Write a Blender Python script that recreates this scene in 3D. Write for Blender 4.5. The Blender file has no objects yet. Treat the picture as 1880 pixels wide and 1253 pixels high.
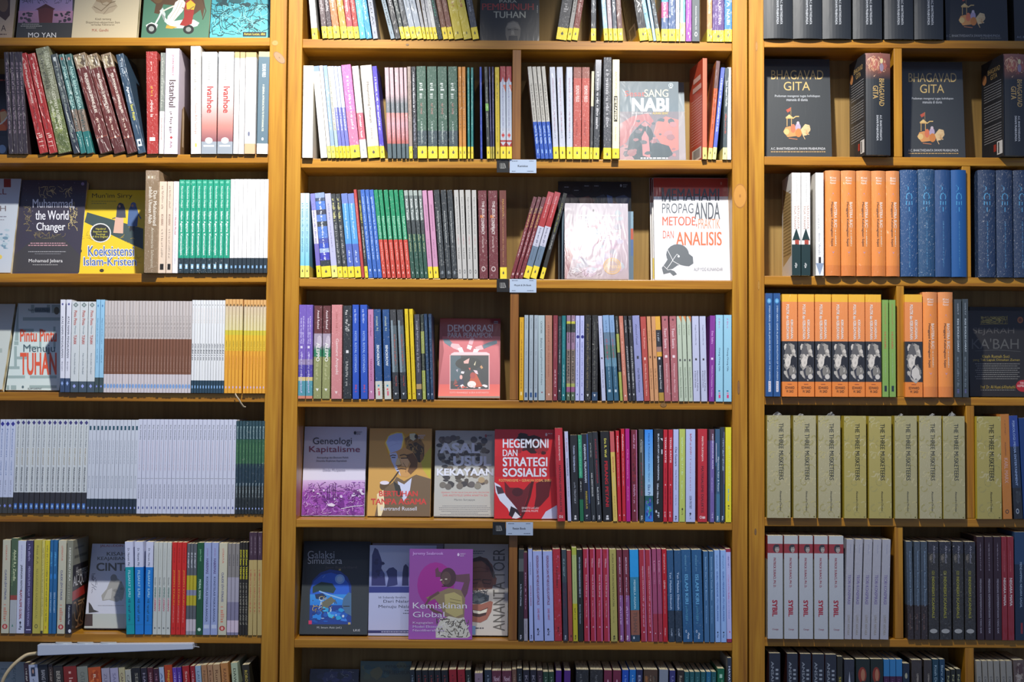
import bpy, bmesh, math, random
from mathutils import Matrix, Vector

# ------------------------------------------------------------------ camera
F, PITCH, ROLL, EYE = 2650.0, math.atan(119.5/2650.0), math.radians(0.39), 1.5
S = 0.0013
D = F*S
sc = bpy.context.scene
col = sc.collection
_U0 = Vector((0, -math.sin(PITCH), math.cos(PITCH)))
FW = Vector((0, math.cos(PITCH), math.sin(PITCH)))
RT = Vector((math.cos(ROLL), 0, 0)) + _U0*math.sin(ROLL)
UP = _U0*math.cos(ROLL) - Vector((math.sin(ROLL), 0, 0))
CAM = Vector((0, -D, EYE))
cd = bpy.data.cameras.new('camera'); cam = bpy.data.objects.new('camera', cd); col.objects.link(cam)
cd.sensor_width = 36; cd.lens = F/1880*36; cd.clip_start = 0.05
m = Matrix((RT, UP, -FW)).transposed().to_4x4(); m.translation = CAM
cam.matrix_world = m
sc.camera = cam

def ray(x, y):
    return FW*F + RT*(x-940.0) - UP*(y-626.5)
def at(x, y, Y=0.0):
    r = ray(x, y); return CAM + r*((Y-CAM.y)/r.y)
def pix(p):
    v = p-CAM; f = v.dot(FW)
    return 940+F*v.dot(RT)/f, 626.5-F*v.dot(UP)/f

# ------------------------------------------------------------------ light
w = bpy.data.worlds.new('world'); sc.world = w; w.use_nodes = True
w.node_tree.nodes['Background'].inputs[0].default_value = (0.46, 0.60, 1.0, 1)
w.node_tree.nodes['Background'].inputs[1].default_value = 0.37
def spot(name, px, out, zz, tx, ty, power, size, blend=1.0, color=(1, .97, .92), rad=.035):
    l = bpy.data.lights.new(name, 'SPOT'); o = bpy.data.objects.new(name, l); col.objects.link(o)
    o.location = ((px-940)*S, -out, EYE+zz)
    o.rotation_euler = (at(tx, ty)-o.location).to_track_quat('-Z', 'Y').to_euler()
    l.energy = power; l.spot_size = math.radians(size); l.spot_blend = blend; l.color = color; l.shadow_soft_size = rad
    return o
spot('ceiling_spot', 690, 1.0, 1.62, 420, 420, 215, 61)
spot('ceiling_spot', 1185, 1.0, 1.62, 1380, 420, 200, 61)
spot('ceiling_spot', 1170, 2.1, 1.62, 1100, 520, 15, 55, rad=.05)
sc.view_settings.view_transform = 'Standard'; sc.view_settings.look = 'None'
sc.view_settings.exposure = 0.0; sc.view_settings.gamma = 1.0
sc.view_settings.use_curve_mapping = False

# ------------------------------------------------------------------ colour and materials
GAIN = [1.0]      # print colours were read off the dimly lit lower shelves: this brings them back to the paper's own reflectance
INK = {'C4': 1.2, 'C5': 1.6, 'C6': 1.5, 'C7': 1.2, 'L4': 1.08, 'L5': 1.12, 'L6': 1.35, 'L7': 1.2, 'R4': 1.1, 'R5': 1.0, 'R6': 1.12, 'R7': 1.1}
def lin(h):
    h = h.lstrip('#')
    if len(h) == 3: h = ''.join(c*2 for c in h)
    o = []
    for i in (0, 2, 4):
        c = int(h[i:i+2], 16)/255
        o.append(c/12.92 if c <= .04045 else ((c+.055)/1.055)**2.4)
    g = min(GAIN[0], max(.86/max(max(o), 1e-4), 1.0))
    return (o[0]*g, o[1]*g, o[2]*g, 1.0)
def nodemat(name):
    m = bpy.data.materials.new(name); m.use_nodes = True
    nt = m.node_tree; return m, nt, nt.nodes['Principled BSDF']
def wood(name, axis, stops, rough=.42, scale=1.0, coat=.25):
    m, nt, b = nodemat(name)
    N, L = nt.nodes.new, nt.links.new
    tc = N('ShaderNodeTexCoord'); mp = N('ShaderNodeMapping')
    s = [60*scale]*3; s[axis] = 2.2*scale; mp.inputs['Scale'].default_value = s
    oi = N('ShaderNodeObjectInfo'); vm = N('ShaderNodeVectorMath'); vm.operation = 'SCALE'; vm.inputs['Scale'].default_value = 9.0
    cmb = N('ShaderNodeCombineXYZ')
    for i in range(3): L(oi.outputs['Random'], cmb.inputs[i])
    L(cmb.outputs[0], vm.inputs[0])
    ad = N('ShaderNodeVectorMath'); ad.operation = 'ADD'
    L(tc.outputs['Object'], mp.inputs[0]); L(mp.outputs[0], ad.inputs[0]); L(vm.outputs[0], ad.inputs[1])
    n1 = N('ShaderNodeTexNoise'); n1.inputs['Scale'].default_value = .75; n1.inputs['Detail'].default_value = 5; n1.inputs['Distortion'].default_value = 1.1
    L(ad.outputs[0], n1.inputs['Vector'])
    n2 = N('ShaderNodeTexNoise'); n2.inputs['Scale'].default_value = 3.5; n2.inputs['Detail'].default_value = 3
    L(ad.outputs[0], n2.inputs['Vector'])
    mx = N('ShaderNodeMix'); mx.data_type = 'FLOAT'; mx.inputs[0].default_value = .3
    L(n1.outputs[0], mx.inputs[2]); L(n2.outputs[0], mx.inputs[3])
    cr = N('ShaderNodeValToRGB'); e = cr.color_ramp.elements
    e[0].position = .3; e[0].color = lin(stops[0]); e[1].position = .68; e[1].color = lin(stops[-1])
    for i, c in enumerate(stops[1:-1]):
        x = e.new(.3+.38*(i+1)/(len(stops)-1)); x.color = lin(c)
    L(mx.outputs[0], cr.inputs[0]); L(cr.outputs[0], b.inputs['Base Color'])
    b.inputs['Roughness'].default_value = rough; b.inputs['Coat Weight'].default_value = coat; b.inputs['Coat Roughness'].default_value = .3
    bp = N('ShaderNodeBump'); bp.inputs['Strength'].default_value = .12; bp.inputs['Distance'].default_value = .001
    L(mx.outputs[0], bp.inputs['Height']); L(bp.outputs[0], b.inputs['Normal'])
    return m
PV = wood('varnished_pine_upright', 2, ['#8c580c', '#ae7816', '#c49028'])
PH = wood('varnished_pine_board', 0, ['#8a560a', '#ac7414', '#c28c24'])
PB = wood('plywood_back', 2, ['#7c602c', '#917238', '#a08246'], rough=.6, scale=.8, coat=0)
PD = wood('darker_pine_divider', 2, ['#6c3e14', '#8a5820', '#9c6a2a'])
KN = wood('pine_knot', 2, ['#7d5a38', '#b98a4c', '#c99a58'], scale=.5)
def printed(name, rough, coat, crough, bump=0.0, bs=(140, 140, 60), spec=.5, bd=.004):
    m, nt, b = nodemat(name); N, L = nt.nodes.new, nt.links.new
    a = N('ShaderNodeAttribute'); a.attribute_name = 'Col'; L(a.outputs['Color'], b.inputs['Base Color'])
    b.inputs['Roughness'].default_value = rough; b.inputs['Coat Weight'].default_value = coat; b.inputs['Coat Roughness'].default_value = crough
    b.inputs['Specular IOR Level'].default_value = spec
    if bump:
        tc = N('ShaderNodeTexCoord'); mp = N('ShaderNodeMapping'); mp.inputs['Scale'].default_value = bs
        mp.inputs['Rotation'].default_value = (0, .35, 0)
        oi = N('ShaderNodeObjectInfo'); ad = N('ShaderNodeVectorMath'); ad.operation = 'ADD'
        mu = N('ShaderNodeMath'); mu.operation = 'MULTIPLY'; mu.inputs[1].default_value = 37.0
        L(oi.outputs['Random'], mu.inputs[0])
        cm = N('ShaderNodeCombineXYZ'); L(mu.outputs[0], cm.inputs[0]); L(mu.outputs[0], cm.inputs[2])
        L(tc.outputs['Object'], mp.inputs[0]); L(mp.outputs[0], ad.inputs[0]); L(cm.outputs[0], ad.inputs[1])
        n = N('ShaderNodeTexNoise'); n.inputs['Scale'].default_value = 1.0; n.inputs['Detail'].default_value = 1.2; n.inputs['Distortion'].default_value = 1.4
        L(ad.outputs[0], n.inputs['Vector'])
        bp = N('ShaderNodeBump'); bp.inputs['Strength'].default_value = bump; bp.inputs['Distance'].default_value = bd
        L(n.outputs[0], bp.inputs['Height']); L(bp.outputs[0], b.inputs['Coat Normal'])
    return m
MATS = {
 'm': printed('printed_matte_card', .62, 0, .5, spec=.3),
 'g': printed('printed_laminated_card', .45, .35, .22, .25, (50, 50, 12)),
 's': printed('printed_card_in_shrink_film', .5, 1.0, .33, 1.0, (110, 110, 24), bd=.0045),
 'f': printed('printed_cover_under_film', .5, 1.0, .15, .1, (40, 40, 18)),
 'w': printed('printed_card_in_crinkled_film', .55, 1.0, .36, 1.0, (240, 240, 60), bd=.006),
}
m, nt, b = nodemat('page_edges')
N, L = nt.nodes.new, nt.links.new
tc = N('ShaderNodeTexCoord'); mp = N('ShaderNodeMapping'); mp.inputs['Scale'].default_value = (900, 25, 25)
n = N('ShaderNodeTexNoise'); n.inputs['Detail'].default_value = 1; n.inputs['Scale'].default_value = 1
cr = N('ShaderNodeValToRGB'); cr.color_ramp.elements[0].color = lin('#a3946c'); cr.color_ramp.elements[1].color = lin('#e0d4b0')
cr.color_ramp.elements[0].position = .35; cr.color_ramp.elements[1].position = .6
L(tc.outputs['Object'], mp.inputs[0]); L(mp.outputs[0], n.inputs['Vector']); L(n.outputs[0], cr.inputs[0]); L(cr.outputs[0], b.inputs['Base Color'])
b.inputs['Roughness'].default_value = .8
PAGES = m
def plain(name, c, rough=.5, coat=0, **kw):
    m, nt, b = nodemat(name)
    n = nt.nodes.new('ShaderNodeTexNoise'); n.inputs['Scale'].default_value = 40
    r = nt.nodes.new('ShaderNodeValToRGB'); k = lin(c)
    r.color_ramp.elements[0].color = (k[0]*.92, k[1]*.92, k[2]*.92, 1); r.color_ramp.elements[1].color = k
    nt.links.new(n.outputs[0], r.inputs[0]); nt.links.new(r.outputs[0], b.inputs['Base Color'])
    b.inputs['Roughness'].default_value = rough; b.inputs['Coat Weight'].default_value = coat
    return m
m, nt, b = nodemat('clear_film')
b.inputs['Base Color'].default_value = (.95, .95, .92, 1); b.inputs['Roughness'].default_value = .18; b.inputs['Alpha'].default_value = .38
n = nt.nodes.new('ShaderNodeTexNoise'); n.inputs['Scale'].default_value = 160
bp = nt.nodes.new('ShaderNodeBump'); bp.inputs['Strength'].default_value = .7; bp.inputs['Distance'].default_value = .003
nt.links.new(n.outputs[0], bp.inputs['Height']); nt.links.new(bp.outputs[0], b.inputs['Normal'])
FILM = m

# ------------------------------------------------------------------ mesh building
class MB:
    def __init__(s): s.v = []; s.f = []; s.c = []
    def face(s, pts, cols):
        i = len(s.v); s.v += [tuple(p) for p in pts]; s.f.append(tuple(range(i, i+len(pts))))
        if not isinstance(cols, list): cols = [cols]*len(pts)
        s.c += cols
    def build(s, name, mat):
        me = bpy.data.meshes.new(name); me.from_pydata(s.v, [], s.f)
        a = me.color_attributes.new('Col', 'FLOAT_COLOR', 'CORNER')
        flat = [k for c in s.c for k in c]
        a.data.foreach_set('color', flat); me.materials.append(mat); me.update()
        return me
def link(name, me, parent=None, loc=None, rot=None):
    o = bpy.data.objects.new(name, me); col.objects.link(o)
    if parent: o.parent = parent
    if loc: o.location = loc
    if rot: o.rotation_euler = rot
    return o
def box_mesh(name, lo, hi, mat, bev=.0012, zr=None):
    """zr: (drop at the left end, drop at the right end) for boards that are not dead level"""
    bm = bmesh.new(); bmesh.ops.create_cube(bm, size=1)
    for v in bm.verts:
        v.co = Vector([lo[i]+(v.co[i]+.5)*(hi[i]-lo[i]) for i in range(3)])
        if zr:
            t = (v.co.x-lo[0])/(hi[0]-lo[0]); v.co.z += zr[0]*(1-t)+zr[1]*t
    if bev: bmesh.ops.bevel(bm, geom=bm.edges[:], offset=bev, segments=2, affect='EDGES', profile=.5)
    me = bpy.data.meshes.new(name); bm.to_mesh(me); bm.free(); me.materials.append(mat)
    return me
_T = {}
def tgeo(s, bold=0, hi=0):
    k = (s, bold, hi)
    if k in _T: return _T[k]
    cu = bpy.data.curves.new('t', 'FONT'); cu.body = s; cu.resolution_u = 5 if hi else 2
    cu.dimensions = '2D'; cu.fill_mode = 'BOTH'
    ob = bpy.data.objects.new('t', cu)
    me = bpy.data.meshes.new_from_object(ob)
    vs = [(v.co.x, v.co.y, 0) for v in me.vertices]; fs = [tuple(p.vertices) for p in me.polygons]
    bpy.data.objects.remove(ob); bpy.data.curves.remove(cu); bpy.data.meshes.remove(me)
    if vs:
        x0 = min(v[0] for v in vs); x1 = max(v[0] for v in vs); y0 = min(v[1] for v in vs); y1 = max(v[1] for v in vs)
        if bold >= 1:           # heavier strokes: a second pass of the same letters beside the first
            n = len(vs); q = min(.022*bold, .07); 
            sh = [(q, 0)]+([(0, q*.7), (q, q*.7)] if bold >= 1.8 else []); v0, f0 = vs, fs
            for j, (a, b) in enumerate(sh): vs = vs+[(x+a, y+b, .3*(j+1)) for x, y, z in v0]; fs = fs+[tuple(i+n*(j+1) for i in f) for f in f0]
            x1 += q; y1 += q*.7 if bold >= 1.8 else 0
        vs = [((x-x0)/max(x1-x0, 1e-6), (y-y0)/max(y1-y0, 1e-6), z) for x, y, z in vs]
    _T[k] = (vs, fs); return _T[k]
EPS = .000018
class Art:
    """flat print on a surface: P(u, v, layer) gives the 3D point; u to the right, v downwards"""
    def __init__(s, P): s.P = P; s.mb = MB(); s.k = 1
    def poly(s, pts, cols):
        if isinstance(cols, str): cols = lin(cols)
        s.mb.face([s.P(x, y, s.k) for x, y in pts], cols); s.k += 1
    def tri(s, vs, fs, c):
        i = len(s.mb.v); s.mb.v += [tuple(s.P(v[0], v[1], s.k+(v[2] if len(v) > 2 else 0))) for v in vs]
        for f in fs: s.mb.f.append(tuple(a+i for a in f)); s.mb.c += [c]*len(f)
        s.k += 1
    def draw(s, e):
        k = e[0]
        if k == 'r': x0, y0, x1, y1, c = e[1:]; s.poly([(x0, y0), (x0, y1), (x1, y1), (x1, y0)], c)
        elif k == 'g':
            x0, y0, x1, y1, a, b = e[1:]; a, b = lin(a), lin(b)
            s.poly([(x0, y0), (x0, y1), (x1, y1), (x1, y0)], [a, b, b, a])
        elif k == 'e':
            cx, cy, rx, ry, c = e[1:6]; n = 20 if rx*ry > 4 or rx < 1 else 10
            s.poly([(cx+rx*math.cos(-i*2*math.pi/n), cy+ry*math.sin(-i*2*math.pi/n)) for i in range(n)], c)
        elif k == 'p': s.poly(e[1], e[2])
        elif k == 'l':
            pts, wd, c = e[1:]; vs = []; fs = []
            for i, (x, y) in enumerate(pts):
                a = pts[max(i-1, 0)]; b = pts[min(i+1, len(pts)-1)]
                dx, dy = b[0]-a[0], b[1]-a[1]; q = math.hypot(dx, dy) or 1
                vs += [(x-dy/q*wd/2, y+dx/q*wd/2), (x+dy/q*wd/2, y-dx/q*wd/2)]
                if i: fs.append((2*i-2, 2*i, 2*i+1, 2*i-1))
            s.tri(vs, fs, lin(c))
        elif k == 't':          # text across, in a box
            t, x0, y0, x1, y1, c = e[1:7]; bold = e[7] if len(e) > 7 else 0
            vs, fs = tgeo(t, bold, 1 if abs(y1-y0) > 9 else 0)
            s.tri([(x0+x*(x1-x0), y1+y*(y0-y1), z) for x, y, z in vs], fs, lin(c))
        elif k == 'd':          # text running down
            t, x0, y0, x1, y1, c = e[1:7]; bold = e[7] if len(e) > 7 else 0
            vs, fs = tgeo(t, bold, 0)
            s.tri([(x0+y*(x1-x0), y0+x*(y1-y0), z) for x, y, z in vs], fs, lin(c))
        elif k == 'u':          # text running up
            t, x0, y0, x1, y1, c = e[1:7]
            vs, fs = tgeo(t, 0, 0)
            s.tri([(x1-y*(x1-x0), y1-x*(y1-y0), z) for x, y, z in vs], fs, lin(c))
        elif k == '~':          # a line of unreadably small print
            x0, y0, x1, y1, c = e[1:6]; r = random.Random(int(x0*7+y0*13)); x = x0; vs = []; fs = []
            dn = (y1-y0) > (x1-x0)
            L0 = (y1-y0) if dn else (x1-x0); th = (x1-x0) if dn else (y1-y0); p = 0
            while p < L0:
                q = min(L0, p+th*r.uniform(1.2, 3.4)); i = len(vs)
                if dn: vs += [(x0, y0+p), (x1, y0+p), (x1, y0+q), (x0, y0+q)]
                else: vs += [(x0+p, y0), (x0+p, y1), (x0+q, y1), (x0+q, y0)]
                fs.append((i, i+1, i+2, i+3)); p = q+th*.6
            s.tri(vs, fs, lin(c))
        elif k == 'b':          # scattered blotches
            x0, y0, x1, y1, n, r0, r1, cs, seed = e[1:]; r = random.Random(seed)
            for _ in range(n):
                a = r.uniform(r0, r1); b = a*r.uniform(.4, 1); cx = r.uniform(x0+a, x1-a) if x1-x0 > 2*a else (x0+x1)/2
                cy = r.uniform(y0+b, y1-b) if y1-y0 > 2*b else (y0+y1)/2
                ph = r.uniform(0, 3.1); c = r.choice(cs); m_ = 7
                rr = [r.uniform(.7, 1.1) for _ in range(m_)]
                s.poly([(cx+a*rr[i]*math.cos(ph-i*6.283/m_), cy+b*rr[i]*math.sin(ph-i*6.283/m_)) for i in range(m_)], c)
                s.k -= .7
        elif k == 'k':          # scattered short strokes
            x0, y0, x1, y1, n, ln, wd, cs, seed = e[1:]; r = random.Random(seed)
            for _ in range(n):
                x, y = r.uniform(x0, x1), r.uniform(y0, y1); an = r.uniform(0, 6.28); pts = [(x, y)]
                for _ in range(4):
                    an += r.uniform(-.8, .8); x += ln/4*math.cos(an); y += ln/4*math.sin(an)
                    pts.append((min(max(x, x0), x1), min(max(y, y0), y1)))
                s.draw(('l', pts, wd, r.choice(cs))); s.k -= .8

def wrap_mesh(outer, inner, h, bands, mat, name, hard=False):
    """a cover: the open outline `outer` with thickness towards `inner`, upright from 0 to h, coloured in bands"""
    mb = MB(); n = len(outer); zs = [0.0]; t0 = 0.0
    for c, t in bands:
        a, b = (c.split('>')+[None])[:2]; b = b or a; a, b = lin(a), lin(b)
        z1, z0 = h*(1-t0), h*(1-t)
        for i in range(n-1):
            p, q = outer[i], outer[i+1]
            mb.face([(p[0], p[1], z0), (q[0], q[1], z0), (q[0], q[1], z1), (p[0], p[1], z1)], [b, b, a, a])
        t0 = t
    top = lin(bands[0][0].split('>')[0]); bot = lin(bands[-1][0].split('>')[-1])
    for z, c, fl in ((h, top, 0), (0, bot, 1)):
        for i in range(n-1):
            q = [(outer[i][0], outer[i][1], z), (outer[i+1][0], outer[i+1][1], z), (inner[i+1][0], inner[i+1][1], z), (inner[i][0], inner[i][1], z)]
            mb.face(q[::-1] if fl else q, c)
    for i in range(n-1):
        p, q = inner[i], inner[i+1]
        mb.face([(q[0], q[1], 0), (p[0], p[1], 0), (p[0], p[1], h), (q[0], q[1], h)], top)
    for i in (0, n-1):
        mb.face([(outer[i][0], outer[i][1], 0), (outer[i][0], outer[i][1], h), (inner[i][0], inner[i][1], h), (inner[i][0], inner[i][1], 0)], top)
    return mb.build(name, mat)
def spine_mesh(w, h, d, bands, mat, rnd):
    """a book standing with its spine to the front (-y)"""
    t = .0022 if rnd else .0006
    if rnd:
        n = 9; bul = min(.006, w*.16)*rnd
        prof = lambda x: bul*((2*x/w-1)**2)
        outer = [(0, d)] + [(w*i/n, prof(w*i/n)) for i in range(n+1)] + [(w, d)]
        inner = [(t, d)] + [(t+(w-2*t)*i/n, prof(w*i/n)+t) for i in range(n+1)] + [(w-t, d)]
    else:
        c = min(.0009, w*.12)
        prof = lambda x: 0.0
        outer = [(0, d), (0, c), (c*.35, c*.3), (c, 0), (w-c, 0), (w-c*.35, c*.3), (w, c), (w, d)]
        inner = [(t, d), (t, c), (t, c), (c, t), (w-c, t), (w-t, c), (w-t, c), (w-t, d)]
    me = wrap_mesh(outer, inner, h, bands, mat, 'cover')
    return me, prof, t
def pages_mesh(lo, hi):
    mb = MB(); (a, b, c), (d, e, f) = lo, hi
    w_ = (1, 1, 1, 1)
    P = [(a, b, c), (d, b, c), (d, e, c), (a, e, c), (a, b, f), (d, b, f), (d, e, f), (a, e, f)]
    for q in ((0, 3, 2, 1), (4, 5, 6, 7), (0, 1, 5, 4), (1, 2, 6, 5), (2, 3, 7, 6), (3, 0, 4, 7)):
        mb.face([P[i] for i in q], w_)
    return mb.build('pages', PAGES)

# ------------------------------------------------------------------ labels
ORD = 'first second third fourth fifth sixth seventh eighth ninth tenth eleventh twelfth thirteenth fourteenth fifteenth sixteenth seventeenth eighteenth nineteenth twentieth'.split()
def ordn(i):
    if i < 20: return ORD[i]
    a, b = divmod(i+1, 10); T_ = {2: 'twent', 3: 'thirt'}[a]
    return T_+'ieth' if b == 0 else T_+'y-'+ORD[b-1]
NUM = 'one two three four five six seven eight nine ten eleven twelve thirteen fourteen fifteen sixteen seventeen eighteen nineteen twenty'.split()
def num(n): return NUM[n-1] if n <= 20 else 'twenty-'+NUM[n-21]
ROWN = {1: 'top', 2: 'second', 3: 'third', 4: 'fourth', 5: 'fifth', 6: 'sixth', 7: 'bottom'}
CASE = {'L': 'left', 'C': 'centre', 'R': 'right'}
_seen = {}
def tag(o, label, cat, group=None):
    o['label'] = label; o['category'] = cat
    if group: o['group'] = group
    k = label.lower(); _seen[k] = _seen.get(k, 0)+1
    nw = len(label.replace('-', ' ').split())
    if nw > 16 or nw < 4: print('LABEL LENGTH', nw, label)
def label_for(row, desc, i, n):
    wh = f'{ROWN[int(row[1])]} shelf, {CASE[row[0]]} case'
    if n == 1: return f'{desc}, {wh}'
    if n == 2: return f'{desc}, {("left", "right")[i]} one of two alike, {wh}'
    return f'{desc}, {ordn(i)} from left of {num(n)}, {wh}'
# ------------------------------------------------------------------ the room shell and the three bookcases
DEP = .131
def xw(x, y=626): return at(x, y, 0).x
FLOOR_Z = 0.0
fl = link('floor', box_mesh('floor', (-2.6, -4.2, -.05), (2.6, .3, 0), plain('grey_tile', '#8a8580', .5), 0)); fl['kind'] = 'structure'
wl = link('wall_back', box_mesh('wall_back', (-2.6, .16, 0), (2.6, .3, 3.0), plain('wall_paint', '#b9b2a4', .8), 0)); wl['kind'] = 'structure'

# front bottom edge of each shelf: (x_left, y_left, x_right, y_right, thickness px)
SH = {  # first board of each case is out of view, added to shade the top row
 'L': [(0, -131, 490, -131, 16), (0, 84, 490, 84, 15.5), (0, 299.6, 490, 299.4, 16), (0, 519, 490, 518.5, 16.5), (0, 736, 490, 739, 16), (0, 959, 490, 960.5, 16), (0, 1179, 490, 1183, 15.5), (0, 1402, 490, 1406, 16)],
 'C': [(553, -132, 1345, -126, 17), (553, 88, 1345, 94, 17), (553, 308, 1345, 310.8, 17), (553, 526.4, 1345, 532, 16.6), (553, 747.8, 1345, 753.4, 15.2), (553, 969, 1345, 974.6, 15), (553, 1190.3, 1345, 1196, 15.6), (553, 1412, 1345, 1418, 16)],
 'R': [(1403, -133, 1880, -131, 15), (1403, 87, 1880, 89.6, 15), (1403, 303, 1880, 305.5, 16), (1403, 523, 1880, 527, 16.5), (1403, 743.6, 1880, 745.5, 15), (1403, 966.6, 1880, 969, 15.5), (1403, 1187.5, 1880, 1191, 15), (1403, 1408, 1880, 1412, 16)],
}
CX = {'L': (-150, -120, 487.3, 518.3), 'C': (521.3, 547.6, 1344.4, 1372.2), 'R': (1375.2, 1403.6, 2010, 2040)}
TOPZ = {}
def shelf_z(row, X):
    a, b, xa, xb = TOPZ[row]; return a+(b-a)*(X-xa)/(xb-xa)
CASES = {}
for k, nm in (('L', 'left'), ('C', 'middle'), ('R', 'right')):
    x0, x1, x2, x3 = [xw(v) for v in CX[k]]
    e = bpy.data.objects.new('bookcase', None); col.objects.link(e); e.location = ((x0+x3)/2, 0, 0)
    tag(e, {'L': 'honey-varnished pine bookcase cut by the left frame edge, stocked with paperbacks',
            'C': 'wide honey-varnished pine bookcase standing between the two others',
            'R': 'honey-varnished pine bookcase at the right holding thick black and blue hardbacks'}[k], 'bookcase', 'pine bookcases along the wall')
    CASES[k] = e; inv = -e.location
    def part(name, lo, hi, mat, bev=.0012, zr=None):
        return link(name, box_mesh(name, lo, hi, mat, bev, zr), e, inv)
    top = at(940, -131+0).z+.03
    part('side_panel', (x0, 0, 0), (x1, DEP+.012, top), PV)
    part('side_panel', (x2, 0, 0), (x3, DEP+.012, top), PV)
    part('back_panel', (x1-.004, DEP, .06), (x2+.004, DEP+.008, top-.004), PB, 0)
    part('plinth', (x1, .01, 0), (x2, .03, .055), PH)
    for i, (xa, ya, xb, yb, th) in enumerate(SH[k]):
        pa, pb = at(xa, ya), at(xb, yb); sl = (pb.z-pa.z)/(pb.x-pa.x)
        za, zb = pa.z+sl*(x1-pa.x), pa.z+sl*(x2-pa.x); t = th*S
        part('shelf', (x1+.0002, .0004, 0), (x2-.0002, DEP-.0002, t), PH, .0014, (za, zb))
        TOPZ[k+str(i)] = (za+t, zb+t, x1, x2)
    z = at(940, 1412).z-.3
    while z > .08:
        part('shelf', (x1+.0002, .0004, z), (x2-.0002, DEP-.0002, z+.02), PH, .0014); z -= .29
# uprights between shelves: (case, row below, x0, x1)
for k, r, a, b in (('C', 2, 940.3, 956.3), ('C', 4, 936.2, 952), ('C', 6, 934, 949.6),
                   ('R', 2, 1641.5, 1656.6), ('R', 3, 1767, 1782.6), ('R', 4, 1646.5, 1660.4), ('R', 5, 1774, 1789.5), ('R', 6, 1643, 1658.3), ('R', 7, 1772, 1788.5)):
    ym = {2: 190, 3: 410, 4: 635, 5: 850, 6: 1070, 7: 1240}[r]
    X0, X1 = at(a, ym).x, at(b, ym).x; xm = (X0+X1)/2
    z0 = shelf_z(k+str(r), xm); t = SH[k][r-1][4]*S; z1 = shelf_z(k+str(r-1), xm)-t
    e = CASES[k]
    link('divider', box_mesh('divider', (X0, .001, z0+.0003), (X1, DEP-.0004, z1-.0003), PD if k == 'C' else PV), e, -e.location)
# knots in the timber
def knot(case, px, py, rx, ry, c0='#8a6540', c1='#b08048', rot=0.0):
    p = at(px, py, 0); mb = MB(); e = CASES[case]
    for j, (s_, c) in enumerate(((1, c0), (.9, c1), (.14, c0))):
        n = 18; a = []
        for i in range(n):
            an = i*6.283/n; u, v = rx*s_*math.cos(an)*S, ry*s_*math.sin(an)*S
            a.append((u*math.cos(rot)-v*math.sin(rot), -.00025-.00008*j, u*math.sin(rot)+v*math.cos(rot)))
        mb.face(a, lin(c))
    link('knot', mb.build('knot', MATS['g']), e, Vector((p.x, 0, p.z))-e.location)
knot('C', 1358.6, 360, 12.5, 23, '#a8702c', '#c48a38')
knot('L', 513, 106, 7, 14, '#8c6c50', '#a98560', .75)
knot('C', 748, 82, 3, 2, '#7a5a38', '#8a6a44')
knot('L', 505, 79, 6, 5, '#b08040', '#c39350')
knot('R', 1389, 85, 2, 9, '#8a6030', '#a87838')
knot('R', 1393, 524, 2, 9, '#8a5a20', '#b08030')
knot('C', 1356, 712, 2.5, 13, '#6a4a28', '#8a6034')
knot('C', 1218, 744, 6, 4, '#6a4a24', '#8a6430')
knot('R', 1387, 977, 2, 6, '#5a4028', '#806038')
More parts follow.
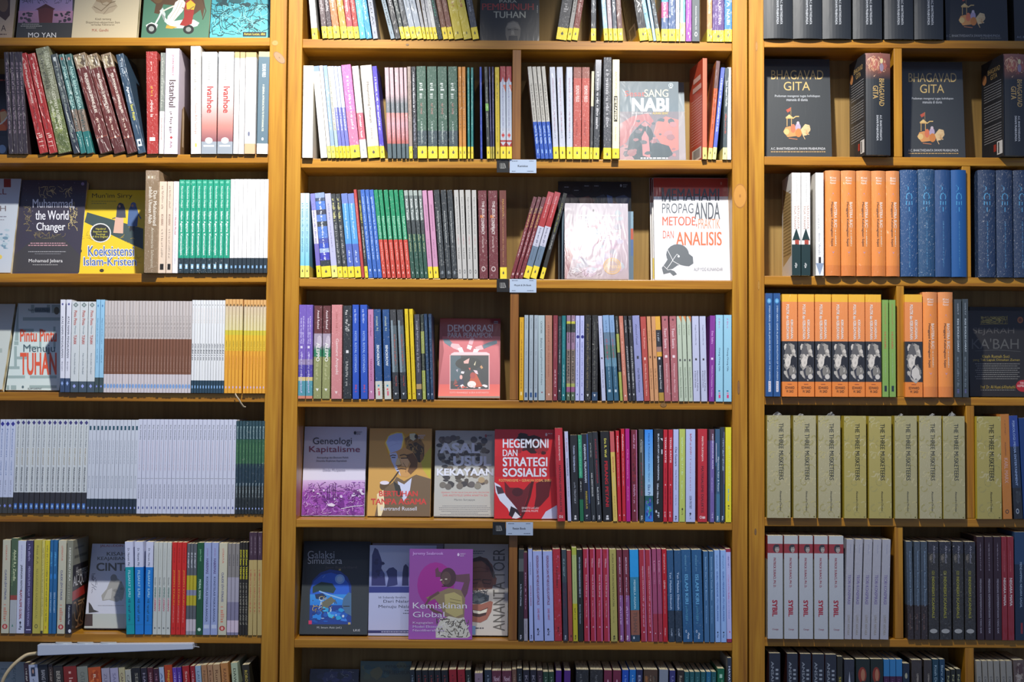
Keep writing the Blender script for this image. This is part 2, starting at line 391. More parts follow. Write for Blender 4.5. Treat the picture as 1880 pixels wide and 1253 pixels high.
# ------------------------------------------------------------------ book builders
PROTO = {}
RND = random.Random(5)
def Dz(base, bands=None, tx=(), mk=(), mat='s', rnd=0, rside=None, lside=None, prot=None):
    return dict(base=base, bands=bands or [(base, 1)], tx=tx, mk=mk, mat=mat, rnd=rnd, rside=rside, lside=lside, prot=prot)
def parts_for(des, w_, h, d):
    me, prof, t = spine_mesh(w_, h, d, des['bands'], MATS[des['mat']], des['rnd'])
    hc = .003 if des['rnd'] else .0004
    out = [('cover', me), ('pages', pages_mesh((t, max(.003, .012 if des['rnd'] else .003), hc), (w_-t, d-(.004 if des['rnd'] else .0006), h-hc)))]
    A = Art(lambda u, v, k: (u*w_, prof(u*w_)-EPS*k, h*(1-v)))
    for mkx in des['mk']:
        s_, t0, t1, x0, x1, c = mkx
        cx, cy = (x0+x1)/2, (t0+t1)/2
        if s_ == 'r': A.draw(('r', x0, t0, x1, t1, c))
        elif s_ == 'e': A.draw(('e', cx, cy, (x1-x0)/2, (t1-t0)/2, c))
        elif s_ == 'o': A.draw(('e', cx, cy, (x1-x0)/2, (t1-t0)/2, c)); A.draw(('e', cx, cy, (x1-x0)/3.2, (t1-t0)/3.2, des['base']))
        elif s_ == 'd': A.draw(('p', [(cx, t0), (x0, cy), (cx, t1), (x1, cy)], c))
        elif s_ == '^': A.draw(('p', [(cx, t0), (x0, t1), (x1, t1)], c))
        elif s_ == 'v': A.draw(('p', [(x0, t0), (cx, t1), (x1, t0)], c))
        elif s_ == 'q': A.draw(('p', [(x0, t0), (x1, t1), (x1, t0)], c))
        elif s_ == '~': A.draw(('~', x0, t0, x1, t1, c)) if (t1-t0)*h < (x1-x0)*w_ else A_scr(A, x0, t0, x1, t1, c, w_/h)
        elif s_ == 'c': curls(A, x0, t0, x1, t1, c.split(','), w_/h)
        elif s_ == 'b': A.draw(('b', x0, t0, x1, t1, 16, .03, .3, c.split(','), int(t0*100)+3)) if 0 else blot(A, x0, t0, x1, t1, c.split(','), w_/h)
    for tt in des['tx']:
        s_, t0, t1, c = tt[:4]; x0, x1 = (tt[4], tt[5]) if len(tt) > 5 else (.26, .74); bold = (tt[6] if len(tt) > 6 else .6)*.9+.9
        if s_ == '~': A_scr(A, x0, t0, x1, t1, c, w_/h)
        elif s_.startswith('='): A.draw(('t', s_[1:], x0, t0, x1, t1, c, bold))
        else: A.draw(('d', s_, x0, t0, x1, t1, c, bold))
    if A.mb.v: out.append(('spine_lettering', A.mb.build('spine_lettering', MATS[des['mat']])))
    for key, fn in (('rside', lambda u, v, k: (w_+EPS*k, u*d, h*(1-v))), ('lside', lambda u, v, k: (-EPS*k, d*(1-u), h*(1-v)))):
        if des[key]:
            B = Art(fn)
            for e in des[key]: B.draw(e)
            out.append(('cover_print', B.mb.build('cover_print', MATS[des['mat']])))
    return out
def A_scr(A, x0, t0, x1, t1, c, asp):
    """unreadable print running down a spine, asp = width/height of the spine"""
    r = random.Random(int(t0*997)+int(x0*31)); p = t0; vs = []; fs = []; th = (x1-x0)*asp
    while p < t1:
        q = min(t1, p+th*r.uniform(.16, .5)); i = len(vs); a = x0+(x1-x0)*r.choice((0, 0, .25)); b = x1-(x1-x0)*r.choice((0, .3, .3))
        vs += [(a, p), (b, p), (b, q), (a, q)]; fs.append((i, i+1, i+2, i+3)); p = q+th*r.choice((.2, .2, .25, .25, .8))
    A.tri(vs, fs, lin(c))
def blot(A, x0, t0, x1, t1, cs, asp):
    r = random.Random(int(t0*100)+7)
    for _ in range(22):
        a = (x1-x0)*r.uniform(.08, .34); b = a*asp*r.uniform(.6, 2.2)
        cx = r.uniform(x0+a, x1-a); cy = r.uniform(t0+b, t1-b) if t1-t0 > 2*b else (t0+t1)/2
        rr = [r.uniform(.65, 1.1) for _ in range(7)]; ph = r.random()*3
        A.poly([(cx+a*rr[i]*math.cos(ph-i*6.283/7), cy+b*rr[i]*math.sin(ph-i*6.283/7)) for i in range(7)], r.choice(cs)); A.k -= .7
def curls(A, x0, t0, x1, t1, cs, asp):
    r = random.Random(11); 
    for _ in range(34):
        cx, cy = r.uniform(x0, x1), r.uniform(t0, t1); a0 = r.uniform(0, 6.28); q = r.choice((-1, 1)); pts = []
        for i in range(9):
            R_ = .2*(1-i/10); an = a0+q*i*.62; pts.append((min(max(cx+R_*math.cos(an), x0), x1), min(max(cy+R_*asp*math.sin(an), t0), t1)))
        vs = []; fs = []
        for i, (x, y) in enumerate(pts): vs += [(x-.018, y-.012*asp*2), (x+.018, y+.012*asp*2)]; fs += [(2*i-2, 2*i, 2*i+1, 2*i-1)] if i else []
        A.tri(vs, fs, lin(r.choice(cs))); A.k -= .8
def solve_x(px, row, Y):
    y = 600.0; X = at(px, y, Y).x
    for _ in range(4):
        z = shelf_z(row, X); y = pix(Vector((X, Y, z)))[1]; X = at(px, y, Y).x
    return X, z
def place_parts(parts, loc, rot, name, label, cat, group):
    e = bpy.data.objects.new(name, None); col.objects.link(e); e.location = loc; e.rotation_euler = rot
    tag(e, label, cat, group)
    for nm, me in parts:
        o = bpy.data.objects.new(nm, me); o.parent = e; col.objects.link(o)
    return e
PROT = {'C1': .004, 'C2': .006, 'C3': .0012, 'C4': .003, 'C5': .0012, 'C6': .0012, 'L5': .003, 'L6': .002, 'R4': .012, 'R5': .01, 'R6': .006}
def books(row, spots, des, desc, kind='paperback_book', prot=None, depth=.124, yaw=0, group=None, cat='book'):
    """spots: list of (x0, x1, xt or None, ytop) in photo pixels of the spine"""
    n = len(spots); ws = []; GAIN[0] = INK.get(row, 1.0)
    if prot is None: prot = des.get('prot')
    pr0 = PROT.get(row, .0075) if prot is None else prot
    out = []; shared = None
    for i, (x0, x1, xt, yt) in enumerate(spots):
        pr = pr0+(RND.uniform(-.001, .0012) if prot is None else 0); Y = -pr
        X0, z0 = solve_x(x0, row, Y); X1, _ = solve_x(x1, row, Y)
        if xt is None: tp = at(x0, yt, Y); a = 0.0; h = tp.z-z0
        else:
            tp = at(xt, yt, Y); a = math.atan2(tp.x-X0, tp.z-z0); h = math.hypot(tp.x-X0, tp.z-z0)
            if abs(a) < .006: a = 0.0
        W = (X1-X0)*math.cos(a)
        d_ = min(depth, DEP-.0008+pr-.001)
        if shared is None or abs(W-shared[0])/W > .16 or abs(h-shared[1])/h > .02:
            shared = (W, h, parts_for(des, W, h, d_))
        sw, sh_, parts = shared
        z = z0+(sw*math.sin(a) if a > 0 else 0)+.0002
        e = place_parts(parts, (X0, Y, z), (0, a, yaw), kind, label_for(row, desc, i, n), cat, group or (f'{desc}, {ROWN[int(row[1])]} shelf of the {CASE[row[0]]} case' if n > 1 else None))
        if abs(W-sw) > 1e-6: e.scale = (W/sw, 1, 1)
        out.append(e)
    GAIN[0] = 1.0
    return out
def run(x0, x1, n, yt, dx=None, gap=.5):
    """n equal spines between x0 and x1; dx = how far the top sits to the right of the bottom"""
    w_ = (x1-x0+gap)/n; r = random.Random(int(x0)*7)
    return [(x0+i*w_, x0+(i+1)*w_-gap, None if dx is None else x0+i*w_+dx, yt+r.uniform(-1, 1)) for i in range(n)]
def sp(*q): return list(q)
def face(row, bl, br, yt, base, desc, art=(), th=.016, d0=.055, tilt=None, mat='g', kind='display_book', spine=None, rnd=0, lift=0.0, clip=True):
    """a book with its front cover to the camera; art in photo pixels"""
    GAIN[0] = INK.get(row, 1.0)
    X0, z0 = solve_x(bl, row, d0); X1, z0b = solve_x(br, row, d0); W = X1-X0; z0 = (z0+z0b)/2+lift
    if tilt is None:
        est = at((bl+br)/2, yt, d0+.03).z-z0
        tilt = math.atan2(max(DEP-d0-th-.004, 0), est)
    nrm = Vector((0, -math.cos(tilt), math.sin(tilt))); up = Vector((0, math.sin(tilt), math.cos(tilt)))
    # when tilted back the rear lower edge would sink: the front edge carries the book
    org = Vector((X0, d0, z0+th*math.sin(tilt)+.0003))
    def loc(px, py):
        r = ray(px, py); t = (org-CAM).dot(nrm)/r.dot(nrm); p = CAM+r*t-org
        return p.x, p.dot(up)
    h = loc((bl+br)/2, yt)[1]
    t = .0025 if rnd else .0007; c = .001
    outer = [(W, 0), (c, 0), (c*.3, c*.3), (0, c), (0, th-c), (c, th), (W, th)][::-1]
    inner = [(W, t), (c, t), (t, t), (t, c), (t, th-c), (c, th-t), (W, th-t)][::-1]
    mt = MATS[mat]
    bands = base if isinstance(base, list) else [(base, 1)]
    parts = [('cover', wrap_mesh(outer, inner, h, bands, mt, 'cover')), ('pages', pages_mesh((max(t, .002), t, .001), (W-.0008, th-t, h-.001)))]
    def P(u, v, k):
        x, z = loc(u, v)
        if clip: x = min(max(x, .0004), W-.0004); z = min(max(z, .0004), h-.0004)
        return (x, -EPS*k, z)
    if art:
        A = Art(P)
        for e in art: A.draw(e)
        parts.append(('cover_print', A.mb.build('cover_print', mt)))
    if spine:
        B = Art(lambda u, v, k: (-EPS*k, th*(1-u), h*(1-v)))
        for e in spine: B.draw(e)
        parts.append(('spine_lettering', B.mb.build('spine_lettering', mt)))
    GAIN[0] = 1.0
    return place_parts(parts, org, (-tilt, 0, 0), kind, desc, 'book', None)
def film_tuft(book, w_, h, seed, size=.012):
    """a crumpled corner of wrapping film that sticks up from the top edge"""
    r = random.Random(seed); mb = MB(); n = 6; a = r.uniform(0, w_*.5); c = (1, 1, 1, 1)
    bs = [(a+size*i/n, .002+r.uniform(-.001, .003), h-.0005) for i in range(n+1)]
    tp = [(a+size*(i/n)*1.1+size*.25, .003+r.uniform(-.004, .005), h+size*.55*math.sin(math.pi*(i+.4)/(n+.8))*r.uniform(.6, 1.2)) for i in range(n+1)]
    for i in range(n): mb.face([bs[i], bs[i+1], tp[i+1], tp[i]], c)
    o = link('film_flap', mb.build('film_flap', FILM), book)
    return o
# ------------------------------------------------------------------ LEFT CASE
Y_ = '#f4d92e'
def foot(base, *tx, fc=Y_, t=.875, mk=(), mat='s', **k):
    return Dz(base, [(base, t), (fc, 1)], tx, tuple(mk)+(('e', t+.05, t+.085, .36, .64, '#4a4630'), ('^', t+.035, t+.06, .42, .6, '#4a4630')), mat, **k)
# top shelf, covers whose upper halves are out of frame
face('L1', -60, 21, -100, '#b9a184', 'pink-brown display book cut off at the frame corner, top shelf, left case', [
    ('p', [(-60, -90), (21, -90), (18, 28), (10, 38), (-6, 26), (-30, 40), (-60, 10)], '#4a3022'), ('e', 6, 8, 9, 14, '#7a5a3c'), ('t', 'A', 2, 46, 11, 57, '#3c2a20'), ('~', -10, 62, 12, 64, '#5c4638')])
face('L1', 28, 130, -112, '#3d3c38', 'dusky lake-pavilion cover with white author name, top shelf, left case', [
    ('g', 33, -60, 134, 44, '#6e88b4', '#a87c98'), ('g', 33, 20, 134, 44, '#b08098', '#8c6a80'),
    ('p', [(66, 17), (84, 9), (101, 16), (98, 19), (96, 42), (72, 42), (70, 19)], '#5c2c28'), ('p', [(64, 18), (84, 7), (102, 17), (84, 14)], '#4a2420'),
    ('b', 34, 18, 64, 44, 14, 2, 5, ['#352f34', '#443a40'], 3), ('b', 98, 20, 132, 44, 12, 2, 5, ['#352f34', '#3c3438'], 4),
    ('k', 40, -6, 130, 6, 40, 10, .6, ['#2c2a2c'], 9), ('r', 28, 42, 134, 70, '#3d3c38'),
    ('~', 40, 44, 72, 45.2, '#a8a49a'), ('~', 38, 47.5, 77, 48.7, '#a8a49a'), ('~', 48, 51, 66, 52, '#a8a49a'),
    ('t', 'MO YAN', 52, 60, 103, 69, '#e4e2dc', .3)])
face('L1', 130, 250, -112, '#cdbf9c', 'cream portrait book with small brown subtitle, top shelf, left case', [
    ('p', [(168, 14), (176, 2), (182, -18), (204, -18), (208, 0), (216, 12), (207, 22), (194, 26), (176, 24)], '#b9a888'),
    ('p', [(180, -20), (176, 2), (188, 6), (196, 3), (202, 6), (208, -2), (205, -20)], '#a08a68'),
    ('l', [(172, 12), (186, 20), (202, 6), (212, 2)], 1.4, '#7c684c'), ('l', [(182, -4), (188, 8), (196, 10), (206, 2)], 1.2, '#8c7858'), ('l', [(190, 26), (200, 14), (214, 10)], 1.2, '#98866a'), ('l', [(185, -8), (192, -4), (200, -7)], 1.5, '#6c5840'),
    ('t', 'Kisah tentang', 175, 33, 204, 38, '#5c4a34', .4), ('t', 'Eksperimen-eksperimen Saya', 158, 39, 220, 44, '#5c4a34', .4), ('t', 'terhadap Kebenaran', 167, 43.5, 210, 48, '#5c4a34', .4),
    ('t', 'M.K. Gandhi', 169, 53, 199, 58, '#9c3c30')])
face('L1', 258, 382, -112, '#4f7c62', 'green book picturing a couple riding a scooter, top shelf, left case', [
    ('p', [(276, -20), (290, -30), (350, -40), (372, -20), (376, 10), (372, 34), (368, 18), (352, 30), (340, 12), (300, 8), (292, 26), (283, 24), (286, 8), (276, 0)], '#5a4128'),
    ('l', [(372, 0), (378, 20), (372, 36)], 1.6, '#4a3420'), ('e', 290, -2, 9, 8, '#69502f'),
    ('p', [(268, 46), (278, 41), (290, 45), (287, 54), (270, 54)], '#dfe4dc'), ('p', [(293, 20), (299, 14), (304, 26), (302, 40), (318, 52), (346, 52), (362, 48), (366, 42), (356, 36), (336, 36), (310, 40), (302, 30)], '#c3cdc6'),
    ('l', [(297, 20), (292, 32), (284, 46)], 3, '#d5dcd6'), ('e', 278, 53, 9.5, 9.5, '#22241f'), ('e', 278, 53, 5, 5, '#9aa09a'), ('e', 346, 54, 10, 8.5, '#22241f'), ('e', 346, 54, 5, 4.5, '#8a908a'),
    ('p', [(316, 20), (322, 4), (334, -4), (341, 6), (336, 20), (318, 40), (314, 48), (306, 44), (308, 30)], '#e8e2d4'), ('l', [(322, 10), (312, 14), (300, 20)], 2.6, '#e2d8c6'), ('l', [(330, 0), (324, 16), (312, 34)], .8, '#a89c88'), ('l', [(335, 4), (326, 22), (318, 38)], .8, '#a89c88'),
    ('p', [(338, 18), (341, 2), (351, -2), (358, 6), (356, 22), (352, 44), (340, 48), (330, 46), (338, 32)], '#9a2f26'), ('p', [(342, 6), (350, 0), (359, 8), (356, 18), (343, 17)], '#c9b030'), ('e', 350, -8, 5, 6, '#6a4226'),
    ('e', 331, -10, 6, 8, '#7a5234'), ('p', [(306, 46), (326, 50), (316, 53), (304, 52)], '#c9a03c'), ('l', [(334, 14), (346, 19), (356, 12)], 1.6, '#8a5a34')])
face('L1', 384, 495, -112, '#3f9aa6', 'turquoise inked-map book beside the upright, top shelf, left case', [
    ('g', 384, -30, 495, 68, '#2f8a98', '#55b4bc'), ('k', 386, -60, 494, 66, 150, 26, 1.1, ['#143c40', '#1c4a4c', '#0f3236'], 5),
    ('b', 386, -20, 494, 14, 26, 3, 9, ['#1d5054', '#2a6a6c', '#12383c'], 6), ('k', 390, 10, 494, 60, 70, 24, .9, ['#7ad0d4', '#8adce0', '#103c42'], 8),
    ('r', 446, 59, 489, 67, '#101c1c'), ('t', 'Anton Lucas, dkk', 448, 60.5, 487, 65.5, '#e0d040', .6)])

# second shelf
face('L2', -90, 12, 136, '#34343a', 'dark book with a striped balloon cut by the frame, second shelf, left case', [
    ('e', 6, 222, 10, 22, '#c9501e'), ('p', [(0, 206), (10, 204), (14, 212), (2, 232)], '#e8b478'), ('l', [(-2, 230), (8, 222), (14, 214)], 2.5, '#f0e0c8'), ('e', 4, 236, 7, 8, '#e86a28'), ('e', 4, 274, 7, 8, '#7f9ab4'),
    ('r', -90, 240, 12, 250, '#2a2a30'), ('~', -8, 146, 9, 148.5, '#b85a4a')], d0=.03)
thin = Dz('#33282e', tx=[('~', .1, .8, '#8a7680', .3, .7)])
books('L2', sp((16, 24.5, 7, 96), (25, 33.5, 17, 96), (34, 42.5, 26, 97), (43, 51, 32.5, 97)), thin, 'thin plum-black glossy paperback')
red = Dz('#a3261f', tx=[('Seni Pertunjukan Indonesia', .1, .5, '#e8d8c8', .3, .66), ('~', .53, .76, '#5c1612', .35, .6), ('~', .8, .93, '#e0c8b8', .2, .75)], mk=[('^', .03, .06, .3, .6, '#d8a89c')])
books('L2', sp((73, 88.5, 33, 100), (91, 105.6, 50, 101)), red, 'slanting scarlet performing-arts paperback')
books('L2', sp((107.5, 132, 65, 90)), Dz('#6f7152', [('#77795c', .5), ('#5f6a35', 1)], [('SALURAN TERTINGGAL', .04, .42, '#b9bca0', .55, .86), ('~', .05, .4, '#4a4c38', .15, .45), ('GEOFFREY ROBINSON', .42, .78, '#d8d8be', .5, .75), ('~', .5, .78, '#c8c8ac', .2, .4)], [('b', .02, .45, .05, .95, '#5c5e44,#888a6a,#6a6c50'), ('b', .6, .99, .05, .95, '#4c5a28,#7a8448,#8c9654')], 'w'), 'thick olive mottled paperback leaning, second shelf', )
books('L2', sp((135.5, 147.5, 93, 101)), Dz('#3c4648', [('#444c4c', .5), ('#262e38', 1)], [('~', .12, .9, '#8f9a90', .3, .7)], [('r', .03, .07, .25, .7, '#b0b8b4')]), 'slate paperback leaning between olive and teal ones')
teal = Dz('#2f5a56', [('#3a6460', .56), ('#7a6858', .78), ('#1f6a66', 1)], [('ANAK BENUA INDIA', .12, .55, '#a8cfc4', .3, .75, 1), ('~', .57, .77, '#3a4a44', .2, .8), ('~', .84, .93, '#b8d4cc', .35, .6)], [('e', .03, .06, .3, .7, '#a05a48')])
books('L2', sp((148.5, 158.5, 107, 101), (160, 172, 119, 101)), teal, 'slanting teal paperback, brown lower panel')
mar = Dz('#5c241c', [('#8a7458', .14), ('#5f251c', .84), ('#54201a', 1)], [('PERLAWANAN DI SIMPANG JALAN', .2, .6, '#e8dccc', .38, .72, 1), ('~', .24, .55, '#b04c2c', .2, .26), ('~', .65, .78, '#d8c0ac', .4, .62)], [('b', .01, .13, .04, .96, '#5a4a34,#a89878,#70603f,#c0b08c'), ('r', .842, .846, .02, .98, '#b05a3a'), ('e', .83, .855, .44, .58, '#e8d8c8')])
books('L2', sp((184, 207.5, 133.6, 102), (210, 231, 157, 100), (234, 253, 185, 101)), mar, 'slanting maroon paperback, batik-patterned head')
books('L2', sp((254, 268, 212.5, 101)), Dz('#23384c', [('#2c4458', 1)], [('~', .06, .22, '#a8b8c4', .3, .6), ('Apresiasi', .33, .5, '#e8ecec', .3, .75, 1), ('Seni Rupa', .51, .67, '#d8d048', .3, .75, 1)], [('r', .86, .93, .2, .75, '#d8e4e8'), ('r', .88, .91, .35, .6, '#23384c')]), 'navy art paperback, last of the slanting books')
books('L2', sp((270, 290, 268, 95)), Dz('#a62c24', tx=[('~', .1, .19, '#e0b0a0', .4, .6), ('~', .34, .45, '#e0a030', .4, .6), ('~', .48, .64, '#f0dcd0', .35, .62)], mk=[('r', .84, .875, .25, .75, '#f0e8e0')], mat='w'), 'upright scarlet paperback wrapped in film')
books('L2', sp((291.5, 300, None, 97)), Dz('#8a8c80', [('#80857c', .58), ('#d8d4d0', 1)], [('~', .05, .55, '#c8c8b8', .3, .6), ('~', .64, .86, '#b07868', .4, .6)]), 'thin grey and white paperback')
books('L2', sp((301, 326, None, 89)), Dz('#d9d0dc', tx=[('JOHN FREELY', .06, .26, '#a03838', .45, .62, .4), ('Istanbul', .3, .56, '#4c3a34', .3, .78, .8), ('~', .6, .82, '#706058', .35, .6)], mk=[('d', .83, .86, .4, .62, '#b83a34'), ('~', .88, .94, .42, .58, '#906060')], mat='g',
   rside=[('g', 0, 0, 1, 1, '#cfc4cc', '#b8aab4'), ('p', [(.3, .55), (.5, .5), (1, .6), (1, 1), (.2, 1)], '#7a6040'), ('p', [(.35, .58), (.42, .5), (.5, .6), (.48, .9), (.36, .9)], '#c9b090')]), 'thick lilac-white paperback with sideways brown title')
books('L2', sp((350.5, 368.5, 350, 85)), Dz('#eceae6', tx=[('~', .07, .42, '#a49c8c', .35, .6), ('Samua Ada Saatnya', .53, .82, '#c07a64', .32, .66, .3)], mk=[('e', .9, .94, .4, .62, '#d8c060')], mat='g'), 'tall white paperback with rust lettering')
books('L2', sp((369.5, 397, 371, 95.5), (398.5, 426.5, 401, 95.5)), Dz('#d8dadc', [('#d4d8da>#e0dedc', .34), ('#e0dedc>#c9877c', .72), ('#c9877c>#8a5a60', .88), ('#9aa2aa', 1)], [('~', .08, .28, '#a8a8a4', .4, .6), ('Ivanhoe', .34, .6, '#b03a34', .35, .78, 1)], [('o', .84, .9, .25, .75, '#f0ecec'), ('~', .915, .93, .15, .85, '#f4f0f0')], 'g'), 'thick white-to-rose classic paperback')
books('L2', sp((428, 437, 432, 95.5), (438, 447.5, 441.5, 95)), Dz('#e8e4de', [('#bfa878', .06), ('#e8e6e4', 1)], [('~', .1, .6, '#b0aca4', .4, .58)], mat='g'), 'thin white paperback with tan head')
books('L2', sp((448.5, 468, 452, 96)), Dz('#e8e4de', [('#bfa878', .05), ('#e8e6e4', .9), ('#d8b088', 1)], [('~', .07, .3, '#b8b0a8', .4, .56), ('CINTA', .4, .56, '#c8c4be', .35, .62)], [('e', .78, .83, .3, .5, '#70748a')], 'g'), 'white paperback, tan head, faint sideways lettering')
books('L2', sp((471, 491, 475, 95)), Dz('#5f7480', [('#d4c690', .05), ('#5f7682', .9), ('#e8e6e0', 1)], [('SIGMUND FREUD', .12, .25, '#e4e8e8', .36, .7, .4), ('A GENERAL INTRODUCTION TO PSYCHOANALYSIS', .32, .78, '#e8e8d0', .42, .6, .6)], [('e', .84, .87, .42, .62, '#e8ecec')], 'g'), 'blue-grey paperback with white foot by the upright')

# third shelf
face('L3', -95, 19, 328, '#bcc4cc', 'pale blue-grey cover cut by the frame edge, third shelf, left case', [
    ('r', 7, 328, 20, 341, '#8a3430'), ('p', [(7, 341), (13, 338), (20, 341), (20, 344), (7, 344)], '#8a3430'), ('t', 'LL', -4, 347, 12, 357, '#7a2c2c'), ('t', 'H', 0, 378, 11, 388, '#6a5c5c'),
    ('~', -20, 397, 12, 399, '#8a8a94'), ('~', -20, 403, 8, 404.5, '#8a8a94'), ('b', -10, 410, 19, 458, 16, 2, 6, ['#98b0bc', '#708ea0', '#a8bcc4'], 3), ('e', 0, 472, 4, 4, '#d8c060')], th=.024, d0=.04)
face('L3', 21, 145, 331, '#3a3644', 'dark violet cover with gold filigree and white title, third shelf, left case', [
    ('b', 24, 334, 163, 420, 40, .3, .7, ['#b8a8c8', '#9c90b0'], 2), ('p', [(21, 470), (60, 440), (110, 430), (158, 470), (146, 500), (21, 500)], '#3c3a3c'),
    ('k', 72, 343, 132, 364, 26, 14, .8, ['#a8986a', '#c0ae78'], 4), ('k', 126, 370, 142, 424, 24, 12, .9, ['#a8986a', '#c9b780'], 5), ('k', 44, 378, 58, 425, 20, 11, .8, ['#8a7c58'], 6), ('k', 60, 426, 120, 438, 20, 12, .6, ['#8a7c58'], 7),
    ('t', 'Muhammad,', 60, 366, 137, 384, '#dcdce4', 1.4), ('t', 'the World', 65, 387, 126, 404, '#e4e4ea', 1.4), ('t', 'Changer', 67, 409, 120, 428, '#e8e8ec', 1.4),
    ('~', 56, 446, 120, 448, '#b08890'), ('~', 52, 450, 124, 452, '#b08890'), ('~', 52, 462, 121, 463.2, '#a8a8ac'), ('~', 64, 466, 112, 467, '#8a8a8e'),
    ('t', 'Mohamad Jebara', 53, 476, 115, 484, '#e0e0e0', .4), ('~', 60, 486, 106, 487.3, '#a0a0a0'), ('e', 152, 338, 3, 3, '#8a80a0')], th=.02, mat='g')
face('L3', 143, 263, 349, '#e0bf22', 'yellow comic-style cover with two walking women, third shelf, left case', [
    ('p', [(158, 398), (160, 390), (263, 420), (263, 458), (235, 446), (155, 408)], '#3c4c4c'),
    ('t', "Mun'im Sirry", 169, 355, 243, 366, '#3a3420', .2), ('~', 168, 369, 214, 370.5, '#a89434'), ('~', 168, 373, 196, 374.5, '#a89434'),
    ('k', 146, 415, 262, 498, 46, 9, .7, ['#b89c30', '#a88c28'], 12), 
    ('p', [(213, 400), (215, 380), (218, 374), (226, 374), (230, 384), (231, 400)], '#454654'), ('e', 221, 378, 4.6, 5.5, '#3c3c48'), ('e', 219.5, 379, 2, 2.6, '#c09474'), ('p', [(212, 399), (227, 401), (226, 429), (208, 428)], '#cfa894'),
    ('p', [(236, 386), (240, 378), (250, 378), (254, 390), (252, 416), (234, 415)], '#46608c'), ('e', 245, 377, 5, 5.4, '#5a6c9a'), ('e', 243.4, 378, 2, 2.4, '#b88c6c'), ('l', [(212, 400), (206, 402)], 1.5, '#454654'), ('l', [(253, 392), (259, 402)], 2, '#46608c'), ('p', [(238, 416), (247, 416), (246, 426), (242, 422), (238, 426)], '#26282c'),
    ('e', 184.5, 428, 19.5, 18, '#d8d8d4'), ('e', 184.5, 428, 17.5, 16, '#2e3030'), ('t', 'Ngobrol', 176, 419, 194, 423, '#d8cf40', .5), ('t', 'Sejarah dan', 171, 424, 197, 428, '#d8cf40', .5), ('t', 'Teologi', 176, 429, 193, 433, '#d8cf40', .5), ('t', 'di Era Digital', 169, 433.5, 198, 437.5, '#d8cf40', .5),
    ('t', 'Koeksistensi', 161, 451, 247, 472, '#d8e0f0', 3.4), ('t', 'Koeksistensi', 162, 452.5, 246, 470.5, '#3a5a9c', 1), ('t', 'Islam-Kristen', 153, 471.5, 251, 489, '#d8e0f0', 3.4), ('t', 'Islam-Kristen', 154, 473, 250, 488, '#3a5a9c', 1),
    ('e', 148, 461, 2.4, 3, '#3a3420'), ('e', 187, 497, 4, 3, '#3a3420')], th=.014)
books('L3', sp((264, 288.5, None, 313)), Dz('#8e775c', [('#957e64', .1), ('#8c7558', 1)], [('Dan Muhammad', .2, .54, '#e4dccc', .62, .88, .5), ('adalah Utusan Allah', .16, .52, '#e4dccc', .28, .54, .5), ('Annemarie Schimmel', .56, .95, '#c4b8a0', .5, .72, .3)], [('r', .05, .085, .1, .75, '#a8967a'), ('e', .055, .08, .2, .3, '#e0d8c8'), ('e', .055, .08, .45, .55, '#e0d8c8')], 'w', prot=None), 'tall thick tan paperback shrink-wrapped, third shelf', prot=.018)
books('L3', sp((290, 303.3, None, 333.5), (304.5, 315.3, None, 333.5)), Dz('#e2cdb8', tx=[('~', .05, .3, '#9c8c7c', .3, .6), ('KHIBRI', .36, .48, '#8a6c5c', .3, .6), ('~', .52, .84, '#9c8c7c', .35, .6)], mk=[('r', .9, .965, .25, .75, '#28241f')], mat='g'), 'beige paperback with black foot logo')
books('L3', sp((316, 325.8, None, 333.5)), Dz('#f0ecf0', tx=[('~', .2, .38, '#9c4a50', .4, .6), ('Muslim Model', .39, .58, '#b02c34', .3, .62, .6), ('~', .64, .9, '#b0a8b8', .4, .56)], mat='g'), 'slim white paperback with red lettering')
gr = Dz('#0e9a78', [('#0e9c7a', .84), ('#20343c', 1)], [('Nurcholish Madjid', .07, .3, '#e4f4ec', .3, .68, .8), ('Islam Agama Kemanusiaan', .34, .81, '#f0f8f4', .26, .74, 1.2)], [('r', .905, .955, .28, .72, '#9ccbe8'), ('d', .915, .945, .34, .66, '#f0f8ff'), ('e', .015, .04, .2, .8, '#6cc0a4')], 'w')
books('L3', run(326.5, 420.3, 9, 331), gr, 'green paperback with black foot', group='green paperbacks on the third shelf of the left case')
wh9 = Dz('#f2f2f0', [('#f4f3f1', .84), ('#2c3840', 1)], [('~', .1, .7, '#d4d4d0', .42, .58)], [('r', .92, .95, .3, .7, '#8ab4d8')], 'g')
books('L3', run(421, 490.3, 9, 330), wh9, 'slim white paperback with slate foot', group='slim white paperbacks on the third shelf of the left case')

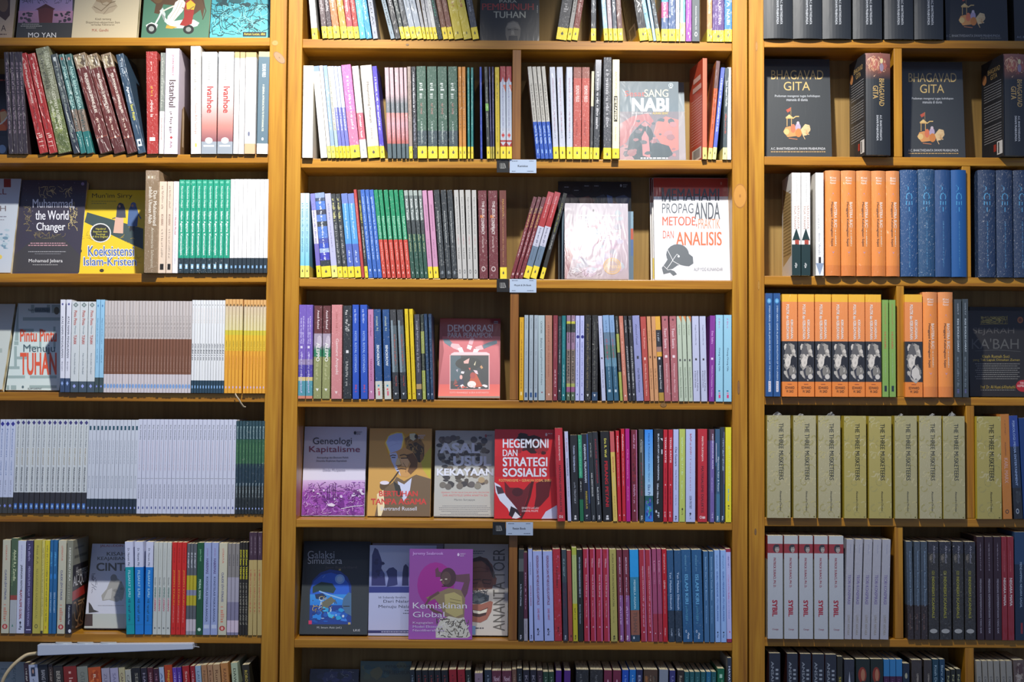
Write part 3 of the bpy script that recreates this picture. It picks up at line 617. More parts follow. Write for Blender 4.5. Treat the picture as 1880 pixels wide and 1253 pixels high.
# fourth shelf
face('L4', -110, 3.5, 558, '#b4bcb8', 'grey cover sliver at the frame edge, fourth shelf, left case', [('r', -110, 640, 4, 648, '#98a49f')], d0=.03)
face('L4', 10, 108.5, 557.6, '#bccac8', 'pale blue maze-pattern cover with orange title, fourth shelf, left case', [
    *[('r', a, b, c, d, '#8ca09e') for a, b, c, d in ((27, 558, 34, 626), (34, 604, 62, 610), (26, 627, 34, 634), (42, 583, 110, 589), (57, 560, 63, 575), (86, 560, 92, 575), (72, 604, 76, 640), (95, 560, 112, 575), (26, 636, 31, 676), (31, 655, 50, 660), (12, 673, 36, 678), (12, 690, 46, 695), (55, 690, 104, 695), (12, 708, 17, 716), (20, 708, 30, 716), (54, 708, 104, 713), (86, 640, 92, 650), (98, 600, 102, 640), (46, 636, 70, 640))],
    ('r', 64, 565, 92, 574, '#5c7078'), ('t', 'Nurcholish Madjid', 52, 567, 92, 573.5, '#34444c', .3), ('e', 104, 571, 5, 7, '#5c6054'),
    ('t', 'Pintu Pintu', 37, 605, 104, 628, '#c94e30', 2), ('t', 'Menuju', 43, 633, 101, 651, '#3c5058', -.2), ('t', 'TUHAN', 37, 648, 104, 689, '#c94e30', 2.4), ('t', 'ISLAM KARIMAT', 51, 712.5, 77, 716, '#34444c', .3), ('e', 42, 711, 2, 2.5, '#4a6068')], th=.014, d0=.04)
books('L4', sp((110, 118, 111, 550.5), (118.7, 127.6, None, 550.5)), Dz('#dfe2ec', [('#e0e2ec', .85), ('#344868', 1)], [('ATAS NAMA PENGALAMAN', .18, .63, '#3a3c4c', .3, .7, .6), ('~', .67, .77, '#6a6c7c', .35, .6)], [('d', .035, .065, .25, .75, '#4a4c8c'), ('d', .88, .93, .25, .75, '#9cb8f0')]), 'white paperback with navy foot and diamond')
books('L4', sp((128.7, 143.2, None, 554), (144, 158.4, None, 554), (159.3, 172.8, None, 554)), Dz('#ccd2d2', [('#ced4d4', .88), ('#40505c', 1)], [('Pintu Pintu', .1, .26, '#b4503c', .3, .68, 1.2), ('Menuju', .27, .36, '#78848a', .35, .6), ('TUHAN', .37, .47, '#b4402c', .3, .68, 1.2), ('Nurcholish Madjid', .57, .8, '#6c7880', .38, .6)], [('d', .01, .065, .16, .84, '#5c6c6a'), ('d', .022, .053, .3, .7, '#b0bcb8'), ('d', .91, .955, .3, .7, '#a4b0f0')]), 'grey-white paperback with orange-red lettering')
books('L4', sp((173.5, 180.6, None, 550.5), (181.3, 189, None, 550.5)), Dz('#8fc0dc', [('#93c4e0', .84), ('#3c4c4c', 1)], [('~', .2, .48, '#4c7c9c', .36, .62), ('~', .53, .68, '#4c7c9c', .36, .62)], [('d', .05, .085, .3, .7, '#4c80b0'), ('d', .92, .95, .3, .7, '#8c98f0')]), 'light blue paperback, dark foot')
br = Dz('#b7aca8', [('#c4bcb8', .415), ('#7c5440', .8), ('#cdc6c8', 1)], [('~', .16, .4, '#74685f', .3, .66), ('~', .6, .78, '#b09080', .35, .62)], [('e', .905, .955, .1, .9, '#7ca0d0')], 'g')
books('L4', run(189.6, 349.6, 28, 551.5), br, 'thin brown-banded grey paperback', group='thin brown-banded paperbacks on the fourth shelf of the left case')
bw = Dz('#dfe2e2', [('#e0e2e2', .865), ('#2c4454', 1)], [('~', .08, .25, '#d0b8a8', .36, .6), ('~', .47, .655, '#34383c', .2, .8)], [('e', .045, .06, .35, .65, '#888'), ('r', .92, .95, .3, .7, '#8ab4e0')], 'g')
books('L4', run(350.3, 410.8, 12, 551.5), bw, 'thin white paperback with black-barred spine', group='thin white paperbacks on the fourth shelf of the left case')
yo = Dz('#e0a030', [('#d8a868', .07), ('#d0bca0>#d8cc90', .33), ('#cfbf3c', .38), ('#e0b834', .55), ('#e2a234', 1)], [('~', .17, .33, '#f0e8d0', .4, .62), ('~', .44, .55, '#5c5020', .38, .62), ('~', .6, .75, '#c8603c', .4, .56)], [('e', .05, .078, .25, .75, '#6c5430'), ('e', .925, .95, .3, .7, '#c8b0d8')], 'g')
Ya = books('L4', run(411.3, 443.3, 5, 550, dx=3), yo, 'yellow-orange paperback before the gap', group='yellow-orange paperbacks on the fourth shelf of the left case')
Yb = books('L4', run(445.6, 486.2, 7, 550, dx=3), yo, 'yellow-orange paperback against the upright', group='yellow-orange paperbacks on the fourth shelf of the left case')
# bookmark ribbon hanging from the last of the five
cu = bpy.data.curves.new('ribbon_bookmark', 'CURVE'); cu.dimensions = '3D'; cu.bevel_depth = .0007; cu.extrude = .0012; cu.bevel_resolution = 1
pts = [(432, 723, -.0095), (433.5, 727, -.011), (438, 733, -.013), (442, 740, -.011), (447, 747, -.008), (451, 748, -.006)]
s_ = cu.splines.new('POLY'); s_.points.add(len(pts)-1)
for q, (x, y, Y) in zip(s_.points, pts): q.co = (*at(x, y, Y), 1)
tmp = bpy.data.objects.new('t', cu); me = bpy.data.meshes.new_from_object(tmp); bpy.data.objects.remove(tmp); me.materials.clear(); me.materials.append(plain('ribbon_satin', '#d8c4a0', .4))
tag(link('ribbon_bookmark', me), 'thin tan ribbon bookmark dangling below the yellow-orange paperbacks', 'bookmark')

# fifth shelf
books('L5', run(-6, 22.3, 3, 770.5, dx=6.6), Dz('#bcc4dc', [('#c4cce0', .83), ('#40403c', 1)], [('Pesantren', .1, .4, '#5c74a8', .36, .62), ('~', .44, .6, '#7088b4', .36, .6), ('~', .65, .8, '#8c8ca0', .36, .6)], [('d', .02, .075, .1, .9, '#34348c'), ('d', .9, .94, .25, .75, '#8c9cf0')], 'g'), 'blue-white paperback with dark foot', group='blue-white paperbacks on the fifth shelf')
kl = Dz('#c9cfcf', [('#ccd2d2', .778), ('#2c2a2c', 1)], [('Nurcholish Madjid', .07, .295, '#54585c', .34, .66, .5), ('KAKI LANGIT', .31, .49, '#94845c', .34, .62, .7), ('PERADABAN ISLAM', .51, .765, '#34363a', .3, .62, 1)], [('d', .01, .06, .14, .86, '#3c3874'), ('r', .895, .955, .22, .78, '#3c6ab4'), ('d', .905, .945, .3, .7, '#a8d0f4')])
books('L5', run(23.2, 157.6, 14, 770.5, dx=6), kl, 'white paperback with black foot and diamond', group='white diamond-topped paperbacks on the fifth shelf of the left case')
sa = Dz('#c4cad4', [('#c6ccd6', .842), ('#283440', 1)], [('Sahabat Karya Sufi', .22, .47, '#78808c', .34, .6, .3), ('~', .6, .73, '#8c949c', .36, .6)], [('r', .065, .11, .25, .75, '#244c5c'), ('d', .925, .955, .3, .7, '#a0b0f0')], 'g')
books('L5', run(158, 249.7, 13, 771.5, dx=5.5), sa, 'white paperback with small teal square', group='white teal-square paperbacks on the fifth shelf of the left case')
bq = Dz('#c6cadc', [('#c8ccdc', 1)], [('Bay Mubdiby', .06, .22, '#585c64', .36, .74, .2), ('~', .23, .55, '#b07c7c', .42, .56), ('Sahrul Mauludi', .69, .84, '#4c5058', .36, .6, .6)], [('r', .625, .63, .1, .9, '#8c9098'), ('r', .925, .95, .38, .66, '#3c4484')], 'g')
books('L5', run(250, 430.5, 23, 770.8, dx=4.5), bq, 'slim white red-lettered paperback', group='slim white paperbacks on the fifth shelf of the left case')
dg = Dz('#1c3a3c', [('#24444c', .2), ('#2c5a3c', .46), ('#1c3440', .7), ('#1c2424', 1)], [('Beyond', .06, .19, '#a8c0bc', .3, .75, .6), ('~', .24, .5, '#6c9c5c', .4, .6), ('~', .67, .83, '#b4c4c4', .35, .65)], [('d', .93, .955, .3, .7, '#b0c0f8')], 'w')
books('L5', run(431, 483.8, 9, 773, dx=3), dg, 'slim dark green-blue paperback', group='dark green-blue paperbacks on the fifth shelf of the left case')

# sixth shelf
cl = Dz('#b7b49c', tx=[('LITERATUR', .06, .22, '#b8604c', .4, .6, .4), ('CLAUDE LÉVY-STRAUSS', .32, .64, '#4c5078', .34, .68, 1), ('~', .69, .87, '#c07860', .3, .72)], mk=[('e', .9, .955, .15, .85, '#a83c38'), ('e', .91, .945, .35, .65, '#d8a898')], mat='g')
books('L6', sp((1.4, 15.5, None, 992)), cl, 'cream paperback with purple name, nearest the frame')
books('L6', sp((17, 29, None, 989)), Dz('#3c5434', [('#44583a', .6), ('#8c3c2c', .65), ('#a4a8a8', 1)], [('Abdel R.s Zandle', .12, .45, '#c8d0a0', .4, .8, .6), ('~', .15, .5, '#8ca06c', .2, .34)], [('^', .9, .93, .3, .6, '#4c7c6c')]), 'green paperback with grey lower third')
books('L6', sp((29.6, 43.8, None, 993.7)), Dz('#c2c6d6', tx=[('~', .05, .22, '#9c94b4', .42, .56), ('JARINGAN RENTNI', .26, .54, '#3c3c44', .34, .66, 1.2), ('KAPITALISME GLOBAL', .54, .85, '#8c2c34', .34, .66, 1.2)], mk=[('e', .87, .9, .38, .62, '#2c2c34'), ('~', .905, .96, .3, .7, '#50505c')], mat='g'), 'lavender-white paperback in bold grotesque lettering')
books('L6', sp((45, 57.4, None, 993)), Dz('#3c3458', tx=[('~', .04, .22, '#9c94bc', .3, .62), ('MERKANTILISME DALAM', .28, .6, '#a09cc4', .34, .66), ('BERBAGAI RANCANG', .62, .92, '#a09cc4', .34, .66)], mk=[('r', .955, .965, .2, .9, '#c0bcd8')]), 'aubergine paperback with pale lettering')
books('L6', sp((59, 73, None, 992)), Dz('#b0a440', tx=[('Reza A.A', .06, .26, '#7c7430', .36, .62), ('RELIGIUSITAS RASIONALITAS', .31, .84, '#8c8234', .34, .62)], mk=[('o', .9, .945, .3, .7, '#4c4824')]), 'mustard paperback with tone-on-tone lettering')
books('L6', sp((73.7, 78.8, None, 993)), Dz('#c2b860', tx=[('~', .08, .82, '#7c7844', .3, .7)], mk=[('r', .97, 1, .1, .9, '#34301c')]), 'very thin pale yellow paperback')
books('L6', sp((79.6, 88, None, 993)), Dz('#c8b81c', tx=[('~', .05, .88, '#6c6420', .34, .66)], mk=[('~', .92, .95, .3, .7, '#b0602c')]), 'thin strong yellow paperback')
books('L6', sp((88.8, 94.6, None, 992), (95.2, 102.2, None, 992)), Dz('#1c5c8c', tx=[('~', .13, .28, '#5cb4e0', .3, .7), ('SEKS MOTART', .56, .78, '#b8d4e8', .3, .66, 1)], mk=[('e', .36, .42, .2, .8, '#2c78b8')]), 'thin sea-blue paperback')
books('L6', sp((104.2, 118.4, None, 993)), cl, 'second cream purple-name paperback beside the blue pair')
books('L6', sp((120, 131.3, None, 993)), Dz('#6c6c5c', [('#7c7c6a', .68), ('#20202a', 1)], [('HERMENEUTIKA', .08, .44, '#d0d0c0', .34, .64, .6), ('~', .45, .66, '#a4a490', .3, .6), ('Fahruddin Faiz', .7, .9, '#c8ccd4', .4, .66, .6)], [('e', .95, .99, .45, .9, '#d8d8dc')], 'g',
   rside=[('r', 0, 0, 1, .27, '#7c7a68'), ('r', 0, .27, 1, 1, '#241c18'), ('~', .1, .08, .7, .1, '#4c4a3c'), ('~', .1, .17, .9, .2, '#4c4a3c'), ('t', 'Hermeneut', .22, .3, .98, .4, '#c8c4bc', .5), ('t', 'AL-QUR', .05, .39, .95, .52, '#d8d4d0', 1), ('p', [(0, .55), (1, .52), (1, .62), (0, .65)], '#9c2820'), ('k', .1, .68, .8, .95, 14, .5, .02, ['#8a6a4a', '#6a4a30'], 2)]), 'olive-grey and black paperback showing its dark cover side', prot=.004)
face('L6', 154, 231, 999, [('#b4b8c4', .83), ('#a4aaa4', 1)], 'silver-grey book with bold shadow lettering and kneeling figure, sixth shelf, left case', [
    ('t', 'JALALUDDIN', 184, 1000.5, 226, 1006, '#8c2c2c', 1), ('t', 'KISAH', 196, 1014, 231, 1021, '#4c4a44', 1.6), ('t', 'KEAJAIBAN', 179, 1023, 231, 1031, '#4c4a44', 1.6), ('t', 'CINTA', 177, 1034, 244, 1049, '#54524a', 2.4),
    ('p', [(206, 1060), (211, 1056), (215, 1062), (224, 1070), (229, 1082), (226, 1100), (214, 1106), (200, 1102), (188, 1104), (186, 1094), (196, 1082), (200, 1072)], '#8f8e88'), ('p', [(190, 1102), (198, 1084), (206, 1080), (204, 1100)], '#a8a8a4'), ('e', 209, 1062, 6, 7, '#7c7a74'), ('b', 200, 1058, 228, 1104, 10, 2, 5, ['#8a8880', '#9c9a92', '#7a7872'], 3),
    ('k', 168, 1054, 178, 1090, 14, 10, .7, ['#5c5a68'], 4), ('p', [(163, 1106), (168, 1112), (172, 1120), (182, 1124), (163, 1126)], '#3a3834'), ('e', 165, 1139, 5, 3, '#c8ccd4'), ('r', 154, 1128, 170, 1150, '#3c2c24'), ('~', 180, 1112, 228, 1113, '#8c8c90')], th=.02, mat='f', d0=.05)
fi = lambda c: Dz('#c0c4d8', [('#c4c8dc', .275), (c, 1)], [('Dr. Nurani. Md', .07, .26, '#34384c', .34, .58, .8), ('FILSAFAT ILMU', .31, .6, '#a8d4e4', .34, .64, 1), ('~', .62, .86, '#1c4c6c', .3, .62)], [('r', .895, .898, .05, .95, '#1c5c74')], 'g')
books('L6', sp((232, 246.6, 229, 995.5)), fi('#0f8c94'), 'white and turquoise philosophy textbook')
books('L6', sp((248, 263.3, 247, 995.5), (265, 278.4, None, 995.5)), fi('#1c72bc'), 'white and azure textbook')
books('L6', run(280, 312, 4, 997), Dz('#b4b8b0', tx=[('~', .06, .3, '#8c9088', .42, .56), ('Gender', .38, .47, '#4c4c4c', .3, .62), ('FEMINIS', .49, .6, '#1c5c4c', .3, .66, 1), ('LESBIAN', .61, .745, '#b02c54', .3, .66, 1)], mk=[('e', .92, .94, .3, .7, '#6c706c')], mat='g'), 'grey-white paperback, green-pink lettering')
books('L6', run(313.4, 340, 3, 997), Dz('#b8241c', tx=[('~', .06, .22, '#7c1814', .4, .6), ('JOSEPH STALIN', .3, .68, '#e8a02c', .34, .66, 1), ('~', .69, .87, '#e0a090', .38, .6)], mk=[('o', .92, .945, .3, .7, '#7c1814')], mat='g'), 'red paperback with yellow lettering')
books('L6', run(341, 358.7, 3, 998), Dz('#54585c', [('#54585c', .35), ('#a89c24', .44), ('#a89c24', .51), ('#7c8094', .57), ('#a89c24', .68), ('#54585c', .83), ('#b4acb0', .96), ('#8c8c94', 1)], [('~', .1, .27, '#d0d4d8', .3, .7)], mat='g'), 'grey paperback with mustard blocks')
books('L6', sp((359.6, 371.5, None, 997)), Dz('#1c4c30', tx=[('John Field', .07, .2, '#7cb088', .34, .66), ('MORAL SOSIAL', .4, .62, '#b4d4bc', .34, .66, 1)], mk=[('e', .925, .96, .25, .75, '#c8dcc8')], mat='g'), 'bottle-green paperback with pale eye logo')
books('L6', sp((372.2, 385.2, None, 997), (386.2, 398.6, None, 997)), Dz('#8c98bc', tx=[('JÜRGEN', .06, .15, '#7c5c8c', .34, .62), ('HABERMAS', .17, .34, '#4c3c6c', .32, .66, 1.3), ('KONSTELASI PASKA-BANGSA', .37, .86, '#3c4464', .36, .64, 1)], mk=[('~', .89, .93, .15, .85, '#c4ccdc')], mat='s'), 'periwinkle paperback')
books('L6', sp((400, 415, None, 998)), cl, 'third cream purple-name paperback beside the periwinkle pair')
books('L6', run(416, 437, 3, 998), Dz('#78747c', [('#7c7874', .37), ('#98949f', .64), ('#78748a', .84), ('#c0b0bc', .97), ('#78748a', 1)], [('~', .12, .24, '#3c3840', .4, .68)], mat='g'), 'mauve-grey paperback with pale middle')
books('L6', run(439, 454.4, 3, 997, dx=1), Dz('#28241c', tx=[('ZOOM Zaman', .08, .25, '#c8c020', .2, .8, 1.5), ('TERIMIS', .26, .4, '#c8c020', .2, .8, 1.5), ('~', .44, .9, '#8c8878', .2, .8)], mat='g'), 'black paperback with yellow capitals')
books('L6', sp((455, 463, 457, 978), (463.8, 471, 465, 978.5), (472, 480.3, 473, 980.5)), Dz('#a08c5c', [('#3c2834', .27), ('#a8945c', 1)], [('~', .04, .22, '#9c8c94', .42, .6), ('~', .36, .79, '#a04c34', .3, .62)], mat='g'), 'tall plum-topped tan paperback')

# bottom shelf of the left case: only heads in view
ZL = SH['L'][7]
def heads(row, xs, a, seedtxt=True, ybase=1395):
    """(xt0, xt1, ytop, design, desc): books leaning by angle a (rad), tops measured"""
    for x0, x1, yt, des, desc in xs:
        Y = -.006; Xt = at(x0, yt, Y); Xe = at(x1, yt, Y)
        zb = shelf_z(row, Xt.x); h = (Xt.z-zb)/math.cos(a); X0 = Xt.x-math.tan(a)*(Xt.z-zb)
        W = (Xe.x-Xt.x)*math.cos(a)
        GAIN[0] = INK.get(row, 1.0); parts = parts_for(des, W, h, .124); GAIN[0] = 1.0
        place_parts(parts, (X0, Y, zb+(W*math.sin(a) if a > 0 else 0)+.0002), (0, a, 0), 'paperback_book', desc+f', bottom shelf, {CASE[row[0]]} case', 'book', None)
face('L7', -70, 33, 1215.6, '#9aa4a0', 'pale sea-green cover behind the cable, bottom shelf, left case', [('~', 2, 1228, 30, 1230, '#6c7c78'), ('b', -20, 1235, 32, 1253, 12, 3, 8, ['#84948f', '#a8b0ac'], 2), ('u', 'LAUT C', 24, 1222, 29, 1252, '#5c6c70')], th=.03, d0=.02)
T1 = lambda c, tc='#c8c4b8', s=None: Dz(c, tx=[((s or '~'), .06, .3, tc, .3, .7)], mat='g')
heads('L7', [
 (43, 51.5, 1219, T1('#34242c'), 'slim plum-black paperback next to the sea-green cover'),
 (52, 68.5, 1222, Dz('#a4acc0', mk=[('r', .03, .13, .25, .7, '#2c3448'), ('e', .05, .1, .38, .56, '#b08c7c')], tx=[('~', .16, .4, '#5c6478', .3, .6)], mat='g'), 'lavender-white paperback with tiny portrait'),
 (69.5, 87, 1222, T1('#1c1c20', '#9c9ca0', 'BANG UMAR'), 'black paperback right of the tiny-portrait one'),
 (88, 96, 1221, T1('#3a2c24', '#a89888'), 'narrow dark brown paperback with pale script'),
 (97, 114.5, 1224, T1('#2c2822', '#b0a898', 'BERE SITI'), 'brown-black paperback before the dark red block'),
 (115.6, 139.5, 1225, T1('#7c241c', '#d0a498'), 'broad dark red paperback'),
 (140.5, 160, 1225.5, T1('#7c8074', '#5c6058', 'CATATAN'), 'sage-grey paperback beside the dark red one'),
 (161, 184, 1227, Dz('#b04c1c', tx=[('R. A. Kartini', .08, .5, '#e0c4a8', .4, .6, .5)], mk=[('b', .02, .3, .05, .9, '#c86028,#9c3c14,#d8783c')], mat='g'), 'mottled burnt-orange paperback'),
 (185.5, 200, 1228.5, T1('#9c98a8', '#6c687c', 'ZUKRIS'), 'mauve-grey paperback right of burnt orange'),
 (201.3, 216, 1228, T1('#a09cb4', '#706c88', 'SAGRA'), 'pale mauve paperback, second of its pair'),
 (217.3, 228, 1227, T1('#b0a880', '#5c3c34', 'CANDRA'), 'straw-coloured paperback with dark lettering'),
 (229, 239.5, 1231, T1('#a8a89c', '#4c4c48', 'CASSA'), 'stone-grey paperback with script lettering'),
 (240.3, 257, 1227.5, T1('#1e1c1a', '#8c8878', 'SENJA'), 'black-brown paperback near the strip end'),
 (258, 269, 1227.5, T1('#28222c', '#8c8494', 'HALIM'), 'ink-blue paperback beside the black-brown one'),
 (270, 280, 1227, T1('#4c1c24', '#b08c90', 'NANYANG'), 'wine-red slim paperback'),
 (281, 290.5, 1229, T1('#3c1c2c', '#a8788c'), 'plum slim paperback right of the wine-red one'),
 (291.3, 300, 1226.5, T1('#9cacc4', '#4c5c84', 'AKU'), 'ice-blue slim paperback, bottom row'),
 (301, 315, 1222.5, T1('#a83c14', '#e0b030', 'Negeri 5'), 'orange-red paperback with gold script'),
 (316, 323.6, 1227, T1('#5c3c9c', '#c0b4dc'), 'violet slim paperback, first of a pair'),
 (324.3, 332, 1226.5, T1('#4c308c', '#b4a8d8'), 'violet slim paperback, second of a pair'),
 (334, 346.5, 1224, T1('#9c2020', '#d8b0a8', 'Sang O'), 'crimson paperback with circular mark'),
 (348.5, 357, 1224, T1('#8c1c24', '#d0a8ac'), 'narrow crimson paperback with white edge'),
 (357.8, 368, 1224, T1('#8ca4b8', '#48607c', 'LAUTAN'), 'powder-blue paperback, bottom row'),
 (369, 379, 1222.5, T1('#a47850', '#6c482c', 'Namaku'), 'peach-brown paperback, first of four'),
 (380, 389.5, 1222, T1('#a47c58', '#6c482c', 'Ratu'), 'peach-brown paperback, second of four'),
 (390.3, 403, 1221.5, T1('#a8845c', '#6c4c30', 'Rumah'), 'light caramel paperback, third of four'),
 (404.5, 418, 1219, T1('#b07840', '#6c4424', 'KARAENG'), 'caramel-orange paperback, fourth of four'),
 (423.5, 435.5, 1218.5, T1('#a8b494', '#3c4430', 'DAWUK'), 'pale green paperback near the bottom upright'),
 (444, 457, 1222, T1('#2c281a', '#b8a440', 'ROROHERU'), 'dark olive paperback with gold capitals'),
], -.09)

# power strip with its cable
ps = bpy.data.objects.new('power_strip', None); col.objects.link(ps)
A0 = at(68, 1194, -.012); ps.location = A0
tag(ps, 'long white power strip lying on book tops under the sixth shelf', 'power strip')
bl_, br_ = at(68.5, 1205, -.02), at(354, 1193, -.02); tl_, tr_ = at(68.5, 1184.5, -.02), at(353.5, 1182.5, -.02)
WHT = plain('white_plastic', '#c8d0dc', .35, .3)
bm = bmesh.new(); vs = []
for q in (bl_, br_, tr_, tl_): vs.append(bm.verts.new(Vector(q)-A0))
for q in (bl_, br_, tr_, tl_): vs.append(bm.verts.new(Vector(q)-A0+Vector((0, .05, 0))))
for f in ((0, 1, 2, 3), (7, 6, 5, 4), (0, 4, 5, 1), (1, 5, 6, 2), (2, 6, 7, 3), (3, 7, 4, 0)): bm.faces.new([vs[i] for i in f])
bmesh.ops.recalc_face_normals(bm, faces=bm.faces[:])
bmesh.ops.bevel(bm, geom=bm.edges[:], offset=.0012, segments=2, affect='EDGES'); me = bpy.data.meshes.new('strip_body'); bm.to_mesh(me); bm.free(); me.materials.append(WHT)
link('strip_body', me, ps)
for i, px in enumerate((112, 152, 195)):
    c = at(px, 1183.5, -.02)-A0+Vector((0, .022, .0006)); bm = bmesh.new()
    bmesh.ops.create_cone(bm, cap_ends=True, segments=28, radius1=.02, radius2=.0185, depth=.003)
    me = bpy.data.meshes.new('socket'); bm.to_mesh(me); bm.free(); me.materials.append(plain('socket_plastic', '#aab2b8', .4))
    link('socket', me, ps, c)
def tube(name, pts, rad, mat, parent):
    cu = bpy.data.curves.new(name, 'CURVE'); cu.dimensions = '3D'; cu.bevel_depth = rad; cu.bevel_resolution = 3; cu.resolution_u = 8
    s = cu.splines.new('NURBS'); s.points.add(len(pts)-1); s.order_u = 3; s.use_endpoint_u = True
    for q, p in zip(s.points, pts): q.co = (*p, 1)
    ob = bpy.data.objects.new('t', cu); me = bpy.data.meshes.new_from_object(ob); bpy.data.objects.remove(ob)
    me.materials.clear(); me.materials.append(mat); return link(name, me, parent)
tube('cable', [at(x, y, Y)-A0 for x, y, Y in ((70, 1200, -.005), (60, 1201, -.006), (48, 1203, -.012), (34, 1213, -.02), (20, 1226, -.026), (8, 1243, -.03), (1, 1262, -.03), (-6, 1300, -.03))], .0042, plain('cream_cable', '#c8b48c', .45), ps)
tube('pin', [at(353, 1187, -.01)-A0, at(366, 1189, -.012)-A0], .0011, plain('bare_metal', '#a8a8a8', .3), ps)
# ------------------------------------------------------------------ CENTRE CASE
def K(base, txt=None, tc='#e8e4dc', t=.87, mat='s', x=(.3, .7), b=.5, t0=.12, t1=.7, bands=None, mk=(), fc=Y_, **k):
    tx = [(txt, t0, t1, tc, x[0], x[1], b)] if txt else []
    return Dz(base, (bands or [(base, t)])+[(fc, 1)], tx, tuple(mk)+(('e', t+.05, t+.08, .38, .62, '#55503a'), ('^', t+.035, t+.06, .44, .58, '#55503a')), mat, **k)
TT = -95
def top_x(x0, xb):            # bottom-left x and x of the same edge where it leaves the frame -> x at the book's head
    return xb+(xb-x0)*(95/72.0)
def C1(x0, x1, xf, des, desc, yt=TT, **k): books('C1', sp((x0, x1, None if xf is None else top_x(x0, xf), yt)), des, desc, **k)
C1(573, 584, 567, K('#d8d8d4', None, mk=[('~', .2, .8, .4, .6, '#9c9c9c')]), 'white paperback standing alone at the left end', prot=-.012)
C1(592, 601.5, 584.7, K('#5c4c4c', '~', '#b8acac', mat='w'), 'brown-grey crinkled paperback with yellow foot')
C1(602.5, 611.5, 594.7, K('#3c2c30', '~', '#d8d0d0', mat='w'), 'dark plum crinkled paperback with yellow foot')
C1(612.6, 625, 603.7, K('#d0703c', '~', '#e8d8c8'), 'terracotta paperback with yellow foot')
C1(626.7, 638.7, 617, K('#e08c2c', '~', '#f0e0c0'), 'amber paperback with yellow foot')
C1(639.4, 650.4, 630, K('#a83c44', '~', '#e8c8c8'), 'raspberry paperback with yellow foot')
C1(651, 660.3, 641.6, K('#a4342c', '~', '#d8a8a0', mat='w'), 'brick-red crinkled paperback with yellow foot')
C1(661, 671.8, 651.7, Dz('#4cb0d0', tx=[('~', .1, .8, '#c8e8f0', .35, .6)], mk=[('e', .93, .96, .4, .6, '#e8f4f8')]), 'sky-blue paperback, paler of two')
C1(672.6, 683, 661.8, Dz('#2c90c4', tx=[('TAN MALAKA', .3, .8, '#b0dcf0', .35, .65)], mk=[('e', .93, .96, .4, .6, '#e8f4f8')]), 'cerulean paperback right of the sky-blue one')
C1(685, 694, 674.7, Dz('#a0a4b0', tx=[('KELAS', .6, .85, '#50545c', .3, .7, .8)], mk=[('e', .92, .95, .4, .6, '#6c6c78')], mat='w'), 'silver-grey paperback before the dark gap')
C1(717.6, 725.5, 699.7, Dz('#8c9ca4', tx=[('PUNAH RIEBEL', .5, .87, '#34383c', .3, .7, .8)], mk=[('e', .92, .95, .4, .6, '#50545c')], mat='w'), 'silver paperback right of the dark gap')
C1(726.2, 736, 710, Dz('#2c2c2c', tx=[('PAHLAWAN', .35, .64, '#c8c8c8', .3, .7, .6)], mk=[('e', .9, .94, .4, .6, '#9c9c9c')]), 'black paperback with white capitals')
C1(736.8, 744.4, 721.4, K('#3c4440', '~', '#a8aca8'), 'slim charcoal-green paperback with yellow foot')
C1(745, 754.5, 730, K('#34383c', '~', '#9ca0a4'), 'charcoal paperback with yellow foot')
C1(755.2, 765.6, 740, K('#a8b0b8', '~', '#70787c'), 'silver-grey paperback with yellow foot, first of five')
C1(766.3, 777, 751, K('#a4acb4', '~', '#70787c'), 'silver-grey paperback with yellow foot, second of five')
C1(777.5, 783.3, 763.4, K('#a8a8a8', '~', '#7c7c7c'), 'silver-grey slim paperback with yellow foot, third of five')
C1(784, 790, 772, K('#b0b0b0', '~', '#7c7c7c'), 'silver-grey slim paperback with yellow foot, fourth of five')
C1(790.6, 796.3, 779, K('#b4b4b4', '~', '#7c7c7c'), 'silver-grey slim paperback with yellow foot, fifth of five')
C1(797, 804, 784, K('#d4d4cc', '~', '#8c8c88'), 'off-white slim paperback with yellow foot')
C1(804.7, 813, 790, Dz('#1c2c28', tx=[('HERI DONO', .35, .75, '#3c9c78', .3, .65, .6)], mat='w'), 'black-green paperback without yellow foot')
C1(814, 823.4, 800, K('#7c5038', '~', '#b09078', mat='w'), 'cocoa paperback with yellow foot, first of two')
C1(824, 833.6, 810, K('#80503c', '~', '#b09078', mat='w'), 'cocoa paperback with yellow foot, second of two')
C1(834.5, 850.8, 821, Dz('#cdb71e', tx=[('~', .2, .65, '#b0482c', .4, .64)], mk=[('e', .92, .95, .42, .58, '#5c5420')]), 'bright yellow paperback, first of two')
C1(851.5, 867, 837, Dz('#cdb71e', tx=[('~', .2, .65, '#b0482c', .4, .64)], mk=[('e', .92, .95, .42, .58, '#5c5420')]), 'bright yellow paperback, second of two')
C1(868, 880, 855, K('#3c4048', '~', '#8c9098', mat='w'), 'grey crinkled paperback leaning on the dark cover')
face('C1', 880, 990, TT, '#33312c', 'dark cover with red and cream capitals and a face, top shelf, centre case', [
    ('t', 'PARA', 917, 0, 949, 5, '#b8b49c', .8), ('t', 'PEMBUNUH', 885, 6.5, 980, 18.5, '#a33a30', 1.6), ('t', 'TUHAN', 906, 21, 965, 33, '#b8b49c', 1.6), ('~', 986, 10, 987.2, 24, '#b8b8a8'),
    ('p', [(928, 52), (932, 42), (942, 38), (951, 41), (956, 52), (955, 66), (951, 78), (932, 78), (928, 64)], '#6a6458'), ('p', [(930, 50), (934, 43), (944, 40), (952, 45), (955, 54), (946, 50), (936, 52)], '#827c6e'),
    ('l', [(932, 55), (938, 54)], 1.6, '#34302a'), ('l', [(944, 54), (951, 55)], 1.6, '#34302a'), ('p', [(939, 56), (943, 56), (945, 64), (938, 64)], '#8a8474'), ('p', [(934, 66), (950, 66), (951, 78), (933, 78)], '#3c3832')], th=.018, d0=.05)
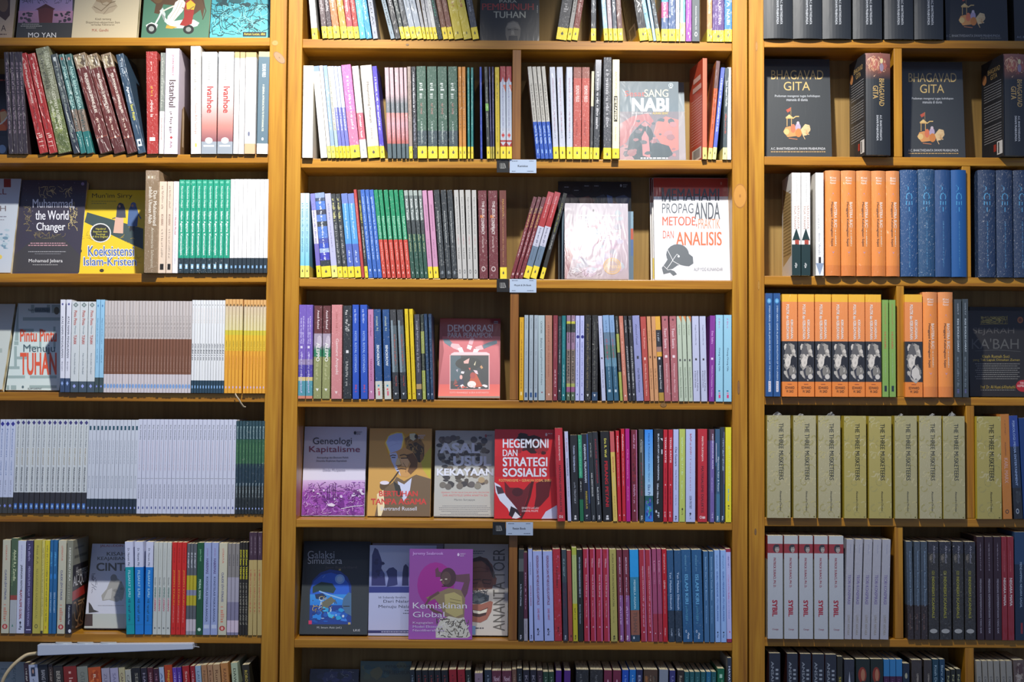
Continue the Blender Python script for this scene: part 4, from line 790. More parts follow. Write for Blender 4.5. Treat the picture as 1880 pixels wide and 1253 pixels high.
C1(1020.7, 1040.4, 1032, K('#4c4a48', '~', '#a09c98', mat='w', t=.87), 'thick graphite paperback leaning right')
C1(1041, 1048.6, 1053, K('#9c9890', '~', '#5c5850', mat='w'), 'pebble-grey paperback leaning right')
C1(1049.5, 1060.5, 1061, K('#7c3c30', '~', '#d0b0a8', mat='w'), 'chestnut paperback leaning right')
C1(1085, 1094.3, None, K('#34383c', '~', '#9ca0a4'), 'slim graphite paperback standing alone')
C1(1109, 1117.2, 1103.8, K('#9cb8c8', '~', '#e0ecf0'), 'ice-blue paperback with yellow foot')
C1(1118, 1125.6, 1113.6, K('#a8989c', '~', '#d8ccd0'), 'pink-grey paperback with yellow foot')
C1(1126.3, 1134, 1122.5, K('#3c4450', 'MANUSIA', '#e0e4e8', b=1), 'navy paperback with white capitals and yellow foot')
C1(1134.7, 1144, 1130.7, K('#5c342c', '~', '#a08880'), 'mahogany paperback with yellow foot')
C1(1175, 1190.6, 1163.5, K('#2c2c2e', 'RITAS', '#c8c8c8', t0=.4, lside=[('~', .1, .1+.05*i, .85, .112+.05*i, '#8c8c8c') for i in range(8)]+[('r', .2, .78, .8, .92, '#c8c8c8'), ('r', .3, .8, .7, .9, '#6c6c6c')]), 'black paperback showing back-cover text and barcode', yaw=.12)
C1(1191.3, 1199, 1177.5, K('#7ca8b8', '~', '#c8d8c0', mk=[('b', .1, .8, .1, .9, '#c8b478,#4c8090')]), 'blue-green pictorial paperback with yellow foot')
C1(1199.8, 1205.4, 1188, Dz('#8ca4b8', tx=[('~', .1, .9, '#d8e0e8', .3, .7)]), 'very slim blue-silver paperback')
C1(1206, 1213.6, 1195, K('#2c3840', None, mk=[('b', .1, .85, .05, .95, '#7c8c94,#50402c,#1c2428')]), 'dark pictorial paperback with yellow foot')
C1(1214.3, 1226.6, None, K('#c03c80', 'Chris Barker', '#f0d8e4', t0=.58, t1=.8, b=1, bands=[('#3c8ca8', .58), ('#c03c78', .75), ('#34507c', .87)]), 'magenta and navy paperback with yellow foot')
C1(1227.3, 1240, None, K('#34507c', 'Kajian Budaya Sosial', '#c8d4e8', t0=.4, t1=.72), 'slate-navy paperback with yellow foot')
C1(1240.6, 1247.6, None, K('#b8bccc', '~', '#6c7088'), 'slim lilac-white paperback with yellow foot')
C1(1248.3, 1258.2, None, K('#4c8c90', None, bands=[('#5c9898', .8)], mk=[('p' if 0 else '^', .0, .8, -.0, .6, '#c8d0b8')], fc='#e8dc7c'), 'cream and teal paperback with pale yellow foot')
C1(1259, 1269.6, None, Dz('#8c3c98', tx=[('~', .4, .82, '#d0a8d8', .36, .6)], mk=[('e', .9, .93, .4, .6, '#e0c8e4')]), 'purple paperback with orchid lettering')
C1(1270.3, 1284.6, None, Dz('#50585c', tx=[('Antonius Suyatno, S.S.', .62, .88, '#d0d4d4', .4, .62, .5)], mk=[('o', .9, .95, .35, .7, '#c8ccd0')], mat='g'), 'steel-grey paperback with ring logo')
C1(1298, 1307.4, None, K('#c08450', '~', '#e0c8a8', fc='#ecc834'), 'caramel paperback with yellow foot right of the gap')
C1(1308, 1329.6, None, K('#4c2c70', 'REZA A.A. WATTIMENA', '#c8bcd8', t0=.45, t1=.82, x=(.5, .74), t=.88, mk=[('~', .6, .82, .25, .36, '#a090b8')]), 'broad deep-purple paperback with yellow foot')
C1(1330.3, 1343.8, None, K('#3c7cc4', 'CINTA NABI', '#c8dcf0', t0=.4, t1=.82), 'cornflower-blue paperback with yellow foot')

# second shelf
C2 = lambda q, des, desc, **k: books('C2', q, des, desc, **k)
C2(sp((554.8, 573.5, None, 120.5)), Dz('#e4dcc4', [('#e8e0c8>#f0ece4', 1)], [('/ant/arkeun', .15, .48, '#b0a890', .35, .6, 0), ('~', .55, .65, '#d8d0b8', .4, .55)], mat='g'), 'cream paperback with thin script against the left upright', prot=.012)
C2(sp((589, 601, 573.5, 122)), Dz('#ecebe8', [('#8498c0', .06), ('#eceae6', 1)], [('~', .13, .55, '#acacb0', .38, .58), ('~', .6, .74, '#d8a8a8', .4, .55)], mat='g'), 'white paperback with blue head leaning left')
C2(sp((602, 608.3, 586, 121)), K('#e8e4d8', '~', '#b4ac98', fc='#e8e070'), 'slim ivory paperback with pale yellow foot')
C2(sp((609, 616.3, 593, 121)), K('#8ca4c8', '~', '#c8d4e8', fc='#ecdf60'), 'slim hazy-blue paperback with yellow foot')
C2(sp((617, 623, 600.7, 122)), K('#b8b4a4', '~', '#6c6c64', bands=[('#c8c4b0', .7), ('#a0b4b0', .88)]), 'slim sand-grey paperback with yellow foot')
C2(sp((623.7, 629.8, 606, 122), (630.4, 636.4, 612.4, 122), (637, 643.6, 618.8, 122)), K('#7c80c0', '~', '#e0e0f0', bands=[('#c0c8e4', .45), ('#6c70bc', .87)]), 'slim lilac-blue paperback with yellow foot')
C2(sp((644.2, 661.6, 626.3, 120)), K('#c868a0', '~', '#f0d8e8', mat='w', x=(.42, .66), t=.865, bands=[('#c46ca4', .5), ('#cc7094', .865)]), 'thick pink crinkled paperback with yellow foot')
C2(sp((662.5, 674.3, 646, 122)), Dz('#dcd8d4', [('#dcd8d0', .51), ('#c05c6c', .8), ('#d8d8dc', 1)], [('~', .1, .42, '#a8a49c', .4, .6), ('~', .53, .78, '#f0e0e4', .35, .65)], [('e', .9, .93, .42, .6, '#9c9ca8')]), 'white paperback with rose panel')
C2(sp((676.4, 697.5, 661, 121)), K('#c8c0b4', 'Mengundang Pusaran', '#6c645c', x=(.36, .62), b=.2, t0=.18, t1=.62, t=.875, mk=[('~', .68, .8, .42, .54, '#9c948c')]), 'thick stone-beige paperback with yellow foot')
C2(sp((698.4, 706.8, 683, 122)), K('#4c3cb4', '~', '#dcdcf4', mat='w'), 'vivid violet-blue paperback with yellow foot')
pk = Dz('#a89090', [('#c0a4a8', .28), ('#c0a4a8>#646c70', .4), ('#646c70', .5), ('#c08078>#bc9098', .62), ('#bc9098>#b05c54', .84), ('#4c5c60', 1)], [('~', .1, .8, '#d8ccd0', .4, .56)])
C2(sp((712, 719.6, 706, 124.3), (721, 728, 714.7, 124.3), (729.2, 736.8, 724, 124.3), (738, 744.4, 733, 124.3), (745.6, 750.9, 741, 124.3)), pk, 'pink and slate banded paperback')
C2(sp((751.5, 757.8, 747.6, 122.6)), K('#a08c80', '~', '#786860'), 'slim taupe paperback with yellow foot')
C2(sp((758.8, 766.4, 755, 122.6)), Dz('#26282e', tx=[('~', .06, .5, '#d8d8dc', .3, .66), ('~', .55, .82, '#a0a0b0', .3, .66)], mat='w'), 'black crinkled paperback with white script')
gd = K('#3c5a48', '~', '#c4ccc4', mat='w', x=(.3, .7), b=.8, t0=.18, t1=.38, mk=[('~', .4, .52, .36, .6, '#a07068'), ('~', .6, .84, .4, .56, '#b4c0b8')], bands=[('#40604e', .7), ('#3c4c50', .87)])
C2(sp((767, 784, 764.4, 122), (786, 803.2, 784, 122), (805.2, 822.2, 803, 122), (824.3, 840.8, 822.6, 122)), gd, 'thick moss-green film-wrapped paperback')
C2(sp((843, 848.9, 841, 123), (849.6, 856, 848, 123)), K('#c88430', '~', '#5c4424', x=(.3, .66)), 'ochre paperback with yellow foot')
C2(sp((858.8, 862.9, 857.8, 124), (864.8, 869, 864.6, 124)), K('#1c7c74', '~', '#8cc4bc', x=(.3, .66)), 'sliver-thin teal paperback with yellow foot')
C2(sp((882, 885.7, 880.5, 123)), Dz('#2440a0', tx=[('~', .2, .7, '#6c84c8', .3, .7)]), 'sliver-thin royal-blue paperback')
C2(sp((894, 900, 889, 123)), K('#343834', 'Supardi', '#b0b8a8', x=(.3, .66), t0=.22, t1=.38, mk=[('r', .4, .48, .05, .95, '#78b050'), ('~', .5, .66, .3, .66, '#b0b8a8')]), 'slim black-green paperback with lime square')
C2(sp((900.8, 903.6, 897.3, 123), (904.6, 907.8, 903, 123)), K('#2c2c58', '~', '#8c8cb8', x=(.3, .66), fc='#b8a83c'), 'sliver-thin indigo paperback')
C2(sp((910, 917.8, 908.6, 123.5)), Dz('#ccb41c', tx=[('~', .12, .38, '#6c601c', .35, .62), ('~', .4, .64, '#a8941c', .35, .62), ('~', .66, .82, '#6c601c', .35, .62)], mk=[('e', .92, .95, .36, .62, '#5c5018')]), 'yellow paperback right of the indigo pair')
C2(sp((918.8, 929, 917.9, 122), (929.8, 939.8, 929, 122)), K('#b8bccc', '~', '#8c8ca8', x=(.4, .6), bands=[('#9c2c2c', .17), ('#b8c0cc', .67), ('#c0c4cc', .8), ('#a83028', .87)], mk=[('^', .12, .2, .0, 1, '#b8c0cc'), ('~', .32, .64, .4, .6, '#8c8ca8'), ('r', .735, .76, .25, .75, '#c03028'), ('r', .72, .775, .44, .56, '#c03028'), ('v', .82, .86, 0, 1, '#c0c4cc'), ('q', .2, .28, .5, 1, '#c87058')], t=.87), 'white paperback with red chevron ends')
C2(sp((985, 992.4, 968.4, 122.8), (993.2, 1000.2, 977, 122.8), (1000.8, 1007.8, 985.3, 122.8), (1008.4, 1015.2, 994, 122.8)), Dz('#b4b0a4', [('#bcb8ac', .6), ('#1c50b0', 1)], [('TEORI & PRAKTIK GERAKAN', .18, .58, '#4c4840', .3, .66, .6), ('~', .64, .84, '#b8d0f0', .3, .7)], [('r', .9, .94, .35, .65, '#90b4e8')], 'w'), 'grey-white paperback with cobalt lower part')
C2(sp((1016, 1026, 1009, 123.4), (1027.8, 1038.6, 1022, 123.4), (1040.4, 1051.4, 1039.9, 124)), K('#bcc0cc', '~', '#a88090', x=(.4, .6), mk=[('e', .51, .52, .42, .58, '#50505c'), ('~', .56, .78, .4, .6, '#78808c')]), 'silver-lilac paperback with yellow foot')
C2(sp((1052.4, 1066.7, 1053.4, 123.5), (1067.8, 1081.9, 1069, 123.5)), K('#a84c40', 'SIGMUND FREUD', '#e4c8c0', mat='w', b=1, t0=.2, t1=.38, x=(.3, .74), bands=[('#8c5448', .12), ('#b05044', .87)], mk=[('~', .55, .75, .3, .6, '#8c342c')]), 'salmon-red crinkled paperback with yellow foot')
C2(sp((1082.8, 1087.8, 1086.2, 131)), K('#a8a48c', None, bands=[('#c0bca0', .4), ('#3c3c3c', .87)]), 'slim sand and black paperback')
C2(sp((1089, 1100, 1093.6, 110)), K('#3c4046', '~', '#c8c8cc', mat='w', bands=[('#a8a8ac>#505458', .3), ('#2c3036', .885)], t=.885), 'tall sparkling black paperback with yellow foot')
C2(sp((1107.7, 1122, 1109.4, 105.5)), K('#44464c', '~', '#a8a8ac', mat='w', t=.89), 'taller charcoal paperback with yellow foot')
C2(sp((1124.2, 1136.8, 1125.4, 109.5)), K('#e2d8b0', None, t=.9, mk=[('r', .37, .63, .2, .72, '#28261f')], mat='g', txt='') if 0 else Dz('#e2d8b0', [('#e4dab4', .9), (Y_, 1)], [('ANTROPOLOGI', .12, .365, '#98906c', .3, .68), ('METAFISIK', .385, .615, '#e8e0c0', .3, .64, 1.2), ('Anton Bakker', .68, .83, '#a89f7c', .36, .6)], [('r', .37, .63, .2, .72, '#28261f'), ('e', .94, .965, .4, .6, '#4c4628')], 'g'), 'tall cream paperback with black title box', prot=.017)
sang = [('g', 1138, 148, 1262, 212, '#4c5c64', '#586a74'), ('g', 1138, 205, 1262, 293, '#6a6870', '#7c747c'),
    ('p', [(1138, 228), (1160, 214), (1190, 208), (1200, 222), (1190, 240), (1165, 232), (1150, 262), (1138, 270)], '#9a6468'), ('p', [(1205, 225), (1222, 214), (1246, 220), (1246, 275), (1230, 280), (1212, 262), (1200, 244)], '#b0706c'),
    ('p', [(1138, 272), (1160, 264), (1180, 276), (1200, 292), (1138, 293)], '#9c8084'), ('p', [(1156, 250), (1172, 232), (1184, 224), (1196, 238), (1206, 262), (1228, 268), (1236, 284), (1220, 293), (1165, 293), (1152, 276)], '#3c4c54'),
    ('p', [(1178, 252), (1184, 240), (1191, 252), (1194, 290), (1180, 286)], '#a8787c'), ('b', 1140, 215, 1244, 290, 26, 3, 9, ['#8a686e', '#5c6068', '#a07478', '#4a5a62'], 11), ('l', [(1172, 232), (1184, 222), (1194, 230)], 1.4, '#586a74'),
    ('t', 'Sesat', 1147, 167, 1184, 177, '#b03c34', .4), ('t', 'SANG', 1183, 164.5, 1227, 178, '#d8cfa8', .6), ('t', 'NABI', 1160, 180, 1228, 205, '#eceff0', 4), ('t', 'BISIK-BISIK tentang', 1160, 206.5, 1196, 210, '#c0c4c4', .4), ('t', 'ALIRAN SESAT', 1198, 206, 1227, 210.3, '#c8b040', .8),
    ('e', 1231.5, 157, 4.2, 4.2, '#a8b4b8'), ('e', 1231.5, 157, 3.2, 3.2, '#54646c'), ('^' if 0 else 'p', [(1231.5, 154), (1233, 158), (1230, 158)], '#c8d0d4'), ('r', 1229, 161, 1234, 162.6, '#a8b4b8'), ('~', 1176, 289.5, 1226, 292, '#c8c8cc')]
face('C2', 1150, 1259.5, 151, '#5c666c', 'second slate-pink book peeking out behind the one with white NABI title', sang[:2], th=.014, d0=.066, mat='f')
face('C2', 1137.5, 1246.8, 149.7, '#5a656b', 'slate and pink cover with big white NABI title, second shelf, centre case', sang, th=.014, d0=.045, tilt=.1, mat='f')
C2(sp((1290, 1298.3, 1290.8, 107)), K('#c4482c', None, t=.9, bands=[('#d06a50', .885)], fc='#f0e078', mat='g', lside=[('r', 0, 0, 1, 1, '#b8442a')]+[('~', .15, .36+.028*i, .92, .366+.028*i, '#e0b0a0') for i in range(17)]+[('r', .3, .14, .85, .19, '#d8a898'), ('r', .25, .23, .9, .28, '#d8a898'), ('r', .2, .86, .9, .98, '#d8d4c8'), ('r', .3, .87, .8, .96, '#8c8c88')]), 'orange-red paperback turned to show its printed back', yaw=.13, prot=.012)  # paler feet in this row have whitish glare painted into the yellow
C2(sp((1299.4, 1306.8, 1315, 112.4)), K('#c87828', '~', '#5c2c1c', bands=[('#5c3c3c', .28), ('#c0501c', .885)], fc='#f0e47c', lside=[('r', 0, 0, 1, 1, '#b8641c'), ('r', .3, .04, .8, .8, '#7c2c14')]), 'orange and plum paperback leaning right')
C2(sp((1307.6, 1314.6, 1324.2, 124.5)), K('#4c5cb4', '~', '#c8d0f0', fc='#f0e88c'), 'slim ultramarine paperback leaning right')
C2(sp((1326.6, 1334.6, 1331, 125)), K('#3c484c', 'Seni Ragawi Filsafat', '#e0e4e4', t0=.14, t1=.42, mk=[('~', .5, .72, .3, .64, '#b8503c')], fc='#f4ec98'), 'slate paperback with white and red lettering')
C2(sp((1335.4, 1342.4, None, 124)), Dz('#f0eeea', tx=[('~', .2, .7, '#d8d4cc', .4, .56)], mat='g'), 'slim white paperback against the right upright')

# third shelf
C3 = lambda q, des, desc, **k: books('C3', q, des, desc, **k)
C3(sp((551, 559.3, 551.8, 355), (560, 567.7, 560.2, 355)), K('#8cd0e4', '~', '#5c94a8', bands=[('#d0e8f0>#7cc8e4', .86)], t=.86, fc='#f4e46c', mat='g'), 'aqua-white paperback with yellow foot')
C3(sp((581.6, 589.9, 569.5, 356)), K('#c0bcdc', '~', '#7c78a8', bands=[('#8484c8', .2), ('#d8d4e4', .6), ('#7468b8', .86)], t=.86), 'lilac-white paperback with yellow foot leaning left')
C3(sp((590.8, 608.2, 577.7, 355)), K('#5c78b8', '~', '#e8ecf4', mat='w', x=(.4, .6), t0=.06, t1=.8, bands=[('#90a4cc', .06), ('#3c4c68', .1), ('#4c78c8', .2), ('#34384c', .26), ('#5c80c8', .34), ('#343c44', .4), ('#5078c4', .54), ('#4450a0', .6), ('#3450b8', .66), ('#9cb0d0', .71), ('#3c3cb0', .8), ('#2c343c', .87)], t=.87), 'thick blue striped pictorial paperback')
C3(sp((609.3, 620.2, 596, 356)), K('#b8b8d8', '~', '#7c7c94', x=(.38, .6), fc='#eee27c', t=.86), 'pale lavender paperback with yellow foot')
C3(sp((620.8, 629.6, 606.4, 356.5), (630.4, 638.8, 615.9, 356.5)), K('#34383a', '~', '#a8a8a4', mat='w', mk=[('~', .06, .34, .2, .72, '#c8c480')], x=(.3, .66), t0=.38, t1=.84), 'black crinkled paperback with straw lettering')
C3(sp((639.5, 651, 626, 356), (652, 663.4, 638, 356)), K('#4c88c8', 'Bambang Sugiharto', '#c4dcf0', x=(.3, .64), b=.8, t0=.12, t1=.54, bands=[('#6c80c0', .12), ('#5098d8', .6), ('#5068b8', .87)], mk=[('~', .68, .82, .3, .64, '#d0dcf4')]), 'bright azure paperback with yellow foot')
C3(sp((664.2, 669.4, 649, 348.5)), Dz('#b4403c', tx=[('~', .1, .7, '#e0a8a0', .36, .6)]), 'slim coral-red paperback leaning left')
C3(sp((670.3, 676, 656, 349)), K('#34342c', None, mk=[('~', .12, .38, .25, .75, '#c8c03c'), ('~', .42, .78, .3, .7, '#c8c8bc')]), 'slim black paperback with lime lettering')
C3(sp((677, 685, 661, 349), (686, 693.2, 670, 349), (694, 701.3, 678, 349)), Dz('#3464b8', tx=[('~', .08, .8, '#b4ccf0', .3, .66)], mk=[('e', .9, .93, .35, .65, '#b8ccf0')], mat='w'), 'cobalt-blue crinkled paperback')
C3(sp((702.2, 709.4, 686, 349.3), (711, 717.8, 694.5, 349.3), (719.3, 727, 704, 349.3), (729, 736.6, 713.7, 349.3), (738, 745, 722.9, 349.3), (746.8, 754.4, 732, 349.3)), Dz('#0c8458', [('#0e8a5c', .565), ('#c84432', 1)], [('Hujan Pertama di', .3, .55, '#c4ecd4', .25, .48, .8), ('Mata Pertiwi', .3, .55, '#c4ecd4', .55, .78, .8), ('Rohani & Kapitalis', .6, .8, '#f0c8bc', .36, .68, .8)], [('^', .92, .95, .35, .65, '#f0d0c8'), ('~', .85, .9, .3, .6, '#f0c8bc')], 'w'), 'green-over-red paperback')
C3(sp((755.2, 762.3, 741.3, 350), (763.4, 770.6, 750, 350), (771.6, 778.8, 758.4, 350), (779.7, 786, 767.6, 350)), Dz('#3c4c44', [('#9ca8a0', .06), ('#687470', .34), ('#3c4444', .5), ('#2c5444', 1)], [('Kitab Tanah', .1, .34, '#d8dcd8', .25, .75, 1), ('Joga Wara', .5, .7, '#c4c890', .3, .66, .6)], [('^', .92, .95, .35, .65, '#b8c8c0')], 'w'), 'dark grey-green paperback')
C3(sp((786.8, 795, 775, 350.3), (796.4, 805.6, 785, 350.3)), K('#c890b0', 'SEKUNTUM KEAJAIBAN', '#8c5878', x=(.34, .64), t0=.16, t1=.46, mk=[('~', .56, .78, .36, .6, '#8c5878')]), 'rose-pink paperback with yellow foot')
C3(sp((807.8, 818.2, 796, 349.4), (819.6, 829.3, 808.7, 349.4), (830.5, 840, 820.4, 349.4)), Dz('#2e3436', tx=[('Kamasutra Agama Kebudayaan', .24, .6, '#c8ccc8', .3, .62, .4), ('~', .62, .86, '#8c908c', .36, .58)], mk=[('e', .915, .955, .3, .7, '#7c8488')], mat='w'), 'charcoal film-wrapped paperback')
C3(sp((840.8, 849, 833.2, 349.4), (849.8, 857.6, 843.4, 349.4), (859, 868.4, 854.2, 349), (869.5, 877.6, 866, 349)), Dz('#bcbab4', tx=[('Segera dan Cerita Kisah Marwah', .08, .5, '#4c4a48', .36, .64, .4), ('~', .52, .62, '#b07070', .4, .6), ('Yus Pratiwi', .65, .78, '#3c3c3c', .36, .6)], mk=[('o', .9, .945, .3, .7, '#5c5c5c')]), 'grey-white paperback with black script')
C3(sp((880.4, 896, 877.5, 350.3), (898, 915, 896, 350.3)), Dz('#64282a', [('#6c2c30', 1)], [('THE JESUS', .12, .3, '#d8ccc8', .34, .72, 1), ('CONSPIRACY', .31, .5, '#d8ccc8', .34, .68, 1.5), ('~', .52, .7, '#b89c98', .38, .6)], [('o', .86, .92, .25, .72, '#c8b4b0'), ('~', .28, .31, .2, .6, '#c8742c')], 'w'), 'thick wine-red film-wrapped paperback')
C3(sp((918, 930.6, 916.6, 350)), K('#6c3424', 'MATINYA', '#b8883c', x=(.4, .66), t0=.1, t1=.3, b=.4, mk=[('~', .31, .84, .42, .6, '#a8784c')]), 'russet paperback with gold script and yellow foot')
C3(sp((936.3, 943.4, 979.5, 362.8), (944.6, 951.4, 988, 362.8), (952.4, 959.6, 996.4, 362.8)), Dz('#6c2428', [('#6c3c40', .2), ('#742028', 1)], [('~', .14, .38, '#c8b060', .3, .66), ('~', .42, .74, '#e0c8c8', .35, .62)], [('e', .93, .96, .3, .7, '#c8a8a8')], 'w'), 'burgundy paperback leaning right')
C3(sp((960.8, 972.6, 1006.5, 354.6), (973.8, 985.4, 1018.8, 354.6)), K('#a83034', None, bands=[('#a84448', .14), ('#a82c2c', .4), ('#c0c0d0', .63), ('#64788c', .86)], t=.86, mk=[('~', .05, .3, .4, .6, '#d8a8a8'), ('~', .42, .62, .36, .62, '#3c3c5c'), ('~', .66, .8, .35, .5, '#344454')]), 'crimson, white and steel paperback leaning right')
C3(sp((990.8, 998.4, 1034.4, 356)), K('#26261f', None, mk=[('~', .12, .46, .3, .62, '#8c8c3c'), ('~', .48, .66, .35, .7, '#a8a8a4')]), 'black paperback with olive script leaning right')
face('C3', 1024.5, 1160, 333.6, '#171513', 'black cover with coloured polygons behind the silvery book, third shelf, centre case', [
    ('r', 1024, 333, 1166, 513, '#191614'), *[('e', x, y, 8, 7.5, '#242424') for x, y in ((1040, 346), (1058, 350), (1077, 344), (1095, 344))], *[('~', x-4, y-1, x+4, y+.3, '#9ca4b0') for x, y in ((1040, 344), (1058, 350), (1077, 342), (1095, 342))],
    ('e', 1140, 341, 1.8, 2.6, '#a8acb0'), ('t', 'RESIST', 1144, 338.6, 1152, 341, '#a8acb0', .4), ('t', 'BOOK', 1144, 342, 1150, 344.4, '#a8acb0', .4),
    ('p', [(1026, 360), (1050, 357), (1062, 366), (1056, 376), (1030, 376)], '#4a3a3c'), ('p', [(1062, 364), (1080, 360), (1092, 368), (1086, 376), (1066, 376)], '#6a3a34'), ('p', [(1094, 362), (1108, 357), (1118, 366), (1108, 376), (1094, 374)], '#3c404c'), ('p', [(1114, 358), (1124, 361), (1126, 376), (1116, 376)], '#5870a0'), ('p', [(1130, 362), (1146, 358), (1156, 364), (1154, 376), (1132, 374)], '#46506a'), ('p', [(1126, 368), (1134, 374), (1130, 380), (1124, 378)], '#7c5c50')], th=.01, d0=.085, mat='g')
face('C3', 1031, 1163, 388, '#5c7080', 'steel-blue book of which only side edges show, behind the silvery cover', [('r', 1158, 383, 1165, 420, '#7c98a8'), ('r', 1158, 420, 1165, 440, '#b0543c'), ('r', 1158, 440, 1165, 470, '#506890')], th=.016, d0=.062, tilt=.05)
face('C3', 1036.5, 1154.5, 373.6, '#a4949c', 'silvery-pink glaring film-wrapped cover with gold seal, third shelf, centre case', [
    ('g', 1036, 373, 1155, 440, '#a09aa4', '#a8949c'), ('g', 1036, 440, 1155, 513, '#a08c98', '#98868c'), ('b', 1040, 376, 1152, 510, 46, 5, 15, ['#a890a0', '#98a0a8', '#a07c88', '#a8a0b0', '#908c98'], 21), ('p', [(1037, 440), (1052, 470), (1040, 512), (1037, 512)], '#8c5c60'),
    ('e', 1089.5, 386.5, 1.6, 2.2, '#3c3c40'), ('~', 1057, 395, 1136, 397.5, '#d4ccd0'),
    ('t', 'MENCARI', 1060, 402, 1128, 415, '#e4e0d8', .5), ('t', 'MARIA', 1072, 417, 1126, 428, '#e4e0d8', .5), ('t', 'MAGDALENA', 1052, 430, 1141, 441, '#e4e0d8', .5),
    ('e', 1124, 489, 16.5, 15.5, '#b8905c'), ('e', 1124, 489, 14, 13, '#a08c88'), ('e', 1124, 489, 12.5, 11.6, '#b08c5c'), ('e', 1124, 489, 10.5, 9.6, '#9c8480'), ('t', 'Arena', 1110, 485, 1138, 493, '#c8a878', .6), ('k', 1042, 492, 1104, 509, 22, 14, .7, ['#e0d8d8', '#6c4c50'], 7)], th=.018, d0=.03, tilt=.2, mat='f')
for j, (dx, lab) in enumerate(((-7, 'rearmost'), (-3.5, 'middle'))):
    face('C3', 1202+dx, 1341+dx*.3, 327.5+2*j, '#cfcac4', f'{lab} copy of the megaphone book, only its pale edge showing', [('r', 1190+dx, 326, 1204+dx, 372, '#7c1c12'), ('r', 1190+dx, 474, 1206+dx, 512, '#c8b030' if j else '#d8d4cc')], th=.011, d0=.068-.017*j, tilt=.16)
face('C3', 1202, 1341, 327, '#d4d4d8', 'red-headed white cover with black megaphone drawing, third shelf, centre case', [
    ('r', 1195, 326, 1345, 345, '#b8301c'), ('p', [(1195, 340), (1345, 340), (1345, 361), (1199, 360)], '#b8301c') if 0 else ('r', 1195, 340, 1345, 361, '#b42e1c'),
    ('e', 1324, 337, 1.6, 3, '#c87868'),
    ('p', [(1214.5, 345), (1218, 345), (1221, 366), (1226, 347), (1231, 346), (1231.5, 371), (1228, 371), (1227.5, 354), (1222, 371), (1219.5, 371), (1217.5, 356), (1218, 370), (1215, 370)], '#343c46'),
    ('t', 'EMAHAMI', 1233, 346.5, 1320.5, 369, '#343c46', 1.6), ('t', 'PROPAGANDA', 1215.5, 373, 1280, 391.5, '#343c46', .9) if 0 else ('t', 'PROPAG', 1215.5, 373.5, 1273, 392, '#3a424c', .8), ('t', 'ANDA', 1275, 372, 1322, 403, '#343c46', 1.4),
    ('t', 'METODE,', 1216, 398, 1280, 417, '#cc4a1e', 1.6), ('t', 'PRAKTIK', 1282, 402, 1322, 420, '#d87848', .4), ('t', 'DAN', 1217, 424, 1237, 438, '#cc4a1e', .8), ('t', 'ANALISIS', 1241, 426, 1325, 451, '#d85e24', 1.6),
    ('e', 1244, 468, 21, 19.5, '#565c60'), ('p', [(1228, 462), (1262, 464), (1272, 472), (1273, 484), (1264, 490), (1246, 486), (1232, 496), (1238, 498), (1243, 504), (1236, 507), (1230, 501), (1218, 504), (1215, 492), (1221, 484), (1226, 476)], '#565c60'),
    ('l', [(1224, 456), (1236, 480), (1252, 489), (1266, 490)], .9, '#e0e0e0'), ('l', [(1247, 470), (1243, 467), (1239, 472), (1230, 486), (1224, 494)], .9, '#e0e0e0'), ('l', [(1216, 486), (1226, 496), (1238, 494)], .8, '#e0e0e0'), ('e', 1246, 471, 2, 2, '#e0e0e0'),
    ('t', 'ALIP YOG KUNANDAR', 1274, 492, 1327, 498, '#6c6c70', .3)], th=.016, d0=.03, tilt=.17, mat='f')
# fourth shelf, centre
C4 = lambda q, des, desc, **k: books('C4', q, des, desc, **k)
bmk = [('v', .925, .955, .3, .7, '#e4e0dc')]
C4(sp((547, 560.2, 548.4, 560), (561.2, 573.4, 562.3, 560)), Dz('#5848a0', [('#6c54a8', .58), ('#8c7ca0', .64), ('#483c94', .77), ('#c8b478', .81), ('#4c8c98', .97), ('#c87c60', 1)], [('Gadis-gadis', .12, .42, '#ccc4e4', .5, .74, .6), ('~', .14, .42, '#c4bce0', .24, .44), ('~', .5, .94, '#c4bce0', .3, .56)], [('r', .44, .465, .25, .55, '#e0dcec')], 'w'), 'violet paperback with teal patterned foot')
C4(sp((575, 589.5, 576.4, 561.5), (591, 605.4, 592.3, 561.5)), Dz('#808450', [('#5c2c2c', .3), ('#9c90a0', .42), ('#9c90a0>#2c6c4c', .48), ('#2c7450', .55), ('#888c58', 1)], [('Awadi Rashad', .05, .25, '#dccccc', .4, .66), ('ALEPPO', .4, .6, '#e4e4dc', .3, .74, 1.2), ('~', .62, .8, '#b0b080', .3, .6)], [('v', .89, .92, .3, .7, '#e4e4dc'), ('e', .32, .46, .4, 1.0, '#b8acb8')], 'w'), 'maroon, green and khaki paperback')
C4(sp((608, 627.4, 609, 560)), Dz('#b87878', [('#c07c7c', 1)], [('Gaeture Ampeki', .36, .74, '#e4ccc8', .34, .68, .8), ('~', .08, .3, '#a86460', .4, .6)], [('v', .92, .95, .35, .6, '#e8d8d4')], 'w'), 'thick dusty-pink film-wrapped paperback')
C4(sp((629.7, 645.2, 630, 561.5)), Dz('#24282a', tx=[('~', .05, .3, '#b4b4b0', .25, .55), ('~', .2, .28, '#c4c4c0', .55, .75), ('~', .6, .86, '#9c9c98', .3, .6)], mk=[('r', .48, .51, .35, .65, '#d0d0d0')], mat='w'), 'glittering black film-wrapped paperback')
C4(sp((647.3, 659, 647, 560), (662.4, 675, 661.2, 560)), Dz('#244cac', tx=[('HOTEL ROYAL COSTANZA', .28, .72, '#9cb8e8', .34, .66, .8), ('~', .05, .2, '#b8c8f0', .3, .6)], mk=[('~', .85, .93, .4, .65, '#c83c44')], mat='s'), 'royal-blue paperback with pale capitals')
